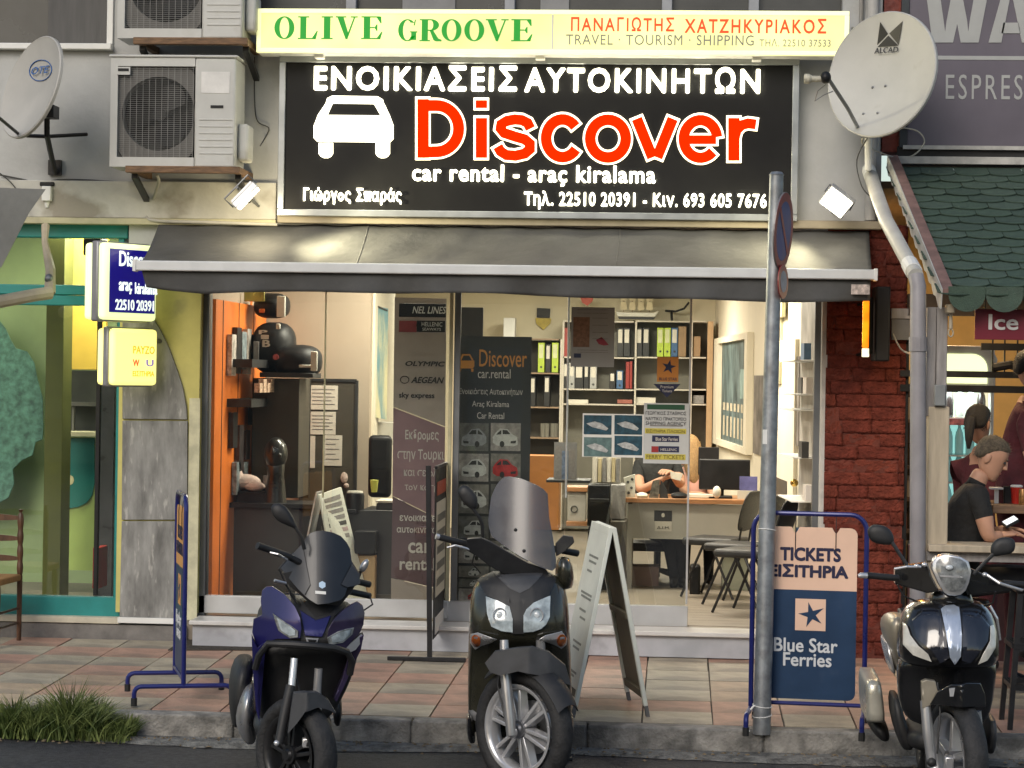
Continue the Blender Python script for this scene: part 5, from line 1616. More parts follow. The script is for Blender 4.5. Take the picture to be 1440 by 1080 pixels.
def wheel(t, c, ang, R, w, rr, nsp, m_rim, m_face, name='front_wheel', style=0):
 """wheel whose axle starts along local X and is turned by ang about Z; returns its part"""
 c = Vector(c)
 def put(mb):
  return rotz(mb, ang, c)
 prof = []
 for k in range(15):                          # tyre cross-section
  a = math.radians(-150 + 300 * k / 14)
  prof.append((rr + (R - rr) * 0.5 + (R - rr) * 0.5 * math.cos(a), w / 2 * math.sin(a) * 1.0))
 n = 64
 secs = []
 for k in range(n):
  th = 2 * pi * k / n
  s = []
  for (r, h) in prof:
   g = 0.0
   if abs(h) < w * 0.42 and r > rr + (R - rr) * 0.55 and (k + int(h * 60)) % 4 == 0:
    g = 0.004
   s.append(c + Vector((h, (r - g) * math.cos(th), (r - g) * math.sin(th))))
  secs.append(s)
 secs.append(secs[0])
 tm = MB().loft(secs, caps=False, closed=True)
 ty = obj('tyre', put(tm), M_tyre, t, local=True, smooth=True, sharp=60)
 wl = obj(name, put(MB().lathe([(0.03, -w * .40), (0.045, -w * .40), (0.045, w * .40), (0.03, w * .40)], c, 'X', 24)), m_rim, t, local=True)
 rimp = [(rr + 0.004, -w * .36), (rr + 0.008, -w * .44), (rr - 0.006, -w * .45), (rr - 0.020, -w * .30), (rr - 0.026, 0), (rr - 0.020, w * .30), (rr - 0.006, w * .45), (rr + 0.008, w * .44), (rr + 0.004, w * .36)]
 secs = []
 for k in range(49):
  th = 2 * pi * k / 48
  secs.append([c + Vector((h, r * math.cos(th), r * math.sin(th))) for r, h in rimp])
 obj('rim', put(MB().loft(secs, caps=False, closed=False)), m_face, wl, local=True, smooth=True, sharp=70)
 for k in range(nsp):
  a = 2 * pi * k / nsp + 0.3
  sp = MB()
  for sd_ in ((-0.5, 0.5) if style == 1 else (0,)):
   da = 0.0
   p0 = Vector((0, math.cos(a + sd_ * 0.55), math.sin(a + sd_ * 0.55))) * 0.042
   p1 = Vector((0, math.cos(a + sd_ * 0.30), math.sin(a + sd_ * 0.30))) * (rr - 0.012)
   tg = Vector((0, -math.sin(a), math.cos(a)))
   wd0, wd1 = (0.010, 0.009) if style == 1 else (0.020, 0.013)
   q = [c + p0 - tg * wd0, c + p0 + tg * wd0, c + p1 + tg * wd1, c + p1 - tg * wd1]
   X_ = Vector((w * .22, 0, 0))
   sp.add([p - X_ * 1.3 for p in q[:2]] + [p - X_ for p in q[2:]] + [p + X_ * 1.3 for p in q[:2]] + [p + X_ for p in q[2:]],
                   [(0, 1, 2, 3), (7, 6, 5, 4), (0, 4, 5, 1), (1, 5, 6, 2), (2, 6, 7, 3), (3, 7, 4, 0)])
  obj('spoke', put(sp), m_face, wl, local=True, bevel=0.003)
 obj('hub', put(MB().lathe([(0.002, -w * .5), (0.022, -w * .5), (0.03, -w * .42), (0.03, w * .42), (0.022, w * .5), (0.002, w * .5)], c, 'X', 20)), m_rim, wl, local=True, smooth=True)
 dk = [(0.05, w * .60), (rr * 0.62, w * .60), (rr * 0.62, w * .56), (0.05, w * .56), (0.05, w * .60)]
 obj('brake_disc', put(MB().loft([[c + Vector((h, r * math.cos(2 * pi * k / 40), r * math.sin(2 * pi * k / 40))) for r, h in dk[:-1]] for k in range(41)], caps=False)), M_brk, wl, local=True)
 return wl
def shell(t, name, secs, m, bevel=0, sub=1, **k):
 o = obj(name, MB().loft(secs), m, t, local=True, smooth=True, sub=sub, sharp=80, **k)
 return o
def bvh_of(secs):
 mb = MB().loft(secs)
 return BVHTree.FromPolygons([tuple(p) for p in mb.v], mb.f)
def on_shell(F, t, name, px, bvh, m, off=0.004, thick=0.008, dy=0.1, div=3, bevel=0.0, smooth=True, parent=None, fall=None):
 pts = [F.L(a, b, dy) for a, b in px]
 bm = bmesh.new()
 vs = [bm.verts.new((p.x, 0, p.z)) for p in pts]
 bm.faces.new(vs)
 bmesh.ops.triangulate(bm, faces=bm.faces[:])
 for _ in range(div):
  bmesh.ops.subdivide_edges(bm, edges=[e for e in bm.edges if e.calc_length() > 0.02], cuts=1, use_grid_fill=True)
  bmesh.ops.triangulate(bm, faces=bm.faces[:])
 last = fall if fall is not None else dy
 hits = {}
 for v in bm.verts:
  h = bvh.ray_cast(Vector((v.co.x, -3, v.co.z)), Vector((0, 1, 0)))
  hits[v] = h[0].y if h[0] is not None else None
 known = [h for h in hits.values() if h is not None]
 mx = max(known) if known else last
 for v in bm.verts:
  v.co.y = (hits[v] if hits[v] is not None else mx) - off
 r = bmesh.ops.extrude_face_region(bm, geom=bm.faces[:])
 bmesh.ops.translate(bm, verts=[e for e in r['geom'] if isinstance(e, bmesh.types.BMVert)], vec=(0, -thick, 0))
 bmesh.ops.recalc_face_normals(bm, faces=bm.faces[:])
 me = bpy.data.meshes.new(name)
 bm.to_mesh(me)
 bm.free()
 return link(name, me, m, parent or t, local=True, smooth=smooth, bevel=bevel, sharp=50)
def plate(F, t, name, px, dfun, m, thick=0.006, div=3, parent=None, smooth=True, bevel=0.0):
 """curved plate: outline in photo pixels, depth from dfun(x, z)"""
 pts = [F.L(a, b, 0.1) for a, b in px]
 bm = bmesh.new()
 vs = [bm.verts.new((p.x, 0, p.z)) for p in pts]
 bm.faces.new(vs)
 bmesh.ops.triangulate(bm, faces=bm.faces[:])
 for _ in range(div):
  bmesh.ops.subdivide_edges(bm, edges=[e for e in bm.edges if e.calc_length() > 0.02], cuts=1, use_grid_fill=True)
  bmesh.ops.triangulate(bm, faces=bm.faces[:])
 for v in bm.verts:
  v.co.y = dfun(v.co.x, v.co.z)
 if thick:
  r = bmesh.ops.extrude_face_region(bm, geom=bm.faces[:])
  bmesh.ops.translate(bm, verts=[e for e in r['geom'] if isinstance(e, bmesh.types.BMVert)], vec=(0, thick, 0))
 bmesh.ops.recalc_face_normals(bm, faces=bm.faces[:])
 me = bpy.data.meshes.new(name)
 bm.to_mesh(me)
 bm.free()
 return link(name, me, m, parent or t, local=True, smooth=smooth, bevel=bevel, sharp=50)
def rowsecs(F, rows, seg=32):
 """rows: (py, pxl, pxr, yfront, yback, n, nback) -> sections across the body"""
 out_ = []
 for (py, a, b, yf, yb, n) in rows:
  p, q = F.L(a, py, (yf + yb) / 2), F.L(b, py, (yf + yb) / 2)
  cy = yf + (yb - yf) * 0.62
  out_.append(sell((p.x + q.x) / 2, cy, (q.x - p.x) / 2, cy - yf, (p.z + q.z) / 2, n, seg, ry2=yb - cy))
 return out_
def mirror(F, t, out_px, stem_px, dy, m=M_mattb, th=0.035):
 pts = [F.L(a, b, dy) for a, b in out_px]
 c = sum(pts, Vector()) / len(pts)
 # rounded pod: three shrinking copies of the outline
 def smo(pp):
  for _ in range(2):
   q = []
   for i in range(len(pp)):
    a_, b_ = pp[i], pp[(i + 1) % len(pp)]
    q += [a_ * .75 + b_ * .25, a_ * .25 + b_ * .75]
   pp = q
  return pp
 pts = smo(pts)
 secs = [[c + (p - c) * s_ + Vector((0, d_, 0)) for p in pts] for s_, d_ in ((0.35, -th * .55), (0.75, -th * .45), (0.96, -th * .12), (1.0, th * .15), (0.97, th * .45))]
 mr = obj('mirror', MB().loft(secs), m, t, local=True, smooth=True, sharp=70)
 obj('mirror_glass', MB().loft([[c + (p - c) * 0.9 + Vector((0, th * .46, 0)) for p in pts], [c + (p - c) * 0.9 + Vector((0, th * .5, 0)) for p in pts]]), mat('mirror_face', (0.5, 0.5, 0.5), 0.05, metal=1.0, var=0, rvar=0), mr, local=True)
 obj('stem', MB().tube([F.L(*q) for q in stem_px], 0.009, n=8), M_mattb, mr, local=True, smooth=True)
 return mr
def rear(t, F, yr, R, w, wseat, zseat, m_body, m_side, exh=True, side=-1, x0=0.0):
 """everything behind the leg shield"""
 wheel(t, (x0, yr, R), 0.0, R, w, R * 0.62, 5, M_rimd, M_rimd, name='rear_wheel')
 S = lambda cy, rx, rz, cz, n=2.6: [Vector((x0 + rx * math.copysign(abs(math.cos(2 * pi * k / 20)) ** (2 / n), math.cos(2 * pi * k / 20)), cy, cz + rz * math.copysign(abs(math.sin(2 * pi * k / 20)) ** (2 / n), math.sin(2 * pi * k / 20)))) for k in range(20)]
 shell(t, 'floorboard', [S(0.34, .15, .05, .33), S(0.42, .20, .07, .32), S(0.85, .20, .08, .32), S(1.0, .15, .06, .33)], M_mattb)
 shell(t, 'rear_body', [S(0.80, .10, .10, .45), S(0.88, wseat - .01, .17, .50), S(1.1, wseat, .17, .57), S(1.5, wseat * .9, .13, .65), S(1.78, wseat * .5, .07, .74), S(1.85, .04, .03, .77)], m_body)
 shell(t, 'seat', [S(0.80, .08, .03, zseat - .06), S(0.86, wseat * .8, .05, zseat - .04), S(1.1, wseat * .98, .055, zseat - .04), S(1.3, wseat * .95, .06, zseat + .01), S(1.62, wseat * .7, .05, zseat + .03), S(1.72, .06, .03, zseat + .03)], M_seat)
 obj('engine', MB().box(x0 - .10, x0 + .10, 0.95, 1.35, .18, .36), M_mattb, t, local=True, bevel=0.03)
 if exh:
  ex_ = obj('exhaust', MB().tube([(x0 + side * .17, .95, .24), (x0 + side * .20, 1.05, .25), (x0 + side * .21, 1.15, .28), (x0 + side * .22, 1.7, .40)], [.03, .05, .07, .065], n=14), m_side, t, local=True, smooth=True)
  obj('exhaust_cap', MB().tube([(x0 + side * .22, 1.69, .398), (x0 + side * .221, 1.74, .41)], [.066, .05], n=14), M_mattb, ex_, local=True)
 obj('tail_light', MB().box(x0 - .06, x0 + .06, 1.82, 1.87, .74, .80), mat('red_lens', (0.3, 0.01, 0.01), 0.2, var=0), t, local=True, bevel=0.01)
 obj('grab_rail', MB().tube([(x0 - .12, 1.5, zseat), (x0 - .14, 1.75, zseat + .04), (x0, 1.88, zseat + .05), (x0 + .14, 1.75, zseat + .04), (x0 + .12, 1.5, zseat)], 0.012, n=8), M_mattb, t, local=True)
 obj('side_stand', MB().tube([(x0 + .12, .9, .22), (x0 + .24, .95, .01), (x0 + .27, .97, .008)], 0.012, n=6), M_mattb, t, local=True)
 obj('number_plate', MB().box(x0 - .09, x0 + .09, 1.90, 1.905, .45, .58), M_white, t, local=True)
 obj('plate_holder', MB().slab((x0 - .05, 1.80, .72), (x0 + .05, 1.80, .72), (x0 + .06, 1.92, .46), (x0 - .06, 1.92, .46), (0, 0.012, 0)), M_mattb, t, local=True)

# ------------------------------------------------------------------ centre scooter
O = PZ(735, 1113, -0.205)
F = Frame(O, YAW)
t = thing('scooter', 'black scooter with tall smoky windscreen and twin headlights, the middle of the three', 'scooter', O, YAW)
L = F.L
wc = Vector((0, 0.0, 0.315))
wheel(t, wc, math.radians(46), 0.315, 0.115, 0.218, 6, M_rim, M_silvw, style=1)
rows = [(803, 700, 765, .16, .34, 2.2), (808, 682, 782, .12, .38, 2.4), (818, 668, 793, .09, .42, 2.6), (840, 661, 799, .05, .43, 2.7), (870, 659, 801, .02, .42, 2.7), (893, 658, 802, .03, .42, 2.8),
  (905, 658, 803, .12, .42, 3.0), (930, 658, 803, .22, .42, 3.2), (980, 657, 805, .26, .40, 3.2), (1020, 659, 804, .28, .40, 3.0), (1040, 668, 797, .30, .40, 2.6)]
se = rowsecs(F, rows)
bv = bvh_of(se)
shell(t, 'front_fairing', se, M_olive)
on_shell(F, t, 'nose_panel', [(671, 818), (690, 808), (705, 806), (717, 818), (731, 832), (745, 818), (758, 806), (774, 808), (783, 816), (771, 838), (752, 846), (740, 858), (737, 889), (719, 889), (716, 852), (699, 843), (683, 836)], bv, M_mattb, off=0.001, thick=0.006)
on_shell(F, t, 'cowl_insert', [(692, 806), (768, 805), (757, 815), (744, 827), (731, 833), (717, 827), (703, 815)], bv, M_gryp, off=0.006, thick=0.004)
for nm, pl_ in (('headlight', [(683, 838), (700, 843), (716.6, 851), (721, 868), (721, 887), (705, 885), (691, 879), (685, 862)]), ('headlight', [(736, 887), (736, 863), (740, 855), (750, 846), (762, 841), (774, 837), (773, 866), (768, 876), (761, 882), (750, 886)])):
 h = on_shell(F, t, nm, pl_, bv, M_lamp, off=0.004, thick=0.010, bevel=0.002)
 cx = sum(a for a, b in pl_) / len(pl_); cy = sum(b for a, b in pl_) / len(pl_)
 p = L(cx, cy + 2, 0.0)
 hit = bv.ray_cast(Vector((p.x, -3, p.z)), Vector((0, 1, 0)))[0]
 obj('bulb_ring', MB().tube([(p.x + .032 * math.cos(k * pi / 10), hit.y - .016, p.z + .036 * math.sin(k * pi / 10)) for k in range(20)], 0.0035, n=6, closed=True), M_silvw, h, local=True, smooth=True)
 obj('bulb', MB().ell((p.x, hit.y - .012, p.z), .016, .008, .018), mat('bulb_glass', (0.6, 0.64, 0.66), 0.05, var=0.2, scale=30, coat=1), h, local=True, smooth=True)
for pl_, oc in (([(661, 893), (672, 888.5), (699, 897), (690, 904), (678, 909), (668, 916.5), (660, 907)], (669, 902)), ([(757, 897), (767, 891), (790, 887), (798, 899), (797, 909), (790, 914.6), (779, 907)], (790, 901))):
 h = on_shell(F, t, 'indicator', pl_, bv, M_silvw, off=0.004, thick=0.012, bevel=0.002, fall=0.1)
 on_shell(F, t, 'amber_lens', [(oc[0] + 7 * math.cos(k * pi / 5), oc[1] + 10 * math.sin(k * pi / 5)) for k in range(10)][::-1], bv, M_amber, off=0.016, thick=0.006, div=1, parent=h)
# lower leg shield lip
shell(t, 'belly_panel', rowsecs(F, [(1000, 655, 664, .18, .42, 2.2), (1030, 655, 668, .16, .42, 2.2), (1046, 660, 670, .2, .38, 2.2)], 16), M_gloss)
shell(t, 'belly_panel', rowsecs(F, [(1000, 797, 807, .18, .42, 2.2), (1030, 796, 808, .16, .42, 2.2), (1046, 796, 804, .2, .38, 2.2)], 16), M_gloss)
# mudguard over the wheel, turned with it
ff = MB()
sa = math.radians(46)
secs = []
for k in range(15):
 a = math.radians(-2 + 130 * k / 14)
 r = 0.335
 w_ = 0.080 * (0.45 + 0.55 * math.sin(min(pi / 2, (k + 1) / 4)))
 ring_ = []
 for j in range(9):
  u = -1 + j / 4
  ring_.append(wc + Vector((w_ * u, -math.cos(a) * (r + .018 * (1 - u * u)), math.sin(a) * (r + .018 * (1 - u * u)) - 0.03 * u * u)))
 for j in range(8, -1, -1):
  u = -1 + j / 4
  ring_.append(wc + Vector((w_ * .95 * u, -math.cos(a) * (r - 0.006 + .018 * (1 - u * u)), math.sin(a) * (r - 0.006 + .018 * (1 - u * u)) - 0.03 * u * u)))
 secs.append(ring_)
sel = secs[3:]
fm = rotz(MB().loft(sel), sa, wc)
obj('mudguard', fm, M_mattb, t, local=True, smooth=True, sharp=60)
plate(F, t, 'mudguard_cheek', [(683, 926), (697, 909), (728, 903), (748, 901), (771, 909), (794, 930), (802, 958), (783, 951), (755, 940), (728, 935), (704, 942), (690, 938)], lambda x, z: -0.17 + 0.30 * abs(x - 0.02) + 0.5 * max(0, x - .12) ** 1.0, M_gryp, thick=0.05)
# fork
obj('fork_leg', MB().tube([L(709, 900, -.03), L(710, 940, -.05), L(716, 1000, -.09), L(719, 1034, -.10)], [0.022, .027, .027, .024], n=14), M_silv, t, local=True, smooth=True)
obj('fork_foot', MB().ell(L(720, 1030, -.09), .028, .028, .03), M_silv, t, local=True, smooth=True)
obj('fork_leg', MB().tube([L(760, 900, .06), L(764, 1020, .08)], 0.024, n=12), M_silv, t, local=True, smooth=True)
# windscreen
ws_ = [(686, 734), (690, 703), (696, 688), (702, 679), (708, 674), (715, 672), (734, 675.5), (755.5, 684), (765, 690), (771, 697), (773, 730), (778, 757), (782.7, 790), (782, 801), (777, 804.6), (763, 800), (732, 784), (705, 767), (691, 757), (687, 745)]
zc = L(735, 760, .1)
dsc = lambda x, z: 0.10 + 0.30 * (z - 0.98) + (1.6 * (x - 0.03) ** 2 if x < .03 else 4.5 * (x - 0.03) ** 2)
plate(F, t, 'windscreen', ws_, dsc, M_smoke, thick=0.004, div=4)
for a, b in ((725, 747), (737, 776)):
 p = L(a, b, .1); obj('screen_bolt', MB().ell((p.x, dsc(p.x, p.z) - .003, p.z), .009, .006, .009), M_mattb, t, local=True, smooth=True)
# handlebar cover, grips, levers
hb = [(656.7, 757), (676.7, 755.6), (690, 762), (708, 773), (743, 793), (766, 801), (775, 812), (740, 812), (708, 808), (688, 796), (672, 783), (656.7, 773)]
plate(F, t, 'handlebar_cover', hb, lambda x, z: 0.13 + 0.25 * (x + .15) - 0.3 * (z - 1.08), M_mattb, thick=0.09, bevel=0.012)
gr = obj('grip', MB().tube([L(617, 755, .06), L(656, 765, .12)], 0.017, n=14), M_mattb, t, local=True, smooth=True)
obj('bar_end', MB().tube([L(613, 754, .055), L(618, 755.3, .06)], 0.015, n=12), M_silvw, gr, local=True)
obj('brake_lever', MB().tube([L(629, 770, .03), L(640, 767, .02), L(652, 770, .04), L(664, 774, .08)], [0.005, .006, .006, .007], n=8), M_silvw, t, local=True, smooth=True)
gr = obj('grip', MB().tube([L(780, 772, .30), L(812, 778, .38)], 0.018, n=14), M_mattb, t, local=True, smooth=True)
plate(F, t, 'hand_guard', [(782, 768), (793, 756), (807, 758), (809, 766), (797, 778), (783, 786)], lambda x, z: 0.26, M_mattb, thick=0.05, bevel=0.012)
shell(t, 'cowl_side', rowsecs(F, [(782, 785, 800, .22, .34, 2.2), (795, 781, 806, .2, .38, 2.2), (812, 780, 808, .2, .4, 2.2), (830, 784, 806, .25, .4, 2.2)], 18), M_olive)
mirror(F, t, [(642, 689), (652, 680), (665.5, 689), (672, 700), (671, 715.5), (663, 718), (648, 704)][::-1], [(664, 714, .1), (674, 728, .11), (678, 738, .12), (679, 756, .14)], .1)
rear(t, F, 1.42, 0.31, 0.12, 0.19, 0.80, M_gloss, M_mattb)
on_shell(F, t, 'leaf_sticker', [(656.5, 1008), (664, 1006), (672, 1012), (668, 1022), (660, 1018)], bv, M_silv, off=0.003, thick=0.002, div=1)

# ------------------------------------------------------------------ blue scooter
O = PZ(415, 1141, -0.205)
ab = YAW + math.radians(7)
F = Frame(O, ab)
L = F.L
t = thing('scooter', 'metallic blue scooter with dark short windscreen, nearest the grass tuft', 'scooter', O, ab)
wc = Vector((0, 0, 0.272))
wheel(t, wc, math.radians(36), 0.272, 0.12, 0.182, 5, M_rimd, M_rimd, style=1)
rows = [(842, 405, 484, .16, .40, 2.2), (852, 388, 496, .12, .42, 2.4), (866, 376, 506, .08, .44, 2.6), (880, 370, 508, .04, .44, 2.7), (896, 367, 506, .03, .44, 2.7), (906, 366, 503, .06, .44, 2.7)]
low = [(900, 364, 504, .05, .44, 2.8), (915, 357, 505, .14, .44, 3), (940, 357, 500, .20, .44, 3), (970, 359, 488, .24, .42, 3), (1000, 362, 472, .26, .40, 2.8), (1020, 368, 455, .3, .40, 2.4)]
se = rowsecs(F, rows)
bv = bvh_of(se)
shell(t, 'front_fairing', se, M_mattb)
se2 = rowsecs(F, low)
shell(t, 'lower_fairing', se2, M_mattb)
xm = L(440, 880, .05).x
chk = lambda x, z: -0.005 + 2.6 * (x - xm) ** 2 + 0.25 * max(0, z - 0.9)
M_purp = mat('metallic_plum', (0.045, 0.032, 0.085), 0.34, metal=0.5, var=0.25, scale=5, coat=0.5, rvar=0.06)
plate(F, t, 'cheek_panel', [(355, 893), (357, 874), (369, 866), (367, 848), (369, 833), (375, 827), (383, 825.5), (400, 835), (414, 851), (421, 866), (423, 880), (421, 894), (407, 896), (390, 897), (377, 902), (362, 914)], chk, M_blue, thick=0.03, bevel=0.006, div=4)
plate(F, t, 'cheek_panel', [(459, 893), (461, 881), (468, 869), (480, 858), (494, 850), (503, 847), (511, 853), (514, 864), (512, 880), (506, 892), (494, 902), (486, 911), (474, 906)], chk, M_purp, thick=0.03, bevel=0.006, div=4)
plate(F, t, 'side_fairing', [(354, 896), (362, 912), (374, 903), (377, 906), (364, 930), (362, 985), (365, 1018), (360, 1000), (356, 950)], lambda x, z: .10 + .1 * (1 - z), M_blue, thick=0.12, bevel=0.01)
plate(F, t, 'side_fairing', [(512, 893), (508, 915), (497, 938), (486, 965), (474, 990), (470, 985), (482, 955), (490, 925), (494, 905), (504, 897)], lambda x, z: .10 + .1 * (1 - z), M_purp, thick=0.12, bevel=0.01)
obj('chin_bar', MB().tube([L(359, 940, .1), L(364, 922, .06), L(377, 905, .02), L(410, 906, -.02), L(438, 908, -.03), L(470, 911, -.01), L(488, 917, .03), L(495, 930, .07), L(492, 948, .1)], 0.017, n=8), M_mattb, t, local=True, smooth=True)
on_shell(F, t, 'brow_panel', [(408, 836), (424, 846), (444, 868), (466, 862), (480, 848), (492, 852), (470, 866), (455, 893), (459, 905), (424, 903), (421, 891), (422, 864), (412, 850)], bv, M_mattb, off=0.003, thick=0.006)
on_shell(F, t, 'nose_panel', [(422, 858), (444, 871), (465, 865), (452, 893), (428, 891)], bv, M_blue, off=0.012, thick=0.010, bevel=0.002)
for pl_ in ([(383, 861.5), (398, 871), (410, 878), (418.5, 884), (418, 893), (407, 895), (391, 885.5)], [(459, 893), (474, 885.5), (486, 883), (498, 882), (496, 891), (481.5, 902), (461, 904)]):
 h = plate(F, t, 'headlight', pl_, lambda x, z: chk(x, z) - 0.010, M_lampd, thick=0.012, bevel=0.002)
 q = [(pl_[i][0] * .72 + .28 * sum(a for a, b in pl_) / 7, pl_[i][1] * .72 + .28 * sum(b for a, b in pl_) / 7) for i in range(len(pl_))]
 plate(F, t, 'lens', q, lambda x, z: chk(x, z) - 0.014, M_lamp, thick=0.004, div=2, parent=h)
on_shell(F, t, 'badge', [(429, 894), (447, 895), (444, 904), (438, 906), (432, 904)], bv, M_silv, off=0.014, thick=0.006, div=1)
on_shell(F, t, 'badge_centre', [(432, 896), (444, 897), (442, 902), (438, 904), (434, 902)], bv, M_black, off=0.021, thick=0.004, div=1)
# silver slash on the right flank
plate(F, t, 'flank_stripe', [(484, 912), (494, 903), (509, 892), (512, 900), (500, 914), (491, 917)], lambda x, z: 0.03 + 0.9 * max(0, x - .2), M_silvw, thick=0.01)
ws_ = [(394, 800), (410, 783), (426, 767), (431, 758), (437, 752), (445, 749), (455.5, 748), (470, 751), (481, 756), (489, 765), (494, 774), (496, 791), (507, 808), (508, 822.6), (498, 826), (489, 826), (485, 837), (479, 843), (462, 847), (446, 848.5), (436, 843), (428, 837), (418.5, 828), (412, 815), (405.5, 808)]
dsc = lambda x, z: 0.06 + 0.42 * (z - 1.0) + 2.6 * (x - 0.12) ** 2
plate(F, t, 'windscreen', ws_, dsc, mat('dark_screen', (0.012, 0.014, 0.018), 0.38, var=0.2, coat=0.15, rvar=0.05), thick=0.005, div=4)
for pl_ in ([(394, 800), (426, 768), (430, 790), (436, 822), (428, 836), (418.5, 828), (405.5, 808)],):
 plate(F, t, 'screen_wing', pl_, lambda x, z: dsc(x, z) - 0.008, mat('wing_grey', (0.035, 0.037, 0.042), 0.42, var=0.2), thick=0.005, div=3)
plate(F, t, 'screen_wing', [(489, 826), (480, 822), (496, 795), (507, 808), (508, 822.6)], lambda x, z: dsc(x, z) - 0.008, mat('wing_grey', (0.035, 0.037, 0.042), 0.3), thick=0.005, div=3)
p = L(453, 822, .1)
hx = [(453 + 5.2 * math.cos(pi / 6 + k * pi / 3), 822 + 5.2 * math.sin(pi / 6 + k * pi / 3)) for k in range(6)]
plate(F, t, 'hexagon_sticker', hx, lambda x, z: dsc(x, z) - 0.004, mat('sticker_pale_blue', (0.45, 0.6, 0.75), 0.4, var=0), thick=0.002, div=1)
plate(F, t, 'small_sticker', [(443, 830), (458, 831), (458, 835), (443, 834)], lambda x, z: dsc(x, z) - 0.004, M_white, thick=0.002, div=1)
gr = obj('grip', MB().tube([L(362, 767, .02), L(407, 783, .12)], 0.017, n=14), M_mattb, t, local=True, smooth=True)
obj('brake_lever', MB().tube([L(380, 777, -.0), L(390, 779, -.01), L(404, 787, .06)], 0.005, n=8), M_silvw, t, local=True, smooth=True)
obj('lower_lever', MB().tube([L(386, 816, .05), L(402, 820, .08)], 0.007, n=8), M_silv, t, local=True)
obj('handlebar', MB().tube([L(402, 781, .12), L(440, 800, .2), L(480, 812, .3), L(520, 822, .38)], 0.016, n=10), M_mattb, t, local=True)
plate(F, t, 'dash_housing', [(398, 808), (408, 826), (432, 846), (448, 858), (480, 852), (492, 838), (500, 826), (470, 815), (430, 800)], lambda x, z: 0.16, M_mattb, thick=0.1, bevel=0.01)
gr = obj('grip', MB().tube([L(492, 832, .3), L(520, 838, .36)], 0.016, n=12), M_mattb, t, local=True, smooth=True)
mirror(F, t, [(379.6, 713), (389, 706), (402, 711.5), (412, 726), (420, 746), (408, 741), (386, 731)][::-1], [(414, 740, .1), (424, 755, .1), (428, 772, .12)], .1)
mirror(F, t, [(504, 802), (508, 792), (514, 786), (519, 786), (518, 797), (511, 806)], [(507, 803, .3), (500, 822, .3)], .3, m=M_silv)
# fork and mudguard
obj('fork_leg', MB().tube([L(414, 926, .0), L(410, 966, -.03)], 0.018, n=12), M_silvw, t, local=True, smooth=True)
obj('fork_lower', MB().tube([L(409, 964, -.035), L(400, 1005, -.07), L(392, 1046, -.09)], [.024, .024, .022], n=12), M_mattb, t, local=True, smooth=True)
obj('axle_bolt', MB().ell(L(389, 1045, -.11), .014, .014, .014), M_silvw, t, local=True, smooth=True)
obj('fork_leg', MB().tube([L(448, 940, .05), L(446, 970, .05), L(448, 1050, .05)], 0.02, n=12), M_silv, t, local=True, smooth=True)
plate(F, t, 'mudguard', [(403, 1021), (407, 990), (411, 965), (425, 962), (441, 963), (459, 976), (470, 995), (457, 988), (444, 984), (426, 989), (415, 1006)], lambda x, z: -0.20 + 0.8 * abs(x - 0.04) * 1.0, M_gryp, thick=0.07)
obj('caliper', MB().box(*[q for q in (L(424, 1040).x, L(442, 1040).x)], -.11, -.06, L(430, 1047).z, L(430, 1033).z), M_silvw, t, local=True, bevel=0.008)
rear(t, F, 1.36, 0.27, 0.13, 0.19, 0.80, M_blue, M_silv)
# wide exhaust guard and side case seen left of the leg shield
shell(t, 'exhaust_guard', rowsecs(F, [(958, 345, 358, .75, 1.2, 2.2), (975, 336, 358, .7, 1.25, 2.2), (1005, 328, 360, .7, 1.25, 2.2), (1030, 334, 362, .8, 1.2, 2.2), (1045, 345, 360, .85, 1.15, 2.2)], 18), M_silv)
shell(t, 'side_cover', rowsecs(F, [(922, 334, 356, .9, 1.4, 2.2), (940, 323, 358, .85, 1.45, 2.4), (980, 320, 352, .85, 1.45, 2.4), (1010, 324, 340, .95, 1.4, 2.2), (1020, 328, 336, 1.0, 1.3, 2.2)], 18), M_mattb)
shell(t, 'side_cover', rowsecs(F, [(975, 470, 480, .6, 1.0, 2.2), (1000, 468, 482, .6, 1.0, 2.2), (1022, 470, 477, .7, .9, 2.2)], 14), M_mattb)

# ------------------------------------------------------------------ right scooter
O = PZ(1343, 1158, -0.205)
ar = math.radians(-1.0)
F = Frame(O, ar)
L = F.L
t = thing('scooter', 'glossy black scooter with silver nose stripe and round topped headlight, beside the ticket stand', 'scooter', O, ar)
wc = Vector((0, 0, 0.30))
wheel(t, wc, math.radians(16), 0.30, 0.11, 0.215, 5, M_rim, M_silv, style=0)
rows = [(842, 1300, 1372, .18, .36, 2.2), (848, 1280, 1384, .13, .40, 2.4), (860, 1270, 1396, .08, .42, 2.5), (880, 1263, 1403, .04, .44, 2.6), (905, 1261, 1406, .01, .44, 2.7), (925, 1262, 1405, .02, .44, 2.7), (938, 1268, 1400, .08, .43, 2.6)]
low = [(918, 1262, 1404, .12, .44, 3), (940, 1261, 1402, .20, .44, 3), (985, 1261, 1398, .24, .42, 3), (1010, 1272, 1390, .26, .40, 2.6), (1022, 1290, 1376, .28, .38, 2.3)]
se = rowsecs(F, rows); bv = bvh_of(se)
shell(t, 'front_fairing', se, M_gloss)
se2 = rowsecs(F, low)
shell(t, 'leg_shield', se2, M_gloss)
on_shell(F, t, 'nose_stripe', [(1323, 856), (1330, 852), (1342, 851), (1349, 854), (1350, 890), (1348, 920), (1340, 932), (1333, 921), (1328, 888)], bv, mat('stripe_silver_blue', (0.42, 0.48, 0.58), 0.2, metal=0.5, var=0.15, coat=0.5), off=0.006, thick=0.012, bevel=0.002)
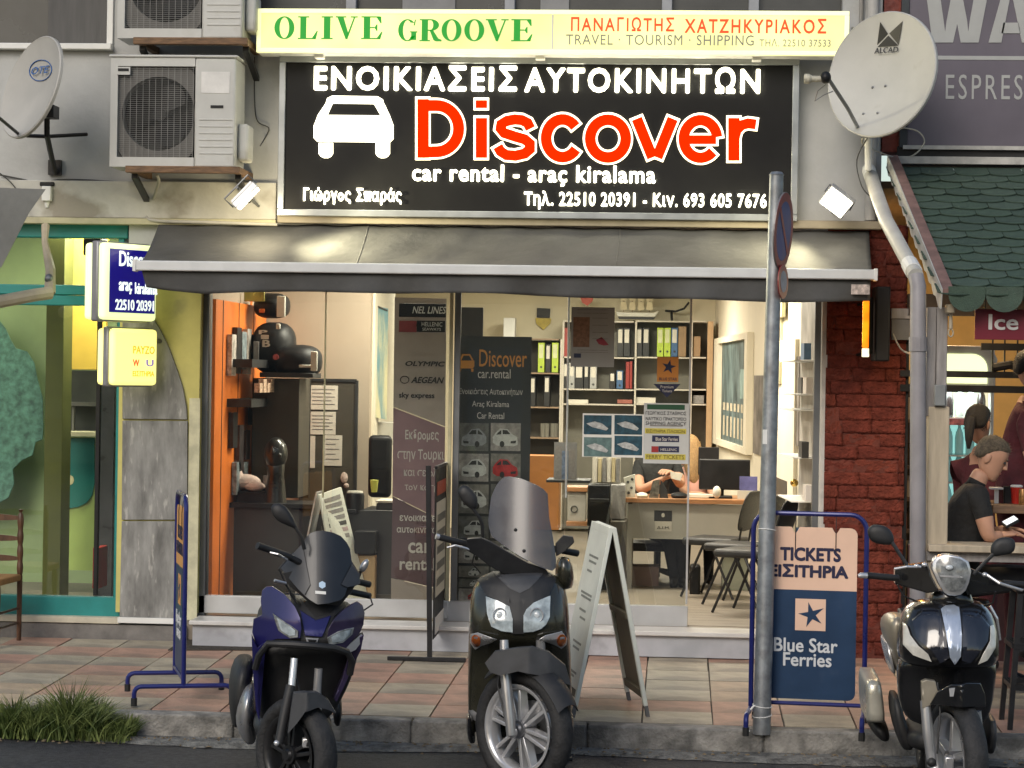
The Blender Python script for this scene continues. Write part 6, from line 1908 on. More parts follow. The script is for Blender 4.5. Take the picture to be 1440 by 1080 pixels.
on_shell(F, t, 'position_light', [(1271, 877), (1276, 880), (1280, 893), (1290, 906), (1303, 917), (1308, 928), (1283, 920), (1270, 907)], bv, mat('position_lens', (0.6, 0.58, 0.52), 0.12, var=0.2, scale=14, coat=0.8), off=0.003, thick=0.010, bevel=0.002)
on_shell(F, t, 'position_light', [(1393, 880), (1399, 880), (1403, 890), (1400, 910), (1387, 927), (1373, 932), (1380, 917), (1391, 900)], bv, MATS['position_lens'], off=0.003, thick=0.010, bevel=0.002)
on_shell(F, t, 'nose_panel', [(1283, 872), (1300, 858), (1320, 858), (1326, 890), (1332, 922), (1320, 930), (1308, 912), (1288, 896)], bv, mat('dark_navy_gloss', (0.012, 0.014, 0.022), 0.15, var=0.2, coat=1.0), off=0.003, thick=0.006)
on_shell(F, t, 'nose_panel', [(1353, 858), (1375, 860), (1392, 880), (1388, 900), (1374, 916), (1362, 930), (1350, 926), (1351, 890)], bv, MATS['dark_navy_gloss'], off=0.003, thick=0.006)
hl = [(1310, 800), (1311, 789), (1316, 783), (1327, 779), (1338, 780), (1350, 782.5), (1361, 789), (1365, 803), (1362, 818), (1357, 830), (1350, 836), (1343, 837), (1333, 836), (1327, 833), (1319, 820)]
cx, cy = 1338, 807
zc = L(cx, cy, .05)
dm = lambda x, z: 0.04 + 3.2 * ((x - zc.x) ** 2 + 0.7 * (z - zc.z) ** 2)
h = plate(F, t, 'headlight', hl, lambda x, z: dm(x, z), M_silvw, thick=0.10, bevel=0.004)
inn = [(cx + (a - cx) * .84, cy - 2 + (b - cy) * .84) for a, b in hl]
plate(F, t, 'headlight_lens', inn, lambda x, z: dm(x, z) - 0.006, M_lampd, thick=0.005, parent=h)
plate(F, t, 'lens_bar', [(1320, 807), (1353, 809), (1353, 811.5), (1320, 809.5)], lambda x, z: dm(x, z) - 0.009, M_silvw, thick=0.004, div=2, parent=h)
obj('bulb', MB().ell(L(1335, 798, .03), .018, .01, .012), mat('bulb_glass', (0.6, 0.64, 0.66), 0.05), h, local=True, smooth=True)
cov = lambda x, z: 0.10 + 0.6 * abs(x - zc.x)
plate(F, t, 'handlebar_cover', [(1262, 803), (1280, 798), (1306, 793), (1312, 812), (1322, 832), (1306, 836), (1282, 830), (1262, 826)], cov, M_gloss, thick=0.09, bevel=0.010)
plate(F, t, 'handlebar_cover', [(1364, 800), (1378, 806), (1400, 818), (1434, 829), (1430, 836), (1396, 836), (1362, 838), (1358, 830)], cov, M_gloss, thick=0.09, bevel=0.010)
shell(t, 'neck_cover', rowsecs(F, [(826, 1310, 1364, .14, .30, 2.4), (845, 1306, 1370, .14, .34, 2.4), (856, 1300, 1375, .16, .36, 2.4)], 20), M_gloss)
for (a, b, c, d, e0, e1) in ((1219, 809, 1263, 813, .14, .2), (1410, 820, 1462, 824, .2, .28)):
 gr = obj('grip', MB().tube([L(a, b, e0), L(c, d, e1)], 0.016, n=14), M_mattb, t, local=True, smooth=True)
gr = obj('bar_end', MB().tube([L(1207, 810, .13), L(1210, 809, .13), L(1219, 809.5, .14)], [.008, .014, .014], n=12), M_silvw, t, local=True, smooth=True)
obj('brake_lever', MB().tube([L(1258, 800, .1), L(1275, 797, .08), L(1295, 797, .1)], 0.006, n=8), M_silvw, t, local=True, smooth=True)
obj('brake_lever', MB().tube([L(1384, 806, .1), L(1405, 820, .08), L(1437, 830, .14)], 0.007, n=8), M_silvw, t, local=True, smooth=True)
for a, b in ((1289, 796), (1300, 794), (1385, 808)):
 obj('switch', MB().ell(L(a, b, .1), .014, .014, .011), M_silvw, t, local=True, smooth=True)
mirror(F, t, [(1219, 748), (1222, 741), (1230, 737), (1247, 740), (1256, 750), (1258, 765), (1247, 767), (1225, 763)][::-1], [(1254, 762, .14), (1263, 776, .13), (1277, 797, .12)], .14)
mirror(F, t, [(1392, 775), (1395, 763), (1407, 755), (1425, 756), (1429, 767), (1425, 778), (1410, 781), (1397, 783)][::-1], [(1397, 779, .14), (1384, 792, .13), (1369, 808, .12)], .14)
# champagne side panels behind the shield
shell(t, 'side_panel', rowsecs(F, [(862, 1250, 1272, .3, .6, 2.3), (872, 1238, 1272, .3, .8, 2.3), (890, 1240, 1268, .3, .9, 2.3), (910, 1247, 1266, .35, .95, 2.3), (945, 1256, 1266, .45, .95, 2.3)], 18), M_champ)
shell(t, 'side_strip', rowsecs(F, [(892, 1238, 1246, .45, .9, 2.2), (920, 1243, 1256, .45, .9, 2.2), (948, 1252, 1260, .5, .9, 2.2)], 14), M_silvw)
obj('side_cable', MB().tube([L(1392, 852, .3), L(1402, 870, .3), L(1406, 900, .32)], 0.007, n=8), M_silvw, t, local=True)
# front mudguard, fork
plate(F, t, 'mudguard', [(1303, 984), (1312, 966), (1330, 953), (1352, 950), (1372, 953), (1379, 968), (1381, 987), (1360, 984), (1330, 982)], lambda x, z: -0.20 + 1.0 * abs(x - 0.0), M_gloss, thick=0.08, bevel=0.006)
plate(F, t, 'fork_cover', [(1292, 953), (1298, 950), (1311, 952), (1317, 978), (1303, 986), (1293, 990)], lambda x, z: -0.06, M_champ, thick=0.06, bevel=0.01)
plate(F, t, 'fork_cover', [(1325, 955), (1333, 954), (1331, 966), (1326, 966)], lambda x, z: -0.235, M_silvw, thick=0.01)
obj('fork_leg', MB().tube([L(1301, 985, -.03), L(1305, 1030, -.05), L(1311, 1078, -.05)], [.024, .026, .022], n=14), M_silv, t, local=True, smooth=True)
obj('fork_leg', MB().tube([L(1374, 1000, .02), L(1384, 1076, .03)], [.02, .012], n=12), M_silvw, t, local=True, smooth=True)
obj('axle_nut', MB().ell(L(1310, 1072, -.08), .022, .022, .022), M_mattb, t, local=True, smooth=True)
obj('caliper', MB().box(*[q for q in (L(1325, 1060).x, L(1338, 1060).x)], -.13, -.07, L(1330, 1078).z, L(1330, 1058).z), M_silv, t, local=True, bevel=0.008)
rear(t, F, 1.38, 0.28, 0.12, 0.18, 0.79, M_gloss, M_mattb, exh=False)
ex_ = shell(t, 'exhaust', rowsecs(F, [(946, 1214, 1232, .72, 1.3, 5), (949, 1211, 1235, .7, 1.35, 6), (980, 1211, 1239, .7, 1.35, 6), (1003, 1213, 1241, .7, 1.35, 6), (1006, 1214, 1240, .72, 1.3, 5)], 20), mat('silencer_cream', (0.55, 0.53, 0.45), 0.3, metal=0.5, var=0.12))
shell(t, 'exhaust_tail', rowsecs(F, [(1006, 1213, 1243, .8, 1.3, 2.6), (1024, 1222, 1250, .8, 1.3, 2.4), (1040, 1236, 1252, .85, 1.2, 2.2)], 18), M_mattb)
shell(t, 'engine_cover', rowsecs(F, [(970, 1252, 1262, .5, .9, 4), (1000, 1250, 1268, .5, .9, 4), (1040, 1262, 1284, .5, .9, 4), (1052, 1268, 1282, .55, .85, 4)], 18), M_mattb)
shell(t, 'side_fairing', rowsecs(F, [(1000, 1385, 1397, .35, .8, 4), (1030, 1384, 1398, .4, .85, 4), (1060, 1384, 1394, .5, .85, 4)], 16), M_gryp)

for t_, F_, pts in (([o for o in bpy.data.objects if o.get('label', '').startswith('metallic blue')][0], Frame(PZ(415, 1141, -0.205), ab), (((404, 786, .08), (392, 800, .06), (402, 822, .1), (418, 850, .12)), ((520, 838, .3), (524, 850, .24), (506, 862, .2)), ((412, 935, .02), (422, 975, .0), (412, 1010, -.05), (398, 1040, -.08)))),
     ([o for o in bpy.data.objects if o.get('label', '').startswith('black scooter')][0], Frame(PZ(735, 1113, -0.205), YAW), (((668, 776, .1), (664, 792, .12), (676, 806, .16)), ((703, 925, .1), (700, 965, .02), (708, 1000, -.05), (714, 1028, -.08)))),
     (t, F, (((1262, 822, .1), (1270, 838, .12), (1290, 846, .16)), ((1400, 832, .1), (1396, 848, .14), (1384, 852, .2)), ((1318, 960, -.02), (1322, 1000, -.08), (1318, 1060, -.08))))):
 for q_ in pts:
  obj('cable', MB().tube([F_.L(*p_) for p_ in q_], 0.0045, n=6), M_mattb, t_, local=True, smooth=True)
# ================================================================== grass tuft by the kerb
rnd = random.Random(17)
v, f = [], []
M_grass = mat('grass_green', (0.07, 0.13, 0.022), 0.55, var=0.5, scale=14, col2=(0.17, 0.21, 0.06))
for k in range(5200):
 u = rnd.random()
 px = -20 + 205 * u
 hmax = (0.13 + 0.25 * math.sin(pi * min(1, max(0, (px + 20) / 215))) ** 0.9) * rnd.uniform(0.4, 1.0) * (.8 + .35 * math.sin(px * .11) * math.sin(px * .043 + 1))
 base = P(px, 1045, -3.08)
 y = -3.01 - abs(rnd.gauss(0.03, 0.06))
 z0 = -0.20 if y < -3.0 else gz(-2.9)
 x = base.x + rnd.gauss(0, 0.01)
 a = rnd.uniform(0, 2 * pi)
 lean = rnd.uniform(0.15, 0.95) * hmax
 dx, dy = math.cos(a) * lean, math.sin(a) * lean * 0.6 - 0.02
 wd = rnd.uniform(0.003, 0.0065)
 pr_ = Vector((math.sin(a + 1.3), -math.cos(a + 1.3), 0)) * wd
 pts = []
 for s in (0, .35, .7, 1):
  pts.append(Vector((x + dx * s ** 1.7, y + dy * s ** 1.7, z0 + hmax * (s - 0.38 * s * s * (lean / hmax)))))
 o = len(v)
 for i, s in enumerate((1, .9, .6)):
  v += [pts[i] - pr_ * s, pts[i] + pr_ * s]
 v.append(pts[3])
 f += [(o, o + 1, o + 3, o + 2), (o + 2, o + 3, o + 5, o + 4), (o + 4, o + 5, o + 6)]
g = MB().add(v, f)
o = obj('grass', g, M_grass)
setp(o, 'tuft of long green grass growing from the gutter at the left', 'grass', kind='stuff')

# ================================================================== blue tube sign stands
M_navy = mat('navy_tube', (0.012, 0.018, 0.14), 0.3, metal=0.2, var=0.12, coat=0.3)
M_peach = mat('sheet_peach', (0.78, 0.52, 0.38), 0.5, var=0.05, scale=3)
M_peachO = mat('sheet_orange', (0.66, 0.33, 0.10), 0.5, var=0.08, scale=5)
M_nsheet = mat('sheet_navy', (0.008, 0.035, 0.09), 0.4, var=0.2, scale=3, spot=((0.03, 0.06, 0.12), 8, 0.6, 0.5))
M_rub = mat('rubber_foot', (0.012, 0.012, 0.012), 0.7)
def blue_stand(O, ang, W, H, D, label, peach, words=True):
 """frame W wide (local x), H high, feet D long (local y)"""
 t = thing('sign_stand', label, 'sign stand', O, ang)
 r, c = 0.014, 0.09
 pts = [(-W / 2, 0, 0.10)] + [(-W / 2, 0, H - c)] + [(-W / 2 + c - c * math.cos(a * pi / 12), 0, H - c + c * math.sin(a * pi / 12)) for a in range(1, 7)] + [(W / 2 - c + c * math.sin(a * pi / 12), 0, H - c + c * math.cos(a * pi / 12)) for a in range(0, 7)] + [(W / 2, 0, 0.10)]
 obj('frame', MB().tube(pts, r, n=10), M_navy, t, local=True, smooth=True)
 obj('cross_bar', MB().cyl((-W / 2 + r, 0, 0.145), (W / 2 - r, 0, 0.145), 0.012, n=10), M_navy, t, local=True, smooth=True)
 for sx in (-1, 1):
  x = sx * W / 2
  q = [(x, -D / 2, 0.0), (x, -D / 2, 0.07)] + [(x, -D / 2 + .04 - .04 * math.cos(a * pi / 8), 0.07 + .04 * math.sin(a * pi / 8)) for a in range(1, 5)] + [(x, D / 2 - .04 + .04 * math.sin(a * pi / 8), 0.07 + .04 * math.cos(a * pi / 8)) for a in range(0, 4)] + [(x, D / 2, 0.07), (x, D / 2, 0.0)]
  ft = obj('foot', MB().tube(q, r, n=10), M_navy, t, local=True, smooth=True)
  for sy in (-1, 1):
   obj('rubber_foot', MB().cyl((x, sy * D / 2, -0.002), (x, sy * D / 2, 0.045), 0.018, n=10), M_rub, ft, local=True)
 bw, z0, z1 = W * 0.42, 0.17, H - 0.075
 zm = z0 + (z1 - z0) * 0.635
 cr = 0.04
 def arcp(cx, cz, a0, a1):
  return [(cx + cr * math.cos(math.radians(a0 + (a1 - a0) * i / 5)), cz + cr * math.sin(math.radians(a0 + (a1 - a0) * i / 5))) for i in range(6)]
 lower = arcp(-bw + cr, z0 + cr, 180, 270) + arcp(bw - cr, z0 + cr, 270, 360) + [(bw, zm), (-bw, zm)]
 nt_ = lambda x: [(x + .022, z1), (x + .010, z1 - .022), (x, z1 - .034), (x - .010, z1 - .022), (x - .022, z1)]
 upper = [(-bw, zm + .0005), (bw, zm + .0005)] + arcp(bw - cr, z1 - cr, 0, 90) + nt_(bw * .55) + nt_(-bw * .30) + arcp(-bw + cr, z1 - cr, 90, 180)
 b = obj('board', MB().prism(lower, -0.006, 0.006), M_nsheet, t, local=True)
 u = obj('board_top', MB().prism(upper, -0.006, 0.006), peach, t, local=True)
 for x in (bw * .55, -bw * .30):
  obj('hook', MB().tube([(x, 0, H - .004), (x, -.01, z1 - .03), (x, -.009, z1 - .13)], 0.0025, n=6), M_blackm, t, local=True)
 for yy in (-0.0065,):
  k = dict(depth=0.002)
  M_i = mat('ink_navy', (0.012, 0.012, 0.05), 0.5, var=0)
  if words:
   def T(s, a, c_, za, zb_, m_, bd):
    o = text(s, a, c_, za, zb_, yy, m_, None, bold=bd, **k)
    setpar(o, t)
   hh = z1 - zm
   T('TICKETS', -bw * .62, bw * .66, zm + hh * .46, zm + hh * .68, M_i, 0.045)
   T('ΕΙΣΙΤΗΡΙΑ', -bw * .84, bw * .82, zm + hh * .20, zm + hh * .41, M_i, 0.045)
   hl = zm - z0
   obj('star_plate', MB().box(-bw * .28, bw * .36, yy - .0015, yy + .0004, zm - hl * .37, zm - hl * .08), peach, t, local=True)
   cx_, cz_ = bw * .06, zm - hl * .225
   st_ = []
   for i in range(10):
    R_ = (0.072, 0.024)[i % 2] * W / .62
    a = pi / 2 + 0.25 + i * pi / 5
    st_.append((cx_ + R_ * math.cos(a) * (1.0 + .1 * (i == 8)), cz_ + R_ * math.sin(a)))
   obj('star', MB().prism(st_, yy - .0035, yy - .0016), M_nsheet, t, local=True)
   mw = mat('ink_white', (0.62, 0.64, 0.66), 0.5, var=0)
   T('Blue Star', -bw * .72, bw * .62, zm - hl * .57, zm - hl * .44, mw, 0.02)
   T('Ferries', -bw * .52, bw * .50, zm - hl * .70, zm - hl * .575, mw, 0.02)
 return t
g0, g1 = PG(1064, 1036), PG(1214, 1043)
Wd = (g1 - g0).length
cen = (g0 + g1) / 2 + Vector((0, 0.30, 0.006))
s1 = blue_stand(cen, math.atan2(g1.y - g0.y, g1.x - g0.x), 0.625, 1.20, 0.62, 'blue tube stand with a peach and navy ferry ticket board beside the steel pole', M_peach)
g0, g1 = PG(245, 970), PG(258, 995)
cen = (g0 + g1) / 2
d = (g0 - g1)
s2 = blue_stand(cen + Vector((0, 0, 0.004)), math.atan2(-d.y, -d.x) , 0.60, 1.20, 0.56, 'blue tube stand seen edge-on with an orange topped board by the marble pillar', M_peachO)

# ================================================================== steel pole with edge-on no-parking sign
pb = PG(1071, 1027)
pp_ = thing('sign_pole', 'grey galvanised steel pole with cable ties in front of the ticket stand', 'pole', pb)
ptop = P(1092, 247, pb.y)
obj('pole', MB().cyl(pb - Vector((0, 0, .02)), ptop, 0.050, 0.0385, n=24), M_steel, pp_, smooth=True)
obj('cap', MB().lathe([(0.040, 0), (0.041, 0.006), (0.03, 0.02), (0.001, 0.024)], ptop, n=20), M_steel, pp_, smooth=True)
def poleat(py):
 s_ = (1027 - py) / (1027 - 247)
 return pb + (ptop - pb) * s_, 0.050 + (0.0385 - 0.050) * s_
for py, m_ in ((1006, M_white), (992, M_white), (745, M_white)):
 c_, r_ = poleat(py)
 obj('cable_tie', MB().tube([c_ + Vector(((r_ + .003) * math.cos(a * pi / 10), (r_ + .003) * math.sin(a * pi / 10), .008 * math.sin(a * pi / 10 + py))) for a in range(20)], 0.0028, n=5, closed=True), m_, pp_)
c_, r_ = poleat(614)
obj('paper_label', MB().add([c_ + Vector(((r_ + .001) * math.cos(a), (r_ + .001) * math.sin(a), z)) for z in (-.04, .04) for a in (-2.6, -2.35, -2.1, -1.9)], [(i, i + 1, i + 5, i + 4) for i in range(3)]), M_white, pp_)
obj('plastic_strap', MB().tube([pb + Vector((-.045, -.03, .14)), pb + Vector((-.08, -.05, .10)), pb + Vector((-.09, -.06, .03)), pb + Vector((-.07, -.06, .0))], 0.006, n=6), M_white, pp_)
# sign disc
dc = P(1101, 325, pb.y - 0.02)
sg = thing('no_parking_sign', 'round blue sign with red rim seen edge-on at the top of the pole', 'road sign', dc)
an = math.radians(74)
def sdisc(r0, r1, y0, y1, m_, nm, par, cz=0.0, n=40):
 v, f = [], []
 for k in range(n):
  a = 2 * pi * k / n
  for r in (r0, r1):
   for y in (y0, y1):
    v.append((r * math.cos(a), y, r * math.sin(a) + cz))
 for k in range(n):
  a, b = k * 4, ((k + 1) % n) * 4
  f += [(a + 2, b + 2, b, a), (a + 1, b + 1, b + 3, a + 3), (a + 2, a + 3, b + 3, b + 2), (a, b, b + 1, a + 1)]
 return obj(nm, MB().add(v, f), m_, par, local=True)
sg.rotation_euler = (math.radians(4), math.radians(-2), an)
R_ = 0.215
M_sr = mat('sign_red', (0.30, 0.05, 0.045), 0.4, var=0.2, scale=8)
M_sbl = mat('sign_blue', (0.03, 0.06, 0.22), 0.4, var=0.2, scale=6)
obj('disc', MB().lathe([(0.001, -0.004), (R_, -0.004), (R_, 0.004), (0.001, 0.004)], (0, 0, 0), 'Y', 40), mat('sign_back', (0.25, 0.24, 0.24), 0.5, metal=0.5, var=0.1), sg, local=True)
sdisc(0.165, R_ - .003, -0.0055, -0.0042, M_sr, 'red_rim', sg)
sdisc(0.0005, 0.164, -0.0055, -0.0042, M_sbl, 'blue_field', sg)
M_ = MB()
for s_ in (1,):
 a = math.radians(-45)
 ux, uz = math.cos(a), math.sin(a)
 q = [(-ux * .165 - uz * .016, -uz * .165 + ux * .016), (-ux * .165 + uz * .016, -uz * .165 - ux * .016), (ux * .165 + uz * .016, uz * .165 - ux * .016), (ux * .165 - uz * .016, uz * .165 + ux * .016)]
 M_.prism(q[::-1], -0.0072, -0.0057)
obj('red_bar', M_, M_sr, sg, local=True)
for z in (-.05, .05):
 obj('clamp', MB().box(-0.02, 0.02, 0.004, 0.03, z - .012, z + .012), M_steel, sg, local=True)
p2 = P(1101, 396, pb.y - 0.02)
s3 = thing('plate_sign', 'small rusty red oval plate hanging under the round sign on the pole', 'road sign', p2)
s3.rotation_euler = (0, 0, an)
obj('plate', MB().prism([(0.115 * math.cos(a * pi / 12), 0.095 * math.sin(a * pi / 12)) for a in range(24)], -0.003, 0.003), M_sr, s3, local=True)
obj('field', MB().prism([(0.07 * math.cos(a * pi / 12), 0.06 * math.sin(a * pi / 12)) for a in range(24)], -0.005, -0.0035), mat('plate_grey', (0.3, 0.32, 0.36), 0.5, var=0.3, scale=20), s3, local=True)

# ================================================================== black double poster stand, edge-on
fb = PG(604, 930); rb = PG(624, 905)
t = thing('poster_stand', 'black metal poster stand seen edge-on between the blue and middle scooters', 'sign stand', fb)
def vpost(px, pyt, base, w_=0.018):
 top_ = P(px, pyt, base.y)
 return MB().slab(base + Vector((-w_, 0, 0)), base + Vector((w_, 0, 0)), Vector((top_.x + w_, base.y, top_.z)), Vector((top_.x - w_, base.y, top_.z)), (0, 0.03, 0))
obj('post', vpost(602, 655, fb, 0.016), M_blackm, t)
obj('post', vpost(625, 652, rb, 0.014), M_blackm, t)
for (a, b, c_, bb_) in ((545, 925, 655, fb), (563, 903, 700, rb)):
 x0, x1 = P(a, b, bb_.y).x, P(c_, b, bb_.y).x
 z = gz(bb_.y)
 obj('base_bar', MB().box(x0, x1, bb_.y - 0.02, bb_.y + 0.02, z + 0.002, z + 0.028), M_blackm, t, bevel=0.003)
# sheet between the posts
a0_, a1_ = Vector((fb.x + .02, fb.y + .03, 0)), Vector((rb.x - .0, rb.y, 0))
dv = (a1_ - a0_); Ls = dv.length; dvn = dv.normalized()
zlo, zhi = P(604, 900, fb.y).z, P(604, 660, fb.y).z
nv = Vector((dvn.y, -dvn.x, 0))
def sheet(z0, z1, m_, nm, off=0.0, u0=0.0, u1=1.0, th=0.006):
 p0, p1 = a0_ + dv * u0 + nv * off, a0_ + dv * u1 + nv * off
 return obj(nm, MB().slab((p0.x, p0.y, z0), (p1.x, p1.y, z0), (p1.x, p1.y, z1), (p0.x, p0.y, z1), nv * -th), m_, t)
Hh = zhi - zlo
sheet(zlo, zhi, M_black, 'backing')
sheet(zlo + Hh * .02, zlo + Hh * .12, M_white, 'poster', .004, .1, .9, .003)
sheet(zlo + Hh * .24, zlo + Hh * .80, mat('poster_cream', (0.58, 0.56, 0.46), 0.5, var=0.05), 'poster', .004, .08, .92, .003)
sheet(zlo + Hh * .84, zlo + Hh * .92, mat('poster_red', (0.4, 0.06, 0.02), 0.5, var=0.2), 'poster_band', .004, .1, .9, .003)
for i in range(5):
 z = zlo + Hh * (.30 + .095 * i)
 sheet(z, z + Hh * .045, mat('poster_grey', (0.14, 0.14, 0.12), 0.5, var=0.3, scale=30), 'poster_picture', .0065, .15, .85, .002)
sheet(zhi, zhi + .02, M_blackm, 'top_bar', .01, 0, 1, .02)

# ================================================================== white A-board
nr, fr_ = PG(909, 1014), PG(884, 991)
nl = PG(810, 1003)
uvec = (fr_ - nr); uvec.z = 0
un = uvec.normalized()
ridge_n = P(862, 742, (nr.y + nl.y) / 2)
t = thing('a_board', 'white folding pavement board standing beside the middle scooter', 'a-board', (ridge_n.x, ridge_n.y, gz(-1.6)))
W_ = 0.62
half = (nr - nl).length / 2
mid = (nr + nl) / 2
perp = Vector((-un.y, un.x, 0))
if perp.x > 0: perp = -perp                    # towards image left
ztop_ = ridge_n.z
zb_ = gz(mid.y)
base_l, base_r = mid + perp * half, mid - perp * half
rt = mid.copy(); rt.x = ridge_n.x - 0.0; rt.y = mid.y
def leaf(b0, sgn, lab):
 top_n = Vector((rt.x, rt.y, ztop_)) + perp * (0.02 * sgn)
 bot_n = Vector((b0.x, b0.y, zb_))
 dn = (bot_n - top_n)
 nn = un.cross(dn).normalized()
 if nn.dot(perp) * sgn < 0: nn = -nn
 return top_n, dn, nn
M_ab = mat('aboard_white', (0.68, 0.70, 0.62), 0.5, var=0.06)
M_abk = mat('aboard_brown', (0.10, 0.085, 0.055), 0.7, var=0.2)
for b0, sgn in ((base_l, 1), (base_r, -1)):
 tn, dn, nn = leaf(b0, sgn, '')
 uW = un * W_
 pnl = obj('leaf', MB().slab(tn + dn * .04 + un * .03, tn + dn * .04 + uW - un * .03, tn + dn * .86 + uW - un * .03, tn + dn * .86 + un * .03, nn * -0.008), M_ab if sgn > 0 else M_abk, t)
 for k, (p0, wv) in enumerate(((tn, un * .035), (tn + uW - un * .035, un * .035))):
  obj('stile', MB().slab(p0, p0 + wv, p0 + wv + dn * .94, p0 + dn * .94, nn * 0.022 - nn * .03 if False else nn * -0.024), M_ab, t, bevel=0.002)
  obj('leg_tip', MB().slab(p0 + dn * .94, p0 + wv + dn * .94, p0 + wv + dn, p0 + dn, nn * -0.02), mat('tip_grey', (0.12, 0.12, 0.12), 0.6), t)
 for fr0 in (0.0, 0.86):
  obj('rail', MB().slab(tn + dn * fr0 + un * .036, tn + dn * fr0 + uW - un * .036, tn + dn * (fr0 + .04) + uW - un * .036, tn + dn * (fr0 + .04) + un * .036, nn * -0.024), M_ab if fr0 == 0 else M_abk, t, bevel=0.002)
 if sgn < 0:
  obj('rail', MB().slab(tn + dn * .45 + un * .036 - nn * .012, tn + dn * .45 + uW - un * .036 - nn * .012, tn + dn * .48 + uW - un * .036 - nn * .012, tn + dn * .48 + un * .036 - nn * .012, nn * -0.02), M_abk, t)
 if sgn > 0:
  # faint printed lines
  mi = mat('ink_faint', (0.22, 0.23, 0.2), 0.6, var=0.3, scale=60)
  for i, (a, b, fz) in enumerate(((.25, .75, .17), (.3, .7, .20), (.45, .7, .25), (.2, .8, .37), (.2, .75, .39), (.35, .7, .46), (.3, .6, .50), (.25, .7, .63), (.3, .65, .66), (.2, .8, .78), (.3, .7, .80))):
   obj('print_line', MB().slab(tn + dn * fz + un * (W_ * a) + nn * .002, tn + dn * fz + un * (W_ * b) + nn * .002, tn + dn * (fz + .012) + un * (W_ * b) + nn * .002, tn + dn * (fz + .012) + un * (W_ * a) + nn * .002, nn * -0.0015), mi, t)

# ================================================================== taverna chair at the left edge
def turned(mb, x, y, z0, z1, r=0.019, knobs=3):
 n = 22
 prof = []
 for i in range(n + 1):
  u = i / n
  prof.append((r * (0.8 + 0.35 * abs(math.sin(u * pi * knobs))), z0 + (z1 - z0) * u))
 return mb.lathe(prof, (x, y, 0), n=10)
ca = PG(4, 905); cbk = PG(22, 890)
cy = -0.35
t = thing('chair', 'brown turned wood ladder-back chair with a rush seat at the left edge', 'chair', (P(0, 900, cy).x, cy, gz(cy)))
xr_ = P(28, 800, -0.20).x
xl2 = xr_ - 0.40
zz = gz(-.3)
M_ch = mat('dark_chair_wood', (0.085, 0.038, 0.018), 0.4, var=0.35, scale=6, stretch=(4, 4, 1))
zt_ = P(28, 716, -0.2).z
seat_z = P(10, 812, -.35).z
for x in (xl2, xr_):
 o = obj('back_post', turned(MB(), x, -0.20, seat_z, zt_ - .03, 0.020, 4), M_ch, t, smooth=True)
 obj('finial', MB().lathe([(0.012, 0), (0.008, .008), (0.014, .018), (0.017, .026), (0.001, .03)], (x, -0.20, zt_ - .03), n=10), M_ch, o, smooth=True)
 obj('leg', MB().cyl((x, -0.20, zz), (x, -0.20, seat_z), 0.016, 0.019, n=10), M_ch, t, smooth=True)
for x in (xl2 - .02, xr_ - .035):
 obj('leg', turned(MB(), x, -0.60, gz(-.6), seat_z, 0.019, 2), M_ch, t, smooth=True)
for py in (728, 757, 785):
 z = P(15, py, -.2).z
 pts = [(xl2 + .015, z - .012)] + [(xl2 + .015 + (xr_ - xl2 - .03) * i / 8, z - .014 - .006 * math.sin(pi * i / 8)) for i in range(1, 8)] + [(xr_ - .015, z - .012), (xr_ - .015, z + .012)] + [(xr_ - .015 - (xr_ - xl2 - .03) * i / 8, z + .014 + .012 * math.sin(pi * i / 8)) for i in range(1, 8)] + [(xl2 + .015, z + .012)]
 obj('slat', MB().prism(pts, -0.208, -0.194), M_ch, t)
for (y0, y1, z, x) in ((-.6, -.2, .12, xr_ - .017), (-.6, -.2, .12, xl2), (-.6, -.2, .22, xr_ - .017)):
 obj('stretcher', MB().cyl((x - .01, y0, z), (x + .01, y1, z), 0.009, n=8), M_ch, t)
obj('stretcher', MB().cyl((xl2 - .02, -.6, .15), (xr_ - .035, -.6, .15), 0.009, n=8), M_ch, t)
obj('seat', MB().prismz([(xl2 - .045, -.63), (xr_ - .01, -.63), (xr_ + .012, -.20), (xl2 - .01, -.20)], seat_z - .035, seat_z + .012), mat('rush_seat', (0.38, 0.20, 0.07), 0.7, var=0.3, scale=8, stretch=(1, 20, 1), bump=0.5, bscale=60), t, bevel=0.012)
# door mat
mt = PG(300, 903)
solo('door_mat', MB().slab(PG(262, 897) + Vector((0, 0, .006)), PG(440, 897) + Vector((0, 0, .006)), PG(440, 915) + Vector((0, 0, .006)), PG(236, 915) + Vector((0, 0, .006)), (0, 0, -0.008)), mat('mat_brown', (0.05, 0.042, 0.032), 0.95, var=0.5, scale=40, bump=0.6, bscale=150), 'worn dark door mat lying below the left end of the step', 'door mat')

# litter of dry leaves and grit along the gutter
rnd = random.Random(31)
mb = MB()
for k in range(420):
 x = rnd.uniform(-4.4, 2.6); y = -3.02 - abs(rnd.gauss(0, .12)); s = rnd.uniform(.004, .016)
 z = -.19 if y > -3.15 else -.205
 a = rnd.uniform(0, 6.3)
 p = [Vector((x + s * math.cos(a + q_) * (1.6 if i % 2 else .8), y + s * math.sin(a + q_), z + rnd.uniform(0, .008))) for i, q_ in enumerate((0, 1.5, 3.1, 4.7))]
 mb.add(p + [Vector((x, y, z + .012))], [(0, 1, 4), (1, 2, 4), (2, 3, 4), (3, 0, 4)])
setp(obj('litter', mb, mat('dry_leaf', (0.16, 0.12, 0.07), .8, var=.6, scale=30)), 'dry leaves and grit scattered along the gutter', 'litter', kind='stuff')
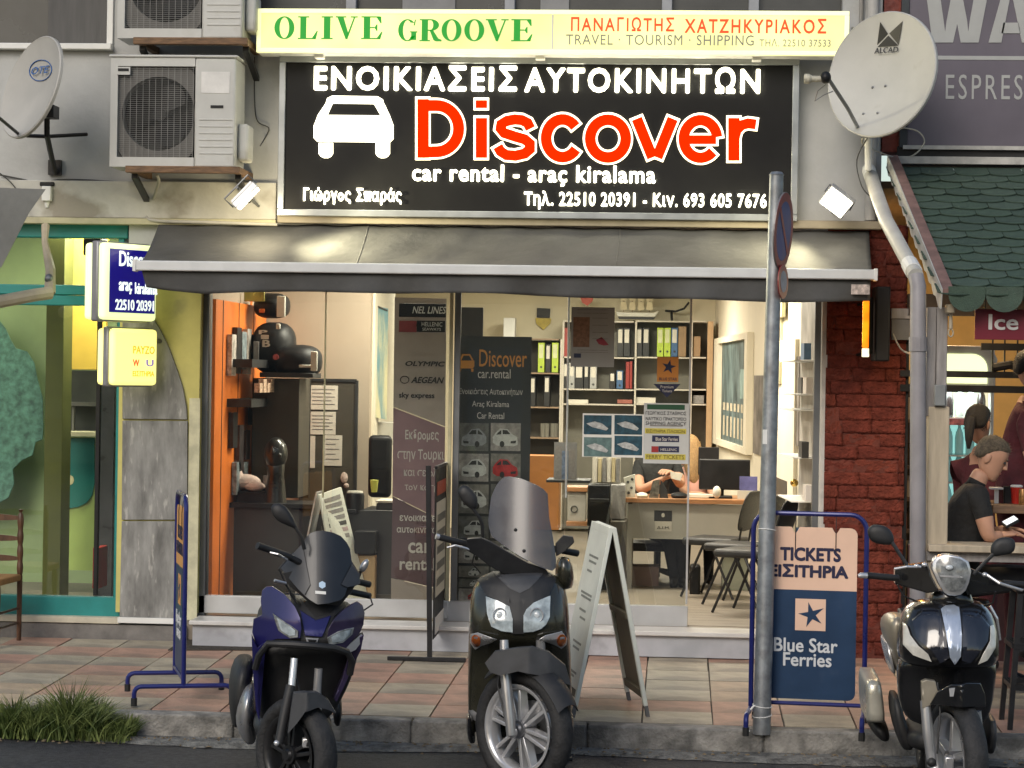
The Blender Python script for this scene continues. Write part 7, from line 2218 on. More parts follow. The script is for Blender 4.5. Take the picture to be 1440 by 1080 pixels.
# ================================================================== shop interior
def bx(name, a, b, c, d, Y0, dep, m, label, cat, group=None, bevel=0.004):
 return solo(name, R3(a, b, c, d, Y0, Y0 + dep), m, label, cat, group, bevel=bevel)
def pbx(t, name, a, b, c, d, Y0, dep, m, **k):
 return obj(name, R3(a, b, c, d, Y0, Y0 + dep), m, t, **k)
M_or = mat('orange_panel', (0.80, 0.20, 0.025), 0.45, var=0.1, scale=3)
M_drk = mat('charcoal_board', (0.028, 0.028, 0.028), 0.5, var=0.2, scale=4)
M_brn = mat('dark_brown_panel', (0.06, 0.052, 0.038), 0.55, var=0.15, scale=3)
M_pap = mat('paper', (0.62, 0.58, 0.50), 0.7, var=0.05)
M_dkw = mat('desk_grey', (0.42, 0.40, 0.35), 0.5, var=0.04)
M_top = mat('desk_wood', (0.36, 0.17, 0.07), 0.4, var=0.15, scale=5, stretch=(1, 8, 8))
M_tx = mat('print_dark', (0.03, 0.03, 0.03), 0.6, var=0)
M_txg = mat('print_grey', (0.22, 0.21, 0.2), 0.6, var=0.2, scale=60)
# orange slat wall on the left, with brochure pockets
t = thing('display_wall', 'orange display wall with black brochure pockets at the left inside the shop', 'display wall', (xl, 1.0, FZ))
obj('panel', MB().box(xl - 0.019, xl + 0.02, 0.30, 2.3, FZ, P(320, 425, 1).z), M_or, t)
for Y in (0.55, 1.15, 1.75):
 obj('joint', MB().box(xl + 0.0205, xl + 0.024, Y, Y + 0.012, FZ, P(320, 425, 1).z), M_brn, t)
obj('return_panel', R3(338, 418, 352, 640, 1.82, 1.86), M_or, t)
rnd = random.Random(9)
cols = [(0.03, .03, .03), (0.5, .45, .4), (0.25, .3, .32), (0.05, .04, .04), (0.6, .55, .5), (0.35, .08, .05)]
for i, (Y, py, h, ci) in enumerate(((0.7, 470, .30, 4), (0.9, 460, .34, 0), (1.1, 466, .28, 2), (1.3, 462, .34, 1), (1.5, 470, .24, 0), (0.8, 580, .26, 0), (1.05, 598, .34, 3), (1.3, 605, .22, 3), (0.95, 650, .24, 2), (1.25, 650, .24, 2), (1.55, 560, .2, 0))):
 z = P(320, py, Y).z
 obj('leaflet', MB().box(xl + 0.025, xl + 0.06, Y, Y + 0.17, z - h, z), mat('leaflet_%d' % ci, cols[ci], 0.4, var=0.5, scale=25), t)
for py in (505, 560):
 z = P(320, py, 1.1).z
 obj('pocket', MB().box(xl + 0.02, xl + 0.20, 0.75, 1.7, z - 0.06, z), M_drk, t)
for k in range(5):
 z = P(320, 551, 1.1).z
 obj('trinket', MB().box(xl + 0.21, xl + 0.25, 0.8 + k * .16, 0.92 + k * .16, z, z + 0.07 + .03 * (k % 2)), mat('trinket_gold', (0.6, 0.42, 0.3), 0.4, var=0.7, scale=60), t)
# dark cabinet and counter
bx('cabinet', 354, 532, 420, 700, 1.4, 0.5, M_brn, 'tall dark brown cabinet under the stacked helmet bags', 'cabinet')
t = thing('counter', 'charcoal reception counter behind the left shop glass', 'counter', P(380, 840, 1.0))
pbx(t, 'front', 328, 716, 560, 846, 0.95, 0.04, M_drk, bevel=0.003)
pbx(t, 'top', 322, 708, 440, 715, 0.9, 0.5, M_black, bevel=0.004)
pbx(t, 'top', 440.5, 716, 500, 721, 0.9, 0.4, M_black, bevel=0.004)
pbx(t, 'foot', 332, 834, 560, 844, 0.93, 0.02, M_brn)
bx('cash_box', 332, 692, 382, 708, 1.0, 0.3, M_black, 'black flat box on the charcoal counter under the pink bundle', 'box', bevel=0.01)
solo('bag', MB().ell(P(345, 678, 1.15), 0.12, 0.1, 0.06, 14, 8).ell(P(332, 672, 1.12), .06, .06, .07, 10, 8).ell(P(358, 684, 1.1), .08, .07, .04, 10, 8), mat('bag_pinkish', (0.72, 0.55, 0.48), 0.7, var=0.2, scale=8, bump=0.5), 'crumpled pinkish white bag lying on the counter', 'bag', smooth=True)
bx('tablet', 370, 669, 394, 692, 1.15, 0.03, M_txg, 'grey tablet leaning beside the black mannequin head', 'tablet')
t = thing('display_head', 'glossy black mannequin head on the counter', 'mannequin', P(390, 715, 1.05))
c = P(388, 638, 1.05)
hd = MB().ell(c, 0.088, 0.10, 0.122, 18, 12)
M_head = mat('mannequin_black', (0.02, 0.02, 0.018), 0.3, var=0.2, coat=0.4)
obj('head', hd, M_head, t, smooth=True)
obj('neck', MB().lathe([(0.085, -0.36), (0.075, -0.26), (0.062, -0.16), (0.07, -0.08), (0.05, -0.04)], c, n=16), M_head, t, smooth=True)
obj('nose', MB().ell(c + Vector((0.045, -0.075, -0.01)), 0.014, 0.03, 0.02, 8, 6), M_head, t, smooth=True)
# helmet bags
def bag(px0, py0, px1, py1, Y, dep, m, label, parts, rot=0):
 a, b, z0, z1 = RC(px0, py0, px1, py1, Y)
 t = thing('helmet_bag', label, 'bag', ((a + b) / 2, Y + dep / 2, z0), 0, 'helmet bags stacked on the brown cabinet')
 cx, cz = (a + b) / 2, (z0 + z1) / 2
 secs = []
 for k in range(7):
  u = -1 + k / 3
  s_ = (1 - abs(u) ** 2.6 * 0.55)
  secs.append([Vector((cx + (b - a) / 2 * s_ * math.copysign(abs(math.cos(2 * pi * j / 22)) ** .7, math.cos(2 * pi * j / 22)), Y + dep / 2 + dep / 2 * u, cz + (z1 - z0) / 2 * s_ * math.copysign(abs(math.sin(2 * pi * j / 22)) ** .7, math.sin(2 * pi * j / 22)))) for j in range(22)])
 obj('shell', MB().loft(secs), m, t, smooth=True, sharp=70)
 for nm, x0, y0, x1, y1, mm, dd in parts:
  obj(nm, R3(x0, y0, x1, y1, Y - dd, Y - dd + .02), mm, t, bevel=0.006)
 return t
M_bagw = mat('bag_white', (0.6, 0.58, 0.5), 0.4, var=0.1)
M_gold = mat('bag_gold', (0.42, 0.38, 0.12), 0.25, metal=0.6, var=0.3, scale=12)
bag(352, 411, 402, 447, 1.45, 0.35, M_black, 'topmost black helmet bag with a white rim and gold visor', [('visor', 343, 410, 372, 424, M_gold, .03), ('rim', 389, 416, 401, 446, M_bagw, .03), ('mark', 364, 434, 372, 440, M_amber, .02)])
bag(349, 452, 410, 526, 1.38, 0.4, M_black, 'tall black bag with white letters between two helmet bags', [('strap', 356, 480, 364, 508, M_txg, .015), ('buckle', 388, 455, 394, 463, M_bagw, .01)])
t = bag(379, 484, 447, 531, 1.3, 0.4, M_black, 'lowest black helmet bag with a round red badge and white trim', [('trim', 437, 494, 446, 522, M_bagw, .03), ('strap', 420, 513, 438, 517, M_bagw, .01)])
obj('badge', MB().lathe([(0.001, -.01), (0.022, -.01), (0.022, 0), (0.001, 0)], P(388, 502, 1.28), 'Y', 16), mat('badge_red', (0.5, 0.1, 0.1), 0.4, var=0.4, scale=40), t)
# BIP letters
for s_, a, b, c_, d in (('B', 369, 478, 380, 488), ('I', 367, 471, 378, 477), ('P', 364, 464, 376, 470)):
 ptext(s_, a, b, c_, d, 1.36, M_bagw, [o for o in bpy.data.objects if o.get('label', '').startswith('tall black bag')][0], bold=0.03)
bx('shelf_board', 365, 524, 440, 531, 1.3, 0.4, M_drk, 'dark shelf board below the helmet bags', 'shelf')
# dark door with papers
Y = 2.31
t = thing('notice_door', 'dark door with four pinned papers on the taupe partition', 'door', P(460, 840, Y))
pbx(t, 'leaf', 420, 535, 500, 846, Y, 0.035, M_brn)
pbx(t, 'frame', 497, 535, 501, 846, Y - 0.01, 0.04, M_drk)
pbx(t, 'frame', 420, 532.5, 501, 536.5, Y - 0.01, 0.04, M_drk)
pbx(t, 'black_strip', 420, 532, 435, 700, Y - 0.2, 0.05, M_black)
for (a, b, c_, d) in ((436, 542, 475, 576), (436, 579, 472, 611), (455, 612, 481, 655), (435, 613, 443, 658)):
 pp = pbx(t, 'paper', a, b, c_, d, Y - 0.006, 0.004, M_pap)
 for k in range(5):
  if c_ - a > 10:
   obj('print_line', R3(a + 3, b + 5 + k * (d - b - 8) / 5, c_ - 4 - 5 * (k % 2), b + 6.2 + k * (d - b - 8) / 5, Y - 0.008, Y - 0.0065), M_txg, pp)
t2 = solo('key_bunch', MB().ell(P(484, 672, Y - .02), 0.03, 0.01, 0.045, 8, 6).ell(P(487, 683, Y - .02), 0.022, 0.01, 0.02, 8, 6), mat('key_white', (0.45, 0.35, 0.3), 0.5, var=0.5, scale=60), 'small bunch of pale and red key tags hanging on the dark door', 'keys', smooth=True)
# folding leaflet board inside
t = thing('menu_board', 'white folding board with small print standing inside the shop glass', 'a-board', P(475, 846, 0.6))
Ya = 0.55
zl = FZ
p0, p1 = P(458, 690, Ya), P(481, 685, Ya + .25)
for (top_px, bot_px, m_, nm) in ((((449, 696), (480, 685)), ((478, 852), (520, 850)), M_ab, 'leaf'), (((446, 692), (455, 690)), ((414, 850), (424, 850)), mat('leaf_grey', (0.45, 0.45, 0.44), 0.5), 'leaf')):
 a, b = P(*top_px[0], Ya), P(*top_px[1], Ya + .28)
 c_, d = P(*bot_px[1], Ya + .28), P(*bot_px[0], Ya)
 lf = obj(nm, MB().slab(a, b, c_, d, (-0.012, 0.008, 0)), m_, t)
 if m_ is M_ab:
  for k in range(7):
   f0 = .05 + .055 * k
   e = lambda u, w_: (a.lerp(b, u)).lerp(d.lerp(c_, u), w_) + Vector((.003, -.002, 0))
   obj('print', MB().slab(e(.15, f0), e(.85, f0), e(.85, f0 + .035), e(.15, f0 + .035), (.0015, -.001, 0)), (M_txg, M_tx, mat('print_rose', (0.4, 0.3, 0.3), .6))[k % 3] if k > 2 else M_txg, lf)
# black things right of the counter
solo('tin', MB().lathe([(0.001, 0), (0.065, 0), (0.07, 0.13), (0.062, 0.15), (0.001, 0.15)], P(499, 722, 1.0), n=16), M_black, 'black canister with a white lid by the folding board', 'canister', smooth=True)
_c = bpy.data.objects['tin']
obj('lid', MB().lathe([(0.001, 0.152), (0.06, 0.152), (0.055, 0.165), (0.001, 0.168)], n=16), M_bagw, _c, local=True)
bx('loudspeaker', 498, 747, 528, 779, 0.8, 0.15, M_black, 'small black loudspeaker below the counter edge', 'speaker', bevel=0.008)
bx('wooden_crate', 497, 781, 527, 846, 0.85, 0.25, mat('light_wood', (0.45, 0.30, 0.15), 0.6, var=0.2), 'pale wooden box stand under the small loudspeaker', 'box')
bx('side_desk', 528, 708, 556, 850, 1.3, 0.6, M_drk, 'dark side desk with papers left of the pink banner', 'desk')
bx('paper_stack', 528, 704, 556, 707, 1.3, 0.3, M_pap, 'stack of white papers on the dark side desk', 'paper', bevel=0.001)
t = thing('office_chair', 'black high backed office chair left of the pink banner', 'chair', P(532, 800, 2.0))
obj('backrest', R3(517, 612, 550, 700, 2.0, 2.08), M_black, t, bevel=.06, seg=4, smooth=True)
obj('seat', R3(508, 716, 556, 728, 1.6, 2.05), M_black, t, bevel=.02)
obj('column', MB().cyl(P(532, 800, 1.85), P(532, 728, 1.85), .03), M_blackm, t)
solo('cup', MB().lathe([(0.001, 0), (0.022, 0), (0.032, 0.09), (0.001, 0.09)], P(526, 692, 1.2), n=12), mat('cup_lime', (0.6, 0.62, 0.12), 0.4), 'lime yellow cup in front of the black chair back', 'cup', smooth=True)
# tall narrow painting
t = thing('painting', 'tall narrow blue and yellow abstract painting beside the taupe partition', 'painting', P(533, 592, 2.9))
pv_ = [P(518, 428, 2.6), P(546, 434, 3.1), P(544, 590, 3.1), P(524, 586, 2.6)]
obj('canvas', MB().slab(*pv_, (-0.01, 0.02, 0)), mat('abstract_blue', (0.20, 0.42, 0.48), 0.5, var=0.3, col2=(0.62, 0.58, 0.36), scale=4, stretch=(1, 1, .35), lo=.42, hi=.58), t)
obj('rail', MB().slab(P(519, 424, 2.58), P(545, 436, 3.08), P(545, 438, 3.08), P(519, 427, 2.58), (0, -0.01, 0)), M_tx, t)
bx('sideboard', 521, 594, 556, 625, 3.0, 0.4, M_dkw, 'pale drawer unit below the abstract painting', 'cabinet')

# ------------------------------------------------------------------ banners behind the glass
YB_ = 0.42
t = thing('roll_up_banner', 'pale and mauve roll-up banner with airline names behind the glass', 'banner', P(590, 846, YB_))
a, b = 553, 627
M_ban = mat('banner_taupe', (0.38, 0.32, 0.28), 0.6, var=0.06)
M_mau = mat('banner_mauve', (0.27, 0.165, 0.18), 0.6, var=0.08)
M_mad = mat('banner_plum', (0.14, 0.085, 0.095), 0.6, var=0.08)
def bpoly(nm, pts, m, Y, par, th=0.003):
 return obj(nm, MB().prism([(P(x, y, Y).x, P(x, y, Y).z) for x, y in pts][::-1], Y, Y + th), m, par)
bpoly('sheet', [(555, 418), (628, 420), (626, 600), (553, 572)], M_ban, YB_, t)
bpoly('sheet', [(553, 573), (626, 601), (624, 733), (552, 697)], M_mau, YB_, t)
bpoly('sheet', [(552, 698), (624, 734), (623, 829), (550, 812)], M_mad, YB_, t)
bpoly('sheet', [(550, 813), (623, 830), (623, 848), (550, 846)], M_ban, YB_, t)
M_wt = mat('print_pale', (0.62, 0.58, 0.53), 0.6, var=0)
Yt = YB_ - 0.001
for s_, x0, y0, x1, y1, m_, bo, it in (('OLYMPIC', 569, 508, 624, 515, M_tx, .03, .3), ('AEGEAN', 578, 530, 622, 539, M_tx, .03, .3), ('sky express', 561, 552, 611, 562, M_tx, .025, 0), ('Εκδρομες', 570, 604, 617, 622, M_wt, .01, 0), ('στην Τουρκι', 559, 632, 624, 650, M_wt, .008, 0),
                                 ('και σε ολο', 568, 658, 622, 670, M_wt, .005, 0), ('τον κοσμο', 569, 682, 622, 692, M_wt, .005, 0), ('ενοικιασεις', 562, 725, 622, 735, M_wt, .015, 0), ('αυτοκινητων', 558, 742, 622, 752, M_wt, .015, 0), ('car', 574, 763, 606, 778, M_wt, .02, 0), ('rental', 562, 784, 612, 802, M_wt, .02, 0)):
 ptext(s_, x0, y0, x1, y1, Yt, m_, t, bold=bo, italic=it, depth=0.002)
obj('logo_ring', MB().tube([P(569 + 6 * math.cos(k * pi / 8), 534 + 5 * math.sin(k * pi / 8), Yt - .003) for k in range(16)], 0.003, n=4, closed=True), M_tx, t)
bx('line_sign', 561, 427, 627, 446, 0.25, 0.01, M_black, 'black strip sign reading NEL LINES above the mauve banner', 'sign')
ls1 = bpy.data.objects['line_sign']
o = ptext('NEL LINES', 580, 431, 626, 441, 0.249, M_wt, None, bold=.01, italic=.2, depth=.002); setpar(o, ls1)
for q_ in o: q_.matrix_parent_inverse = Matrix.Translation(-ls1.location)
t2 = thing('line_sign', 'black and red strip sign reading HELLENIC below the NEL LINES strip', 'sign', P(593, 467, .25))
pbx(t2, 'panel', 586, 451, 626, 467, 0.25, 0.01, M_black)
pbx(t2, 'red_panel', 561, 451, 585.7, 467, 0.25, 0.01, mat('strip_red', (0.22, 0.03, 0.03), .5))
ptext('HELLENIC', 593, 453, 622, 459, 0.249, M_wt, t2, depth=.002)
ptext('SEAWAYS', 594, 461, 620, 465, 0.249, M_wt, t2, depth=.002)
# dark car rental banner
t = thing('roll_up_banner', 'dark banner headed Discover car rental with rows of car photos', 'banner', P(690, 850, 0.36))
YD = 0.36
pbx(t, 'sheet', 638, 473, 745, 850, YD, 0.004, mat('banner_charcoal', (0.030, 0.032, 0.033), 0.5, var=0.15, scale=2))
M_bor = mat('print_orange', (0.55, 0.24, 0.05), 0.5, var=0)
Yt = YD - 0.001
ptext('Discover', 674, 492, 741, 516, Yt, M_bor, t, bold=.004, depth=.002)
ptext('car.rental', 672, 519, 718, 532, Yt, M_wt, t, bold=.0, depth=.002)
for s_, x0, y0, x1, y1 in (('Ενοικιάσεις Αυτοκινήτων', 646, 546, 735, 557), ('Araç Kiralama', 664, 564, 716, 574), ('Car Rental', 671, 580, 709, 589)):
 ptext(s_, x0, y0, x1, y1, Yt, M_wt, t, bold=0, depth=.002)
ic = MB()
def icp(pts): ic.prism([(P(x, y, Yt).x, P(x, y, Yt).z) for x, y in pts][::-1], Yt - .002, Yt)
icp([(644, 507), (667, 507), (667, 515), (665, 518), (646, 518), (644, 515)])
icp([(646, 506.8), (650, 498), (652, 500), (648.5, 506.8)]); icp([(650, 498), (661, 498), (662, 500), (651, 500)]); icp([(661, 498), (666, 506.8), (663.5, 506.8), (660, 500)])
icp([(645, 518.5), (648.5, 518.5), (648, 523), (645.5, 523)]); icp([(662.5, 518.5), (666, 518.5), (665.5, 523), (663, 523)])
obj('car_icon', ic, M_bor, t)
cw = mat('print_car_white', (0.5, 0.5, 0.47), .5, var=.15, scale=30); cg = mat('print_car_grey', (0.25, 0.26, 0.27), .5, var=.2, scale=30); cr_ = mat('print_car_red', (0.4, 0.03, 0.03), .5, var=.2, scale=30)
bgs = [mat('print_bg_%d' % k, c, .6, var=.35, scale=18) for k, c in enumerate([(0.12, 0.12, 0.11), (0.28, 0.26, 0.24), (0.18, 0.17, 0.15)])]
row_y = [(595, 634), (638, 677), (681, 722), (726, 757), (761, 792), (796, 812), (814, 826), (828, 846)]
for r, (y0, y1) in enumerate(row_y):
 for cI, (x0, x1) in enumerate(((645, 687), (690, 732))):
  pc = pbx(t, 'photo', x0, y0, x1, y1, YD - .003, .0025, bgs[(r + cI) % 3])
  body = cr_ if (r, cI) in ((1, 1), (7, 0)) else (cg if (r, cI) == (0, 0) else cw)
  fl_ = -1 if cI else 1
  cx, cy, s_ = (x0 + x1) / 2, (y0 + y1) / 2, min(1.0, (y1 - y0) / 38)
  q = lambda pts: [(cx + fl_ * a * s_, cy + b * s_) for a, b in pts]
  for nm, pts, m_, dz in (('print_car', [(-17, 6), (-16, 0), (-9, -4), (-3, -11), (8, -12), (14, -6), (18, 0), (18, 8), (12, 12), (-12, 13), (-17, 11)], body, .0045), ('print_window', [(-7, -4), (-2, -9.5), (4, -10), (4, -4)], M_drk, .0055), ('print_window', [(6, -10), (11, -6), (13, -3), (6, -4)], M_drk, .0055),
                                 ('print_wheel', [(5 + 3.4 * math.cos(k * pi / 5), 10 + 4.5 * math.sin(k * pi / 5)) for k in range(10)], M_drk, .0055), ('print_grille', [(-15, 5), (-7, 6), (-7, 9), (-14, 9)], M_drk, .0055)):
   pts = q(pts)
   if sum(pts[i][0] * pts[(i + 1) % len(pts)][1] - pts[(i + 1) % len(pts)][0] * pts[i][1] for i in range(len(pts))) < 0: pts = pts[::-1]
   obj(nm, MB().prism([(P(a, b, YD).x, P(a, b, YD).z) for a, b in pts][::-1], YD - dz, YD - .0031), m_, pc)
bx('television', 640, 432, 679, 480, 5.5, 0.06, M_black, 'black wall television above the dark car rental banner', 'television')

# ------------------------------------------------------------------ posters on the right glass
YGl = 0.11
t = thing('notice_sheet', 'large grey notice sheet with a brown box and red map on the glass', 'poster', P(833, 515, YGl))
pbx(t, 'sheet', 803, 432, 864, 516, YGl, .003, mat('notice_grey', (0.30, 0.30, 0.29), .5, var=.05))
pbx(t, 'brown_panel', 806, 446, 829, 488, YGl - .002, .0015, mat('notice_brown', (0.20, 0.11, 0.07), .6, var=.3, scale=40))
bpoly('red_map', [(838, 478), (846, 474), (851, 479), (856, 485), (849, 486), (842, 484)], mat('map_red', (0.25, 0.03, 0.05), .5), YGl - .002, t, .0015)
for y in (435, 440, 447, 457, 467, 476, 492, 495):
 pbx(t, 'print_line', 833 if y > 446 and y < 490 else 812, y, 855, y + .9, YGl - .002, .0015, M_txg)
pbx(t, 'badge', 807, 497, 817, 503, YGl - .002, .0015, mat('badge_navy', (0.02, 0.03, 0.08), .5))
t = thing('star_poster', 'orange glass poster with a navy star above a dark blue triangle', 'poster', P(938, 558, YGl))
pbx(t, 'sheet', 924, 502, 954, 537, YGl, .002, mat('poster_orange', (0.60, 0.24, 0.04), .5, var=.05))
st_ = []
for i in range(10):
 R_ = (10.5, 4)[i % 2]; a_ = -pi / 2 + .2 + i * pi / 5
 st_.append((940.5 + R_ * math.cos(a_), 516 + R_ * math.sin(a_)))
bpoly('star', st_, mat('star_navy', (0.01, 0.015, 0.06), .5), YGl - .002, t, .0015)
ptext('BLUE STAR', 927, 531, 952, 535, YGl - .001, MATS['star_navy'], t, bold=.01, depth=.001)
bpoly('triangle', [(919, 540), (957, 540), (938, 559)], MATS['star_navy'], YGl, t, .002)
ptext('Premium', 929, 542, 947, 546, YGl - .001, M_wt, t, depth=.001)
ptext('Tickets', 931, 548, 945, 551.5, YGl - .001, M_wt, t, depth=.001)
t = thing('ship_poster', 'white poster with four dark blue photographs of ferries on the glass', 'poster', P(862, 643, YGl))
pbx(t, 'sheet', 819, 582, 905, 643, YGl, .003, M_white)
sea = mat('print_sea', (0.015, 0.06, 0.09), .4, var=.5, scale=20)
for (a, b, c_, d, k) in ((821, 584, 860, 611, 0), (864, 584, 903, 611, 1), (821, 615, 860, 642, 2), (864, 613, 903, 640, 3)):
 pc = pbx(t, 'photo', a, b, c_, d, YGl - .002, .0015, sea if k != 2 else mat('print_sea_pale', (0.10, 0.17, 0.17), .4, var=.3, scale=20))
 cx, cy = (a + c_) / 2, (b + d) / 2
 bpoly('print_ship', [(cx - 16, cy - 2), (cx - 4, cy - 5), (cx + 6, cy - 2), (cx + 15, cy + 5), (cx + 12, cy + 8), (cx - 8, cy + 3)], mat('print_ship', (0.4, 0.42, 0.42), .5, var=.3, scale=40), YGl - .0035, pc, .001)
t = thing('ferry_notice', 'white ferry ticket notice with green yellow and blue bars on the glass door', 'poster', P(937, 652, YGl))
pbx(t, 'sheet', 905, 567, 969, 652, YGl, .003, mat('notice_white', (0.50, 0.52, 0.52), .5, var=.04))
def bar(a, b, c_, d, m_, dz=.002): return pbx(t, 'bar', a, b, c_, d, YGl - dz, .0015, m_)
bar(910, 569, 963, 576, mat('bar_green', (0.01, 0.07, 0.03), .5))
for y, s_ in ((578.5, 'ΓΕΩΡΓΙΚΟΣ ΣΤΑΘΜΟΣ'), (586.5, 'ΝΑΥΤΙΚΟ ΠΡΑΚΤΟΡΕΙΟ'), (593, 'SHIPPING AGENCY')):
 ptext(s_, 908, y, 965, y + 5, YGl - .001, M_tx, t, bold=.01, depth=.001)
bar(914, 598, 960, 599.5, M_txg)
M_yb = mat('bar_yellow', (0.55, 0.48, 0.08), .5, var=0)
bar(907, 602.5, 965, 610, M_yb); ptext('ΕΙΣΙΤΗΡΙΑ ΠΛΟΙΩΝ', 909, 604, 963, 608.8, YGl - .003, mat('print_olive', (0.16, 0.13, 0.02), .5, var=0), t, bold=.012, depth=.001)
bar(917, 612.5, 955, 621.5, MATS['star_navy']); ptext('Blue Star Ferries', 922, 615, 953, 620, YGl - .003, M_wt, t, depth=.001, bold=.01)
bar(926, 627.5, 955, 636, MATS['star_navy']); bar(916, 627.5, 925.8, 636, mat('bar_red', (0.3, 0.02, 0.02), .5)); ptext('HELLENIC', 929, 630.5, 952, 634, YGl - .003, M_wt, t, depth=.001)
bar(907, 638.5, 964, 646.5, M_yb); ptext('FERRY TICKETS', 909, 639.8, 962, 645.4, YGl - .003, MATS['print_olive'], t, bold=.012, depth=.001)

# ------------------------------------------------------------------ bookcases with binders
Yk = 9.35
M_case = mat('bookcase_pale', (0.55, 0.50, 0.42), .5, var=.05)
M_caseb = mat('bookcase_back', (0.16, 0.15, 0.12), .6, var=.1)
t = thing('bookcase', 'tall pale bookcase with binders on its upper shelves on the back wall', 'bookcase', P(895, 745, Yk))
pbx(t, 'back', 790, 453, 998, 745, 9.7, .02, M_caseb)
for x0, x1, m_ in ((789, 791.5, M_case), (891, 893.5, M_case), (970, 972, M_case), (993, 1001, mat('case_side', (0.50, 0.33, 0.18), .5, var=.08))):
 pbx(t, 'upright', x0, 452, x1, 745, Yk, .34, m_)
for y in (451, 502, 547, 568):
 for a, b in ((791.6, 890.9), (893.6, 969.9), (972.1, 992.9)):
  pbx(t, 'shelf', a, y, b, y + 2, Yk, .34, M_case)
t = thing('bookcase', 'lower brown bookcase left of the tall pale one', 'bookcase', P(763, 745, Yk))
M_caseR = mat('bookcase_brown', (0.28, 0.19, 0.12), .5, var=.08)
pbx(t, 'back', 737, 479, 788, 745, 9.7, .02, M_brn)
for x0, x1 in ((735, 737), (786, 788.5)):
 pbx(t, 'upright', x0, 477, x1, 745, Yk, .34, M_case)
for y in (476, 524, 572, 615):
 pbx(t, 'shelf', 737.1, y, 785.9, y + 2, Yk, .34, M_caseR)
bcol = {'black': (0.02, 0.02, 0.02), 'lime': (0.42, 0.55, 0.05), 'grey': (0.35, 0.35, 0.34), 'blue': (0.05, 0.12, 0.25), 'brown': (0.30, 0.19, 0.10), 'red': (0.30, 0.03, 0.02)}
blist = [('red', 791.8, 461, 799, 'red binder at the left end of the top shelf'), ('black', 868, 461, 876.5, 'black binder with white spine label, left of the pair before the divider'), ('black', 877, 461, 886, 'black binder right next to the bookcase divider on the top shelf'),
         ('black', 894.5, 461, 903, 'black binder with white label just right of the divider'), ('black', 904, 461, 913, 'second black binder right of the divider on the top shelf'), ('lime', 924, 461, 933, 'left of the two lime green binders above the star poster'), ('lime', 934, 461, 943, 'right of the two lime green binders above the star poster'),
         ('blue', 944, 461, 953, 'dark blue binder between a lime binder and a brown one'), ('brown', 954, 459, 965, 'tall brown cardboard binder on the top shelf'), ('brown', 975, 473, 985, 'short brown box file in the narrow right column'),
         ('black', 792, 510, 799, 'black binder at the left end of the second shelf'), ('grey', 800, 510, 808, 'grey binder with pale label on the second shelf'), ('black', 808.5, 514, 820, 'wide black binder behind the grey notice edge'), ('black', 821, 512, 828, 'black binder with white label in the middle of the second shelf'), ('grey', 829.5, 514, 839, 'grey white binder on the second shelf'),
         ('black', 857, 524, 865, 'short black binder with a small white label'), ('blue', 867, 521, 876, 'pale labelled blue binder beside the leaning red folders'), ('red', 880, 509, 885, 'leaning red folder before the bookcase divider'), ('red', 885.5, 508, 889, 'thin red folder against the bookcase divider')]
blist2 = [('lime', 756.5, 482, 765.5, 'left lime green binder in the low bookcase'), ('black', 767, 484, 774.5, 'black binder between two lime ones in the low bookcase'), ('lime', 776, 482, 785, 'right lime green binder in the low bookcase'), ('black', 745, 530, 753, 'black binder behind the edge of the dark banner'), ('black', 765, 529, 773, 'black binder with a tall white label in the low bookcase')]
for kd, x0, y0, x1, lab in blist + blist2:
 low = (kd, x0, y0, x1, lab) in blist2
 y1 = (523.6 if y0 < 500 else 571.6) if low else (501.6 if y0 < 500 else 546.6)
 bt_ = thing('binder', lab, 'binder', P((x0 + x1) / 2, y1, Yk + .03), 0, 'office binders in the two bookcases')
 obj('spine', R3(x0, y0, x1, y1, Yk + .03, Yk + .30), mat('binder_' + kd, bcol[kd], .5, var=.1), bt_, bevel=.003)
 if kd in ('black', 'lime', 'blue', 'grey') and x1 - x0 > 5:
  lh = (y1 - y0)
  mm = (M_pap if kd != 'lime' else mat('label_lime', (0.6, 0.62, 0.35), .6))
  pbx(bt_, 'spine_label', x0 + 1.4, y0 + lh * .06, x1 - 1.4, y0 + lh * .52, Yk + .026, .003, mm)
  c = P((x0 + x1) / 2, y1 - lh * .18, Yk + .03)
  obj('finger_hole', MB().lathe([(0.001, -.004), (0.012, -.004), (0.012, -.001), (0.001, -.001)], c, 'Y', 12), M_tx, bt_)
for (nm, a, b, c_, d, m_, lab) in (('folder_pile', 868, 562, 889, 567.6, mat('folder_red', (.3, .1, .07), .6), 'pile of red folders lying on the third shelf'), ('paper_pile', 799, 562, 827, 567.6, M_pap, 'pile of loose papers on the third shelf'), ('card_box', 894, 559, 922, 567.6, M_pap, 'cream card box on the third shelf right of the divider'),
                                   ('storage_box', 974, 556, 990, 567.6, M_txg, 'grey box in the narrow column of the bookcase'), ('storage_box', 708, 447, 724, 477, M_white, 'white box file standing left of the low bookcase')):
 bx(nm, a, b, c_, d, Yk + .05, .22, m_, lab, 'box' if 'box' in nm else 'papers')
for k, x in enumerate((763, 769, 777, 782)):
 solo('drinking_glass', MB().lathe([(0.001, 0), (0.025, 0), (0.028, 0.15), (0.024, 0.15), (0.001, 0.14)], P(x, 614.5, Yk + .12), n=12), mat('dusty_glass', (0.2, 0.19, 0.16), .15, var=.1), 'drinking glass in the low bookcase, %s from the left' % ('first', 'second', 'third', 'fourth')[k], 'glass', 'glasses in the low bookcase', smooth=True)
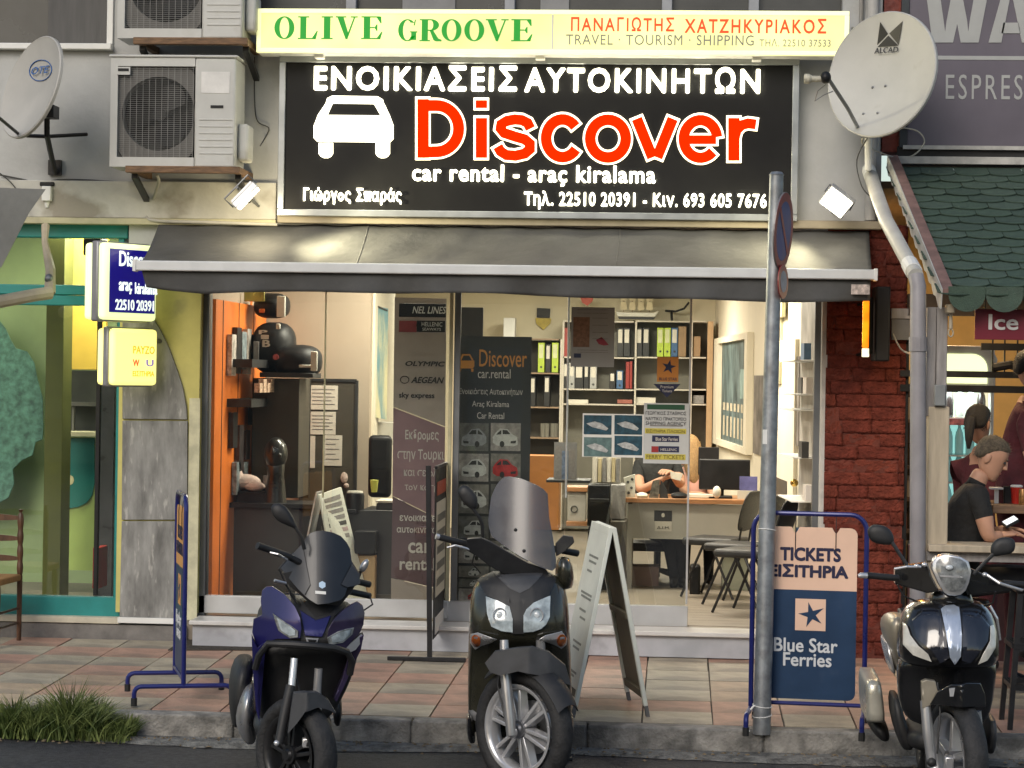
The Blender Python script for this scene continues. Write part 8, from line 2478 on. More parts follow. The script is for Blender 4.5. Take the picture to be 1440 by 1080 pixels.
# model ship
c = P(895, 449, 9.5)
t = thing('model_ship', 'white model sailing ship with cream sails on top of the bookcase', 'model ship', c)
s_ = 1 / 127
hull = [(-29, 4), (-26, -3), (26, -3), (31, 6), (24, 3), (-20, 3)]
obj('hull', MB().prism([(c.x + a * s_, c.z + .05 + b * s_) for a, b in hull], 9.45, 9.55), M_bagw, t, bevel=.006)
obj('keel', MB().prism([(c.x + a * s_, c.z + .0 + b * s_) for a, b in [(-24, 0), (24, 0), (26, 3), (-26, 3)]], 9.46, 9.54), M_tx, t)
for k in range(4):
 x = c.x + (-18 + 12 * k) * s_
 obj('mast', MB().cyl((x, 9.5, c.z + .08), (x, 9.5, c.z + .32), .004, n=6), M_wood, t)
 for j in range(2):
  obj('sail', MB().slab((x - .035, 9.49, c.z + .10 + .10 * j), (x + .035, 9.49, c.z + .10 + .10 * j), (x + .028, 9.47, c.z + .19 + .10 * j), (x - .028, 9.47, c.z + .19 + .10 * j), (0, .003, 0)), mat('sail_cream', (.6, .52, .35), .7, var=.1), t)
solo('red_ornament', MB().prism([(P(a, b, 9.5).x, P(a, b, 9.5).z) for a, b in [(815, 416), (835, 417), (833, 424), (826, 430), (819, 426)]][::-1], 9.48, 9.52), mat('ornament_red', (.4, .05, .02), .5), 'red paper ornament hanging above the notice sheet', 'ornament')
solo('coat_hooks', MB().tube([P(936, 437, 9.8), P(950, 438, 9.7), P(962, 434, 9.7), P(969, 425, 9.7)], .012, n=6).tube([P(944, 438, 9.7), P(945, 451, 9.6)], .014, n=6), M_black, 'black lamp arm standing on the bookcase right of the model ship', 'lamp')
t = thing('pennant', 'black and yellow pennant on the cream back wall', 'pennant', P(764, 463, 9.85))
bpoly('black_field', [(755, 433), (774, 434), (773, 447), (755, 446)], M_tx, 9.87, t, .02)
bpoly('yellow_field', [(753, 447), (775, 448), (774, 455), (764, 464), (754, 455)], mat('pennant_yellow', (.5, .38, .05), .5, var=.2, scale=20), 9.87, t, .02)

# ------------------------------------------------------------------ right half: cupboards, desk, chairs
bx('orange_cabinet', 740, 641, 786, 745, 6.5, .4, mat('cabinet_orange', (.42, .17, .04), .5, var=.1), 'orange wooden cabinet behind the tall windscreen', 'cabinet')
t = thing('brochure_rack', 'clear brochure holder with leaflets standing behind the middle glass', 'brochure holder', P(795, 676, 2.2))
pbx(t, 'back', 779, 622, 811, 676, 2.3, .01, mat('acrylic', (.25, .25, .25), .15, var=.1))
for k, (a, b) in enumerate(((781, 628), (790, 634), (800, 632))):
 pbx(t, 'leaflet', a, b, a + 9, 674, 2.24 - .02 * k, .01, (M_txg, mat('leaflet_blue', (.15, .2, .3), .4, var=.4, scale=30), M_txg)[k])
bx('side_table', 768, 675, 830, 679, 2.1, .4, M_drk, 'dark small table top under the brochure holder', 'table')
bx('white_cabinet', 798, 692, 824, 733, 3.0, .35, M_dkw, 'small white cupboard with a dark ring mark', 'cupboard')
bx('cabinet_board', 795, 685, 826, 691.7, 2.98, .38, M_top, 'reddish wooden board on top of the small white cupboard', 'board')
bx('low_box', 796, 733.5, 826, 740, 2.98, .38, M_top, 'reddish wooden base under the small white cupboard', 'board')
solo('ring_mark', MB().tube([P(807.5 + 4.5 * math.cos(k * pi / 8), 716 + 4.5 * math.sin(k * pi / 8), 2.995) for k in range(16)], .004, n=4, closed=True), M_tx, 'dark ring handle on the small white cupboard', 'handle')
t = thing('brochure_rack', 'white brochure rack with beige and grey compartments right of the clear one', 'brochure holder', P(853, 680, 2.7))
pbx(t, 'back', 833, 641, 873, 680, 2.8, .01, M_pap)
for k in range(6):
 pbx(t, 'leaflet', 834.5 + 6.4 * k, 644 + (k % 2), 839.5 + 6.4 * k, 678, 2.76, .03, (M_pap, mat('leaf_beige', (.5, .42, .25), .5), M_txg)[k % 3])
t = thing('printer', 'black multifunction printer on a stand left of the grey desk', 'printer', P(852, 760, 2.6))
pbx(t, 'body', 826, 682, 858, 740, 2.6, .4, M_black, bevel=.01)
pbx(t, 'tray', 829, 702, 856, 706, 2.5, .1, M_drk)
pbx(t, 'side_unit', 858.5, 682, 879, 730, 2.6, .4, M_txg, bevel=.004)
bx('cabinet', 858, 733, 880, 832, 2.5, .4, M_brn, 'dark cabinet under the printer beside the desk leg', 'cabinet')
bx('waste_bin', 826, 742, 857, 832, 2.7, .3, M_black, 'black bin below the printer', 'bin', bevel=.01)
Yd = 2.85
t = thing('desk', 'grey ticket desk with a brown wooden top in the right half of the shop', 'desk', P(975, 832, Yd))
pbx(t, 'desk_top', 879, 702, 1085, 708.5, Yd - .05, .75, M_top, bevel=.003)
pbx(t, 'front_panel', 889, 709, 1080, 759, Yd, .02, M_dkw)
pbx(t, 'leg', 882, 709, 888.5, 833, Yd - .02, .65, M_dkw)
pbx(t, 'leg', 1080.5, 709, 1084, 833, Yd - .02, .65, M_dkw)
pbx(t, 'drawer_unit', 1016, 760, 1052, 833, Yd + .1, .45, mat('drawer_sage', (.33, .35, .28), .5, var=.05))
st1 = thing('sticker', 'black and white rating sticker on the front of the grey desk', 'sticker', P(932, 748, Yd - .004))
pbx(st1, 'top_half', 920, 718, 945, 733, Yd - .004, .003, M_tx); pbx(st1, 'bottom_half', 921, 733.2, 944.5, 747, Yd - .004, .003, M_pap)
ptext('Δ.Ι.Μ.', 924, 740, 942, 744, Yd - .005, M_tx, st1, depth=.001, bold=.02)
obj('pin_mark', MB().ell(P(932.5, 724.5, Yd - .005), .014, .003, .018, 8, 6), M_pap, st1)
def on_desk(px, py=701.5): return P(px, py, Yd + .2)
t = thing('monitor', 'large black computer monitor seen from behind on the ticket desk', 'monitor', on_desk(1020))
pbx(t, 'screen_back', 983, 646, 1055, 689, Yd + .15, .05, M_black, bevel=.01)
pbx(t, 'stand', 1006, 684, 1018, 700, Yd + .21, .04, M_black)
pbx(t, 'base', 996, 698, 1030, 701, Yd + .1, .2, M_black, bevel=.004)
bx('monitor', 982, 629, 1011, 668, Yd + .9, .05, M_black, 'smaller black screen behind the large monitor', 'monitor')
t = thing('card_holder', 'purple card in a small white holder at the desk end', 'card holder', on_desk(1050))
pbx(t, 'card', 1040, 670, 1065, 692, Yd, .004, mat('card_purple', (.12, .12, .3), .5, var=.3, scale=8)); pbx(t, 'holder', 1037, 690, 1063, 702, Yd - .02, .015, M_pap)
bx('keyboard', 966, 695, 1003, 700, Yd + .1, .15, M_bagw, 'white keyboard beside the large monitor', 'keyboard', bevel=.002)
solo('white_figure', MB().ell(P(1008, 692, Yd + .0), .035, .03, .05, 12, 8), M_bagw, 'small white ornament in front of the large monitor', 'ornament', smooth=True)
t = thing('patterned_carton', 'white carton with black spots standing at the left desk corner', 'carton', on_desk(886))
obj('box', MB().slab(P(877, 672, Yd), P(893, 667, Yd), P(893, 702, Yd), P(881, 702, Yd), (0, .07, 0)), M_bagw, t)
for a, b in ((883, 678), (888, 686), (884, 693), (889, 674)):
 obj('spot', MB().lathe([(0.001, -.003), (0.012, -.003), (0.012, -.0005), (0.001, -.0005)], P(a, b, Yd), 'Y', 8), M_tx, t)
solo('tissue_box', MB().ell(P(903, 697, Yd), .05, .04, .028, 12, 6), M_bagw, 'low white dish on the desk beside the spotted carton', 'dish', smooth=True)
t = thing('brochure_stand', 'dark triangular brochure stand in the middle of the desk', 'brochure holder', on_desk(925))
obj('front', MB().prism([(P(a, b, Yd).x, P(a, b, Yd).z) for a, b in [(912, 701), (918, 676), (928, 674), (926, 702)]][::-1], Yd, Yd + .01), mat('stand_mix', (.12, .11, .09), .4, var=.6, scale=30), t)
obj('back', MB().prism([(P(a, b, Yd).x, P(a, b, Yd).z) for a, b in [(927, 702), (929, 674), (938, 690), (940, 702)]][::-1], Yd + .012, Yd + .06), M_tx, t)
solo('telephone', MB().ell(P(955, 697, Yd + .05), .07, .06, .03, 12, 6), M_black, 'black desk telephone right of the brochure stand', 'telephone', smooth=True)
bx('cardboard_box', 887, 797, 926, 832, Yd + .3, .3, mat('box_pink_brown', (.26, .17, .14), .7, var=.1), 'pinkish brown box on the floor under the desk', 'box')
# visitor chairs, facing left
def vchair(px, Y, label):
 fx = P(px, 840, Y).x
 t = thing('visitor_chair', label, 'chair', (fx, Y, FZ + .004), 0, 'black visitor chairs by the desk')
 t.rotation_euler.z = math.radians(-24)
 obj('seat', MB().prismz([(fx - .22, Y - .21), (fx + .20, Y - .19), (fx + .20, Y + .19), (fx - .22, Y + .21)], FZ + .41, FZ + .47), M_seat, t, bevel=.022, smooth=True)
 secs = []
 for j in range(6):
  u = j / 5
  w_ = .19 * math.sin(pi * (.18 + .66 * u)) ** .5
  secs.append([Vector((fx + .22 + .09 * u + .022 * math.cos(2 * pi * k / 14), Y + w_ * math.sin(2 * pi * k / 14), FZ + .52 + .33 * u)) for k in range(14)])
 obj('backrest', MB().loft(secs), M_seat, t, smooth=True, sub=1)
 for sy in (-1, 1):
  obj('leg', MB().tube([(fx - .05, Y + sy * .17, FZ + .41), (fx - .22, Y + sy * .20, FZ + .006)], .011, n=8), M_blackm, t)
  obj('leg', MB().tube([(fx + .02, Y + sy * .17, FZ + .41), (fx + .22, Y + sy * .20, FZ + .006)], .011, n=8), M_blackm, t)
  obj('back_bar', MB().tube([(fx + .12, Y + sy * .1, FZ + .42), (fx + .22, Y + sy * .1, FZ + .44), (fx + .24, Y + sy * .1, FZ + .56)], .009, n=6), M_blackm, t)
vchair(1008, 2.35, 'black visitor chair nearest the ticket desk')
vchair(1040, 1.75, 'black visitor chair in the middle of the row of three')
vchair(1056, 1.15, 'black visitor chair nearest the shop entrance')
bx('black_bag', 970, 795, 985, 838, 2.5, .2, M_black, 'black bag on the floor between desk and visitor chairs', 'bag', bevel=.02)

# ------------------------------------------------------------------ right wall: pictures, door, show case
WA, WB_ = Vector((xr_front, 0.25, 0)), Vector((xr_back, YB, 0))
wd_ = (WB_ - WA).normalized()
wn_ = Vector((-wd_.y, wd_.x, 0))
if wn_.x > 0: wn_ = -wn_
def onW(px, py, off=0.0):
 d = FWD * FPX + RIGHT * (px - 720) + UP * (540 - py)
 p0 = WA + wn_ * off
 return CAM + d * ((p0 - CAM).dot(wn_) / d.dot(wn_))
def wslab(t, nm, px0, px1, z0, z1, off, th, m):
 a, b = onW(px0, 600, off), onW(px1, 600, off)
 q = [Vector((a.x, a.y, z0)), Vector((b.x, b.y, z0)), Vector((b.x, b.y, z1)), Vector((a.x, a.y, z1))]
 return obj(nm, MB().slab(*q, wn_ * th), m, t)
def pz(px, py): return onW(px, py).z
z0, z1 = pz(1035, 632), pz(1035, 472)
t = thing('painting', 'large dark painting of pale figures in an ivory frame on the right wall', 'painting', onW(1035, 632))
M_can = mat('canvas_teal', (0.035, 0.07, 0.075), .5, var=.5, scale=5, col2=(0.16, 0.22, 0.22), stretch=(1, 1, .5))
wslab(t, 'canvas', 1015, 1054, z0 + .06, z1 - .06, .005, .01, M_can)
for a, b, c_, d in ((1010, 1058, z0, z0 + .06), (1010, 1058, z1 - .06, z1), (1010, 1015, z0 + .06, z1 - .06), (1054, 1058, z0 + .06, z1 - .06)):
 wslab(t, 'frame', a, b, c_, d, .001, .06, M_inwR)
for k in range(7):
 px = 1018 + 5 * k
 for (f0, f1, wd2) in ((.10, .28, 1.1), (.33, .40, 1.4)):
  zz0, zz1 = z0 + (z1 - z0) * f0, z0 + (z1 - z0) * f1
  wslab(t, 'painted_figure', px - wd2, px + wd2, zz0, zz1, .016, .002, mat('figure_cream', (.5, .44, .32), .6, var=.2, scale=20))
wslab(t, 'painted_figure', 1040, 1047, z0 + (z1 - z0) * .45, z0 + (z1 - z0) * .7, .016, .002, mat('figure_teal', (.22, .32, .3), .6, var=.3, scale=10))
for (a, b, y0, y1, lab) in ((1061, 1078, 528, 640, 'dark unframed picture left of the steel pole on the right wall'), (1104, 1125, 502, 625, 'brown hazy picture right of the steel pole on the right wall')):
 t = thing('picture', lab, 'picture', onW((a + b) / 2, y1))
 wslab(t, 'print', a, b, pz((a + b) / 2, y1), pz((a + b) / 2, y0), .002, .012, mat('hazy_print', (.12, .11, .10), .5, var=.5, scale=4, col2=(.25, .22, .2)))
t = thing('wall_box', 'tall narrow ivory electrical trunking with boxes beside the steel pole', 'trunking', onW(1098, 540))
wslab(t, 'trunk', 1096, 1099, pz(1098, 560), pz(1098, 400), .002, .02, M_cream)
wslab(t, 'box', 1093, 1102, pz(1098, 448), pz(1098, 420), .023, .03, M_cream)
wslab(t, 'box', 1093, 1100, pz(1098, 540), pz(1098, 508), .023, .03, M_cream)
t = thing('side_door', 'ivory side door with a brass knob on the right wall', 'door', onW(1112, 860))
wslab(t, 'leaf', 1084, 1122, FZ + .01, pz(1112, 640) + .9, .002, .03, M_inwR)
obj('knob', MB().ell(onW(1117, 679, .07), .03, .03, .03, 12, 8), mat('brass', (.5, .32, .08), .25, metal=1, var=.1), t, smooth=True)
wslab(t, 'dark_panel', 1092, 1108, pz(1100, 697), pz(1100, 672), .033, .004, M_brn)
t = thing('show_case', 'narrow glass show case with shelves at the right edge of the shop window', 'show case', onW(1134, 860))
wslab(t, 'back', 1126, 1149, FZ + .02, 2.9, .002, .01, mat('case_grey', (.28, .27, .25), .4, var=.4, scale=4))
for y in (508, 554, 575, 640, 700, 760):
 wslab(t, 'shelf', 1125, 1147, pz(1135, y + 1.5), pz(1135, y), .013, .16, M_white)
for k, (a, y) in enumerate(((1131, 553), (1138, 553), (1134, 507), (1133, 640), (1140, 699), (1131, 759))):
 wslab(t, 'exhibit', a, a + 5, pz(a, y), pz(a, y - 22), .06, .05, [M_tx, M_wt, mat('exhibit_blue', (.1, .2, .35), .4)][k % 3])
# ================================================================== people
M_skin = mat('skin', (0.48, 0.26, 0.17), 0.55, var=0.08, scale=10)
M_hairg = mat('hair_grey_brown', (0.12, 0.095, 0.065), 0.7, var=0.4, scale=60, bump=0.8, bscale=200)
M_hairb = mat('hair_black', (0.012, 0.010, 0.009), 0.6, var=0.3, scale=60, bump=0.6, bscale=200)
M_hairy = mat('hair_blonde', (0.40, 0.25, 0.11), 0.6, var=0.3, scale=50, stretch=(4, 4, 1), bump=0.5, bscale=150)
M_tb = mat('shirt_black', (0.012, 0.012, 0.012), 0.85, var=0.2, scale=10, bump=0.9, bscale=14)
M_tm = mat('shirt_maroon', (0.075, 0.012, 0.018), 0.85, var=0.2, scale=10, bump=0.9, bscale=14)
M_tp = mat('shirt_pink', (0.55, 0.30, 0.24), 0.85, var=0.1)
M_trs = mat('trousers_dark', (0.02, 0.022, 0.028), 0.85, var=0.2)
def body(t, joints, bones, mats_):
 """joints: name -> (point, radius[, radius2]); bones: (a, b, material index)"""
 names = list(joints)
 me = bpy.data.meshes.new('body')
 off = wloc(t)
 me.from_pydata([tuple(Vector(joints[n][0]) - off) for n in names], [(names.index(a), names.index(b)) for a, b, _ in bones], [])
 o = bpy.data.objects.new('tmp', me)
 COL.objects.link(o)
 sk = o.modifiers.new('skin', 'SKIN')
 sk.use_smooth_shade = True
 for i, n in enumerate(names):
  r = joints[n][1]
  me.skin_vertices[0].data[i].radius = (r, joints[n][2] if len(joints[n]) > 2 else r)
  me.skin_vertices[0].data[i].use_root = (i == 0)
 sb_ = o.modifiers.new('sub', 'SUBSURF'); sb_.levels = 2; sb_.render_levels = 2
 dg = bpy.context.evaluated_depsgraph_get(); dg.update()
 m2 = bpy.data.meshes.new_from_object(o.evaluated_get(dg))
 bpy.data.objects.remove(o)
 m2.name = 'body'
 m2.materials.clear()
 for mm in mats_: m2.materials.append(mm)
 segs = [(Vector(joints[a][0]) - off, Vector(joints[b][0]) - off, k, joints[a][1] * (1.8 if a[:4] == 'neck' else 1), joints[b][1] * (1.8 if a[:4] == 'neck' else 1)) for a, b, k in bones]
 for p in m2.polygons:
  best, bk = 1e9, 0
  for a, b, k, r0, r1 in segs:
   d = b - a
   u = max(0, min(1, (p.center - a).dot(d) / max(1e-9, d.length_squared)))
   q = (p.center - (a + d * u)).length / (r0 + (r1 - r0) * u) + (0.15 if k == 1 else 0)
   if q < best: best, bk = q, k
  p.material_index = bk
  p.use_smooth = True
 b = bpy.data.objects.new('body', m2)
 COL.objects.link(b); b.parent = t
 return b
def head(t, c, face, tilt, m_hair, style, r=0.1, skin=None):
 """head with face direction angle `face` (0 = towards -Y, 90 = +X), pitched down by tilt"""
 c = Vector(c)
 Mx = Matrix.Rotation(math.radians(face), 4, 'Z') @ Matrix.Rotation(math.radians(tilt), 4, 'X')
 sk = skin or M_skin
 def E(p, rx, ry, rz, nu=14, nv=10, mb=None):
  q = c + (Mx @ Vector(p)).to_3d()
  return (mb or MB()).ell(q, rx, ry, rz, nu, nv, Mx.to_3x3())
 secs = []
 for z, rx, yf, yb in ((-.125, .018, -.085, -.03), (-.118, .035, -.092, -.01), (-.095, .055, -.098, .03), (-.06, .064, -.098, .06), (-.02, .070, -.094, .085), (.02, .074, -.094, .098), (.06, .073, -.088, .100), (.09, .062, -.07, .088), (.112, .038, -.04, .06), (.12, .012, -.01, .03)):
  cy = (yf + yb) / 2
  secs.append([c + (Mx @ Vector((rx * math.cos(2 * pi * k / 22), cy + (yb - yf) / 2 * math.sin(2 * pi * k / 22), z))).to_3d() for k in range(22)])
 hd = obj('head', MB().loft(secs), sk, t, smooth=True, sub=1, sharp=180)
 ns = MB().add([c + (Mx @ Vector(p)).to_3d() for p in ((-.008, -.092, .022), (.008, -.092, .022), (-.017, -.094, -.022), (.017, -.094, -.022), (0, -.118, -.018), (0, -.098, .024), (0, -.094, -.032))], [(0, 5, 4, 2), (5, 1, 3, 4), (2, 4, 6), (4, 3, 6)])
 obj('nose', ns, sk, hd, smooth=True, solid=0.004)
 for sx in (-1, 1):
  obj('ear', E((sx * .075, .012, -.012), .009, .020, .032), sk, hd, smooth=True)
  obj('eye', E((sx * .030, -.088, .012), .012, .009, .008), M_tx, hd, smooth=True)
  obj('eyebrow', E((sx * .031, -.093, .034), .018, .006, .005), m_hair, hd, smooth=True)
 obj('mouth', E((0, -.096, -.058), .022, .006, .006), mat('lips', (0.35, 0.12, 0.1), .5), hd, smooth=True)
 hs = []
 low = {'short': -.045, 'tail': -.05, 'long': -.07}[style]
 for z, rx, yf, yb in ((low, .070, .045, .098), (.0, .079, .0, .108), (.04, .081, -.04, .112), (.075, .078, -.086, .108), (.10, .066, -.075, .092), (.122, .042, -.045, .064), (.131, .012, -.01, .03)):
  cy = (yf + yb) / 2
  hs.append([c + (Mx @ Vector(((rx + .003 * math.sin(k * 2.1 + z * 50)) * math.cos(2 * pi * k / 26), cy + (yb - yf) / 2 * math.sin(2 * pi * k / 26), z))).to_3d() for k in range(26)])
 hr = obj('hair', MB().loft(hs), m_hair, hd, smooth=True, sub=1, sharp=180)
 rs_ = random.Random(len(hs) + int(face))
 st_ = MB()
 for _ in range(420):
  j = rs_.randrange(0, len(hs) - 1); k = rs_.randrange(26)
  p = hs[j][k].lerp(hs[j + 1][k], rs_.random()); nn_ = (p - c).normalized()
  q = p + nn_ * .008 + Vector((rs_.gauss(0, .006), rs_.gauss(0, .006), -.012 * (1 if style != 'short' else .3)))
  s2 = nn_.orthogonal().normalized() * .0022
  st_.add([p - s2 - nn_ * .004, p + s2 - nn_ * .004, q], [(0, 1, 2)])
 obj('hair', st_, m_hair, hd)['kind'] = 'stuff'
 if style == 'tail':
  obj('hair', MB().tube([c + (Mx @ Vector(p)).to_3d() for p in ((0, .08, .03), (0, .125, .0), (0, .14, -.06), (0, .13, -.13), (0, .12, -.19))], [.022, .032, .034, .026, .010], n=10), m_hair, hd, smooth=True)
 if style == 'long':
  obj('hair', MB().loft([[c + (Mx @ Vector(p)).to_3d() for p in [(rx * math.cos(2 * pi * k / 18), .035 + ry * math.sin(2 * pi * k / 18), z) for k in range(18)]] for z, rx, ry in ((.05, .085, .085), (-.05, .095, .08), (-.15, .10, .07), (-.25, .085, .05), (-.30, .05, .03))]), m_hair, hd, smooth=True)
 return hd
def hand(t, w, d, nrm_, curl=0.5, side=1):
 """palm and five fingers from the wrist along d; nrm_ is the palm normal"""
 w, d = Vector(w), Vector(d).normalized()
 n_ = Vector(nrm_); n_ = (n_ - d * n_.dot(d)).normalized()
 s_ = d.cross(n_) * side
 mb = MB()
 pal = [[w + d * u + s_ * (a * wd) + n_ * (b * th) for a, b in ((-1, 0), (-.7, .8), (0, 1), (.7, .8), (1, 0), (.7, -.8), (0, -1), (-.7, -.8))] for u, wd, th in ((-.02, .026, .020), (.02, .032, .018), (.06, .040, .015), (.088, .038, .012))]
 pm = obj('hand', mb.loft(pal), M_skin, t, smooth=True, sub=1, sharp=180)
 for k, (o_, L) in enumerate(((-.030, .060), (-.010, .074), (.010, .078), (.030, .070))):
  p0 = w + d * .082 + s_ * o_
  c1 = (d - n_ * curl * .5).normalized(); c2 = (d - n_ * curl * 1.4).normalized()
  obj('finger', MB().tube([p0, p0 + c1 * L * .45, p0 + c1 * L * .45 + c2 * L * .35, p0 + c1 * L * .4 + c2 * L * .62], [.009, .0088, .008, .006], n=8), M_skin, pm, smooth=True)
 p0 = w + d * .025 + s_ * .036
 obj('thumb', MB().tube([p0, p0 + (d * .5 + s_ * .8 - n_ * .2).normalized() * .032, p0 + (d * .9 + s_ * .35 - n_ * .5).normalized() * .062], [.012, .010, .0075], n=8), M_skin, pm, smooth=True)
 return pm
# ---- seated man in the café, profile to the right
Y0 = -1.80
Q = lambda px, py, dy=0.0: P(px, py, Y0 + dy)
pel = Q(1350, 812)
t = thing('person', 'man with short greying hair and black T-shirt looking at his phone', 'person', (pel.x, Y0, gz(Y0)))
J = {'pelvis': (pel, .15, .13), 'waist': (Q(1352, 770), .15, .135), 'chest': (Q(1358, 722), .165, .15), 'upper': (Q(1366, 692), .14, .13), 'neck0': (Q(1370, 686), .062), 'neck1': (Q(1383, 660), .058),
     'shR': (Q(1374, 696, -.17), .075), 'elR0': (Q(1382, 718, -.20), .062), 'elR': (Q(1390, 757, -.22), .046), 'wrR': (Q(1409, 752, -.15), .030),
     'shL': (Q(1366, 692, .17), .07), 'elL0': (Q(1378, 718, .2), .06), 'elL': (Q(1392, 752, .18), .045), 'wrL': (Q(1414, 744, .0), .029),
     'hpR': (pel + Vector((.06, -.09, -.02)), .10), 'knR': (pel + Vector((.48, -.11, .02)), .07), 'anR': (pel + Vector((.42, -.11, -.45)), .045), 'toR': (pel + Vector((.60, -.11, -.50)), .035),
     'hpL': (pel + Vector((.06, .09, -.02)), .10), 'knL': (pel + Vector((.46, .11, .02)), .07), 'anL': (pel + Vector((.38, .11, -.45)), .045), 'toL': (pel + Vector((.56, .11, -.50)), .035)}
B = [('pelvis', 'waist', 0), ('waist', 'chest', 0), ('chest', 'upper', 0), ('upper', 'neck0', 1), ('neck0', 'neck1', 1), ('upper', 'shR', 0), ('shR', 'elR0', 0), ('elR0', 'elR', 1), ('elR', 'wrR', 1),
     ('upper', 'shL', 0), ('shL', 'elL0', 0), ('elL0', 'elL', 1), ('elL', 'wrL', 1), ('pelvis', 'hpR', 2), ('hpR', 'knR', 2), ('knR', 'anR', 2), ('anR', 'toR', 3), ('pelvis', 'hpL', 2), ('hpL', 'knL', 2), ('knL', 'anL', 2), ('anL', 'toL', 3)]
body(t, J, B, [M_tb, M_skin, M_trs, M_black])
head(t, Q(1394, 643), 78, 30, M_hairg, 'short')
hand(t, J['wrR'][0], (1, .35, .12), (0, -.2, 1), .5, -1)
hand(t, J['wrL'][0], (1, -.4, .0), (0, .2, 1), .5, 1)
ph = Q(1421, 737, -.08)
pm = thing('phone', 'black mobile phone with a bright screen in the seated man\'s hand', 'phone', ph)
obj('case', MB().slab((ph.x - .035, ph.y - .06, ph.z - .01), (ph.x + .045, ph.y - .03, ph.z + .028), (ph.x + .03, ph.y + .07, ph.z + .045), (ph.x - .05, ph.y + .04, ph.z + .005), (0.004, 0, -.012)), M_black, pm)
obj('screen', MB().slab((ph.x - .03, ph.y - .052, ph.z - .005), (ph.x + .04, ph.y - .026, ph.z + .031), (ph.x + .027, ph.y + .062, ph.z + .046), (ph.x - .044, ph.y + .036, ph.z + .010), (0, 0, .0025)), emat('phone_screen', 'd0dce8', .5), pm)
t2 = thing('bar_stool', 'black stool under the seated man in the café', 'stool', (pel.x, Y0, gz(Y0)))
zs_ = pel.z - .13
obj('seat', MB().lathe([(0.001, 0), (.17, 0), (.18, .02), (.17, .04), (0.001, .045)], (pel.x, Y0, zs_ - .04), n=20), M_blackm, t2, smooth=True)
for k in range(4):
 a = pi / 4 + k * pi / 2
 obj('leg', MB().cyl((pel.x + .1 * math.cos(a), Y0 + .1 * math.sin(a), zs_ - .04), (pel.x + .18 * math.cos(a), Y0 + .18 * math.sin(a), gz(Y0)), .014, n=8), M_blackm, t2)
# ---- standing woman in maroon, cut by the right edge
Y0 = -1.15
def stand(px, Y, face, shirt, hair, style, label, hpx, hpy, arms, trs=M_trs, lean=0.0):
 g = gz(Y)
 x = P(px, 700, Y).x
 hc = P(hpx, hpy, Y)
 ca, sa = math.sin(math.radians(face)), -math.cos(math.radians(face))   # facing direction
 fd = Vector((ca, sa, 0)); sd_ = Vector((-sa, ca, 0))
 t = thing('person', label, 'person', (x, Y, g))
 base = Vector((x, Y, g))
 hz = hc.z - g
 sh = hz - .24
 nk = Vector((hc.x, hc.y, hc.z - .15)) - fd * .02
 up = base + Vector((0, 0, sh - .04)) + fd * lean + Vector(((hc.x - x) * .6, 0, 0))
 J = {'pelvis': (base + Vector((0, 0, sh * .66)), .135, .12), 'waist': (base + Vector((0, 0, sh * .78)), .12, .11), 'chest': (up - Vector((0, 0, .16)), .135, .12), 'upper': (up, .12, .10), 'neck0': (up.lerp(nk, .6), .05), 'neck1': (nk, .046)}
 B = [('pelvis', 'waist', 0), ('waist', 'chest', 0), ('chest', 'upper', 0), ('upper', 'neck0', 1), ('neck0', 'neck1', 1)]
 for s_, nm in ((-1, 'R'), (1, 'L')):
  sh_ = up + sd_ * (.16 * s_) + Vector((0, 0, -.01))
  el = arms[nm][0]; wr = arms[nm][1]
  elp = sh_ + fd * el[0] + sd_ * (el[1] * s_) + Vector((0, 0, el[2]))
  wrp = elp + fd * wr[0] + sd_ * (wr[1] * s_) + Vector((0, 0, wr[2]))
  J.update({'sh' + nm: (sh_, .065), 'm' + nm: (sh_.lerp(elp, .55), .052), 'el' + nm: (elp, .040), 'wr' + nm: (wrp, .026),
                  'hp' + nm: (base + sd_ * (.09 * s_) + Vector((0, 0, sh * .60)), .095), 'kn' + nm: (base + sd_ * (.09 * s_) + Vector((0, 0, .48)) + fd * .02, .062), 'an' + nm: (base + sd_ * (.09 * s_) + Vector((0, 0, .09)), .042), 'to' + nm: (base + sd_ * (.10 * s_) + fd * .15 + Vector((0, 0, .035)), .035)})
  B += [('upper', 'sh' + nm, 0), ('sh' + nm, 'm' + nm, 0), ('m' + nm, 'el' + nm, 1), ('el' + nm, 'wr' + nm, 1), ('pelvis', 'hp' + nm, 2), ('hp' + nm, 'kn' + nm, 2), ('kn' + nm, 'an' + nm, 2), ('an' + nm, 'to' + nm, 3)]
  hand(t, wrp, (wrp - elp), (0, 0, 1), .5, s_)
 body(t, J, B, [shirt, M_skin, trs, M_black])
 head(t, hc, face, 12, hair, style)
 return t
stand(1424, -1.35, 82, M_tm, M_hairb, 'short', 'person in a maroon T-shirt standing at the café table, at the right edge', 1449, 521, {'R': ((.06, .05, -.30), (.24, -.05, .02)), 'L': ((.06, .05, -.30), (.24, -.05, .02))}, trs=M_tm)
stand(1372, -0.55, 150, M_tm, M_hairb, 'tail', 'woman with black hair and maroon top bending behind the seated man', 1376, 596, {'R': ((.02, .06, -.28), (.15, .0, -.15)), 'L': ((.10, .05, -.26), (.2, -.05, .0))}, lean=.12, trs=M_tm)
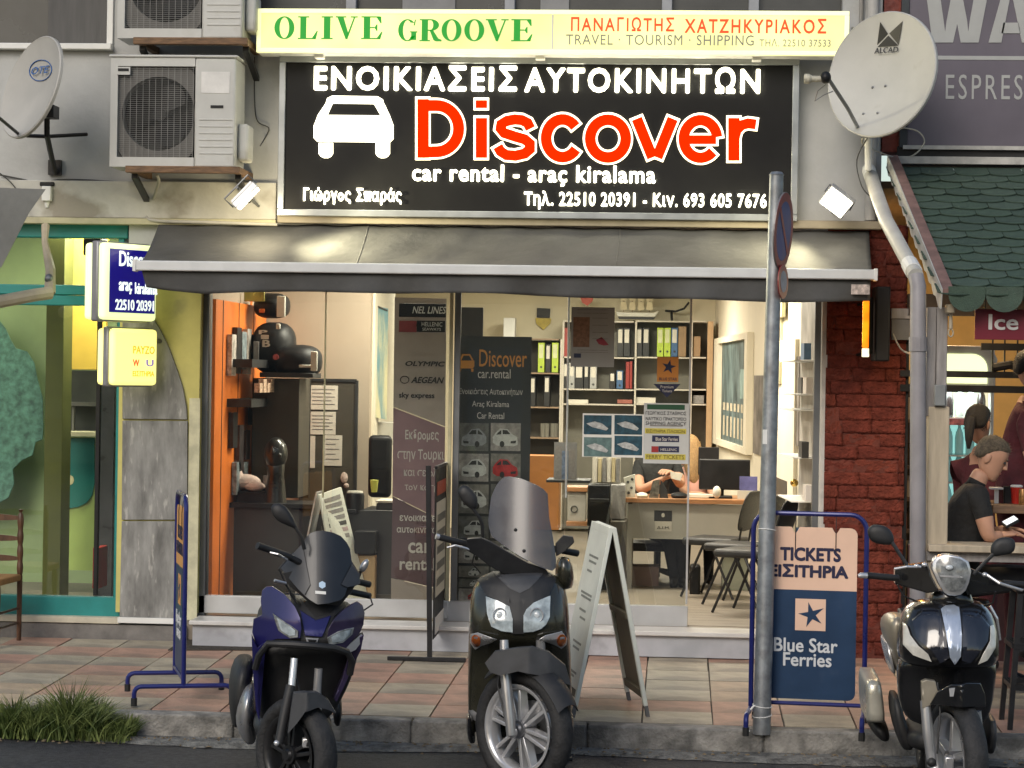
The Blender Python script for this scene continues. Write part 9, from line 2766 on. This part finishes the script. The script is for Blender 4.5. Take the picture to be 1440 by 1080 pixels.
# ---- ticket clerk behind the desk
Y0 = Yd + .75
Q = lambda px, py, dy=0.0: P(px, py, Y0 + dy)
pel = Q(925, 740)
t = thing('person', 'ticket clerk in a black top passing a paper across the desk', 'person', (pel.x, Y0, FZ))
J = {'pelvis': (pel, .14, .12), 'waist': (Q(924, 710), .125, .11), 'chest': (Q(922, 678), .135, .12), 'upper': (Q(922, 655), .12, .10), 'neck0': (Q(924, 640), .05), 'neck1': (Q(925, 630), .045),
     'shR': (Q(898, 655, 0), .062), 'mR': (Q(897, 672, -.1), .052), 'elR': (Q(901, 690, -.28), .042), 'wrR': (Q(935, 672, -.42), .026),
     'shL': (Q(950, 655, 0), .062), 'mL': (Q(955, 668, -.06), .052), 'elL': (Q(957, 682, -.18), .042), 'wrL': (Q(943, 664, -.38), .026),
     'hpR': (Q(915, 745, -.1), .09), 'knR': (Q(940, 758, -.42), .06), 'anR': (Q(948, 815, -.45), .04), 'toR': (Q(947, 826, -.58), .035),
     'hpL': (Q(938, 745, -.1), .09), 'knL': (Q(957, 758, -.42), .06), 'anL': (Q(956, 815, -.42), .04), 'toL': (Q(962, 826, -.55), .035)}
B = [('pelvis', 'waist', 0), ('waist', 'chest', 0), ('chest', 'upper', 0), ('upper', 'neck0', 1), ('neck0', 'neck1', 1)]
for nm in 'RL':
 B += [('upper', 'sh' + nm, 0), ('sh' + nm, 'm' + nm, 0), ('m' + nm, 'el' + nm, 1), ('el' + nm, 'wr' + nm, 1), ('pelvis', 'hp' + nm, 2), ('hp' + nm, 'kn' + nm, 2), ('kn' + nm, 'an' + nm, 2), ('an' + nm, 'to' + nm, 3)]
body(t, J, B, [M_tb, M_skin, M_trs, M_black])
head(t, Q(926, 608), 10, 15, M_hairb, 'tail')
hand(t, J['wrR'][0], (.8, -.3, .3), (0, -.5, 1), .6, -1)
hand(t, J['wrL'][0], (-.3, -.6, .1), (0, -.5, 1), .6, 1)
solo('paper_slip', MB().slab(Q(942, 663, -.5), Q(960, 666, -.5), Q(957, 676, -.5), Q(944, 673, -.5), (0, .003, 0)), M_pap, 'white slip of paper in the clerk\'s hand', 'paper')
t3 = thing('office_chair', 'office chair under the ticket clerk with a five arm base', 'chair', (pel.x, Y0, FZ))
obj('seat', MB().box(pel.x - .22, pel.x + .22, Y0 - .2, Y0 + .24, pel.z - .20, pel.z - .13), M_black, t3, bevel=.02)
obj('backrest', MB().box(pel.x - .2, pel.x + .2, Y0 + .24, Y0 + .29, pel.z - .05, pel.z + .42), M_black, t3, bevel=.02)
obj('column', MB().cyl((pel.x, Y0, FZ + .08), (pel.x, Y0, pel.z - .2), .03), M_blackm, t3)
for k in range(5):
 a = 2 * pi * k / 5 + .3
 obj('base_arm', MB().tube([(pel.x, Y0, FZ + .10), (pel.x + .28 * math.cos(a), Y0 + .28 * math.sin(a), FZ + .06)], .02, n=6), M_blackm, t3)
 obj('castor', MB().ell((pel.x + .28 * math.cos(a), Y0 + .28 * math.sin(a), FZ + .032), .02, .028, .028, 8, 6), M_blackm, t3)
# ---- second clerk with long blonde hair
Y0 = Yd + 1.1
pel = Q(980, 745)
t = thing('person', 'woman with long blonde hair and pink top sitting behind the large monitor', 'person', (pel.x, Y0, FZ))
J = {'pelvis': (pel, .13, .12), 'waist': (Q(979, 715), .12, .11), 'chest': (Q(978, 688), .13, .12), 'upper': (Q(977, 664), .11, .10), 'neck0': (Q(976, 650), .05), 'neck1': (Q(976, 640), .045),
     'shR': (Q(958, 668), .055), 'mR': (Q(960, 684, -.06), .05), 'elR': (Q(966, 696, -.2), .04), 'wrR': (Q(990, 696, -.36), .026),
     'shL': (Q(997, 668), .055), 'mL': (Q(1000, 684, -.06), .05), 'elL': (Q(1004, 697, -.2), .04), 'wrL': (Q(1000, 696, -.38), .026),
     'hpR': (pel + Vector((-.08, -.1, 0)), .09), 'knR': (pel + Vector((-.1, -.42, .0)), .06), 'anR': (pel + Vector((-.1, -.40, -.42)), .04), 'hpL': (pel + Vector((.08, -.1, 0)), .09), 'knL': (pel + Vector((.1, -.42, .0)), .06), 'anL': (pel + Vector((.1, -.40, -.42)), .04),
     'toR': (pel + Vector((-.1, -.52, -.46)), .035), 'toL': (pel + Vector((.1, -.52, -.46)), .035)}
body(t, J, B, [M_tp, M_skin, M_trs, M_black])
head(t, Q(968, 632), -130, 12, M_hairy, 'long')
hand(t, J['wrR'][0], (.3, -1, 0), (0, 0, 1), .4, -1)
hand(t, J['wrL'][0], (-.2, -1, 0), (0, 0, 1), .4, 1)
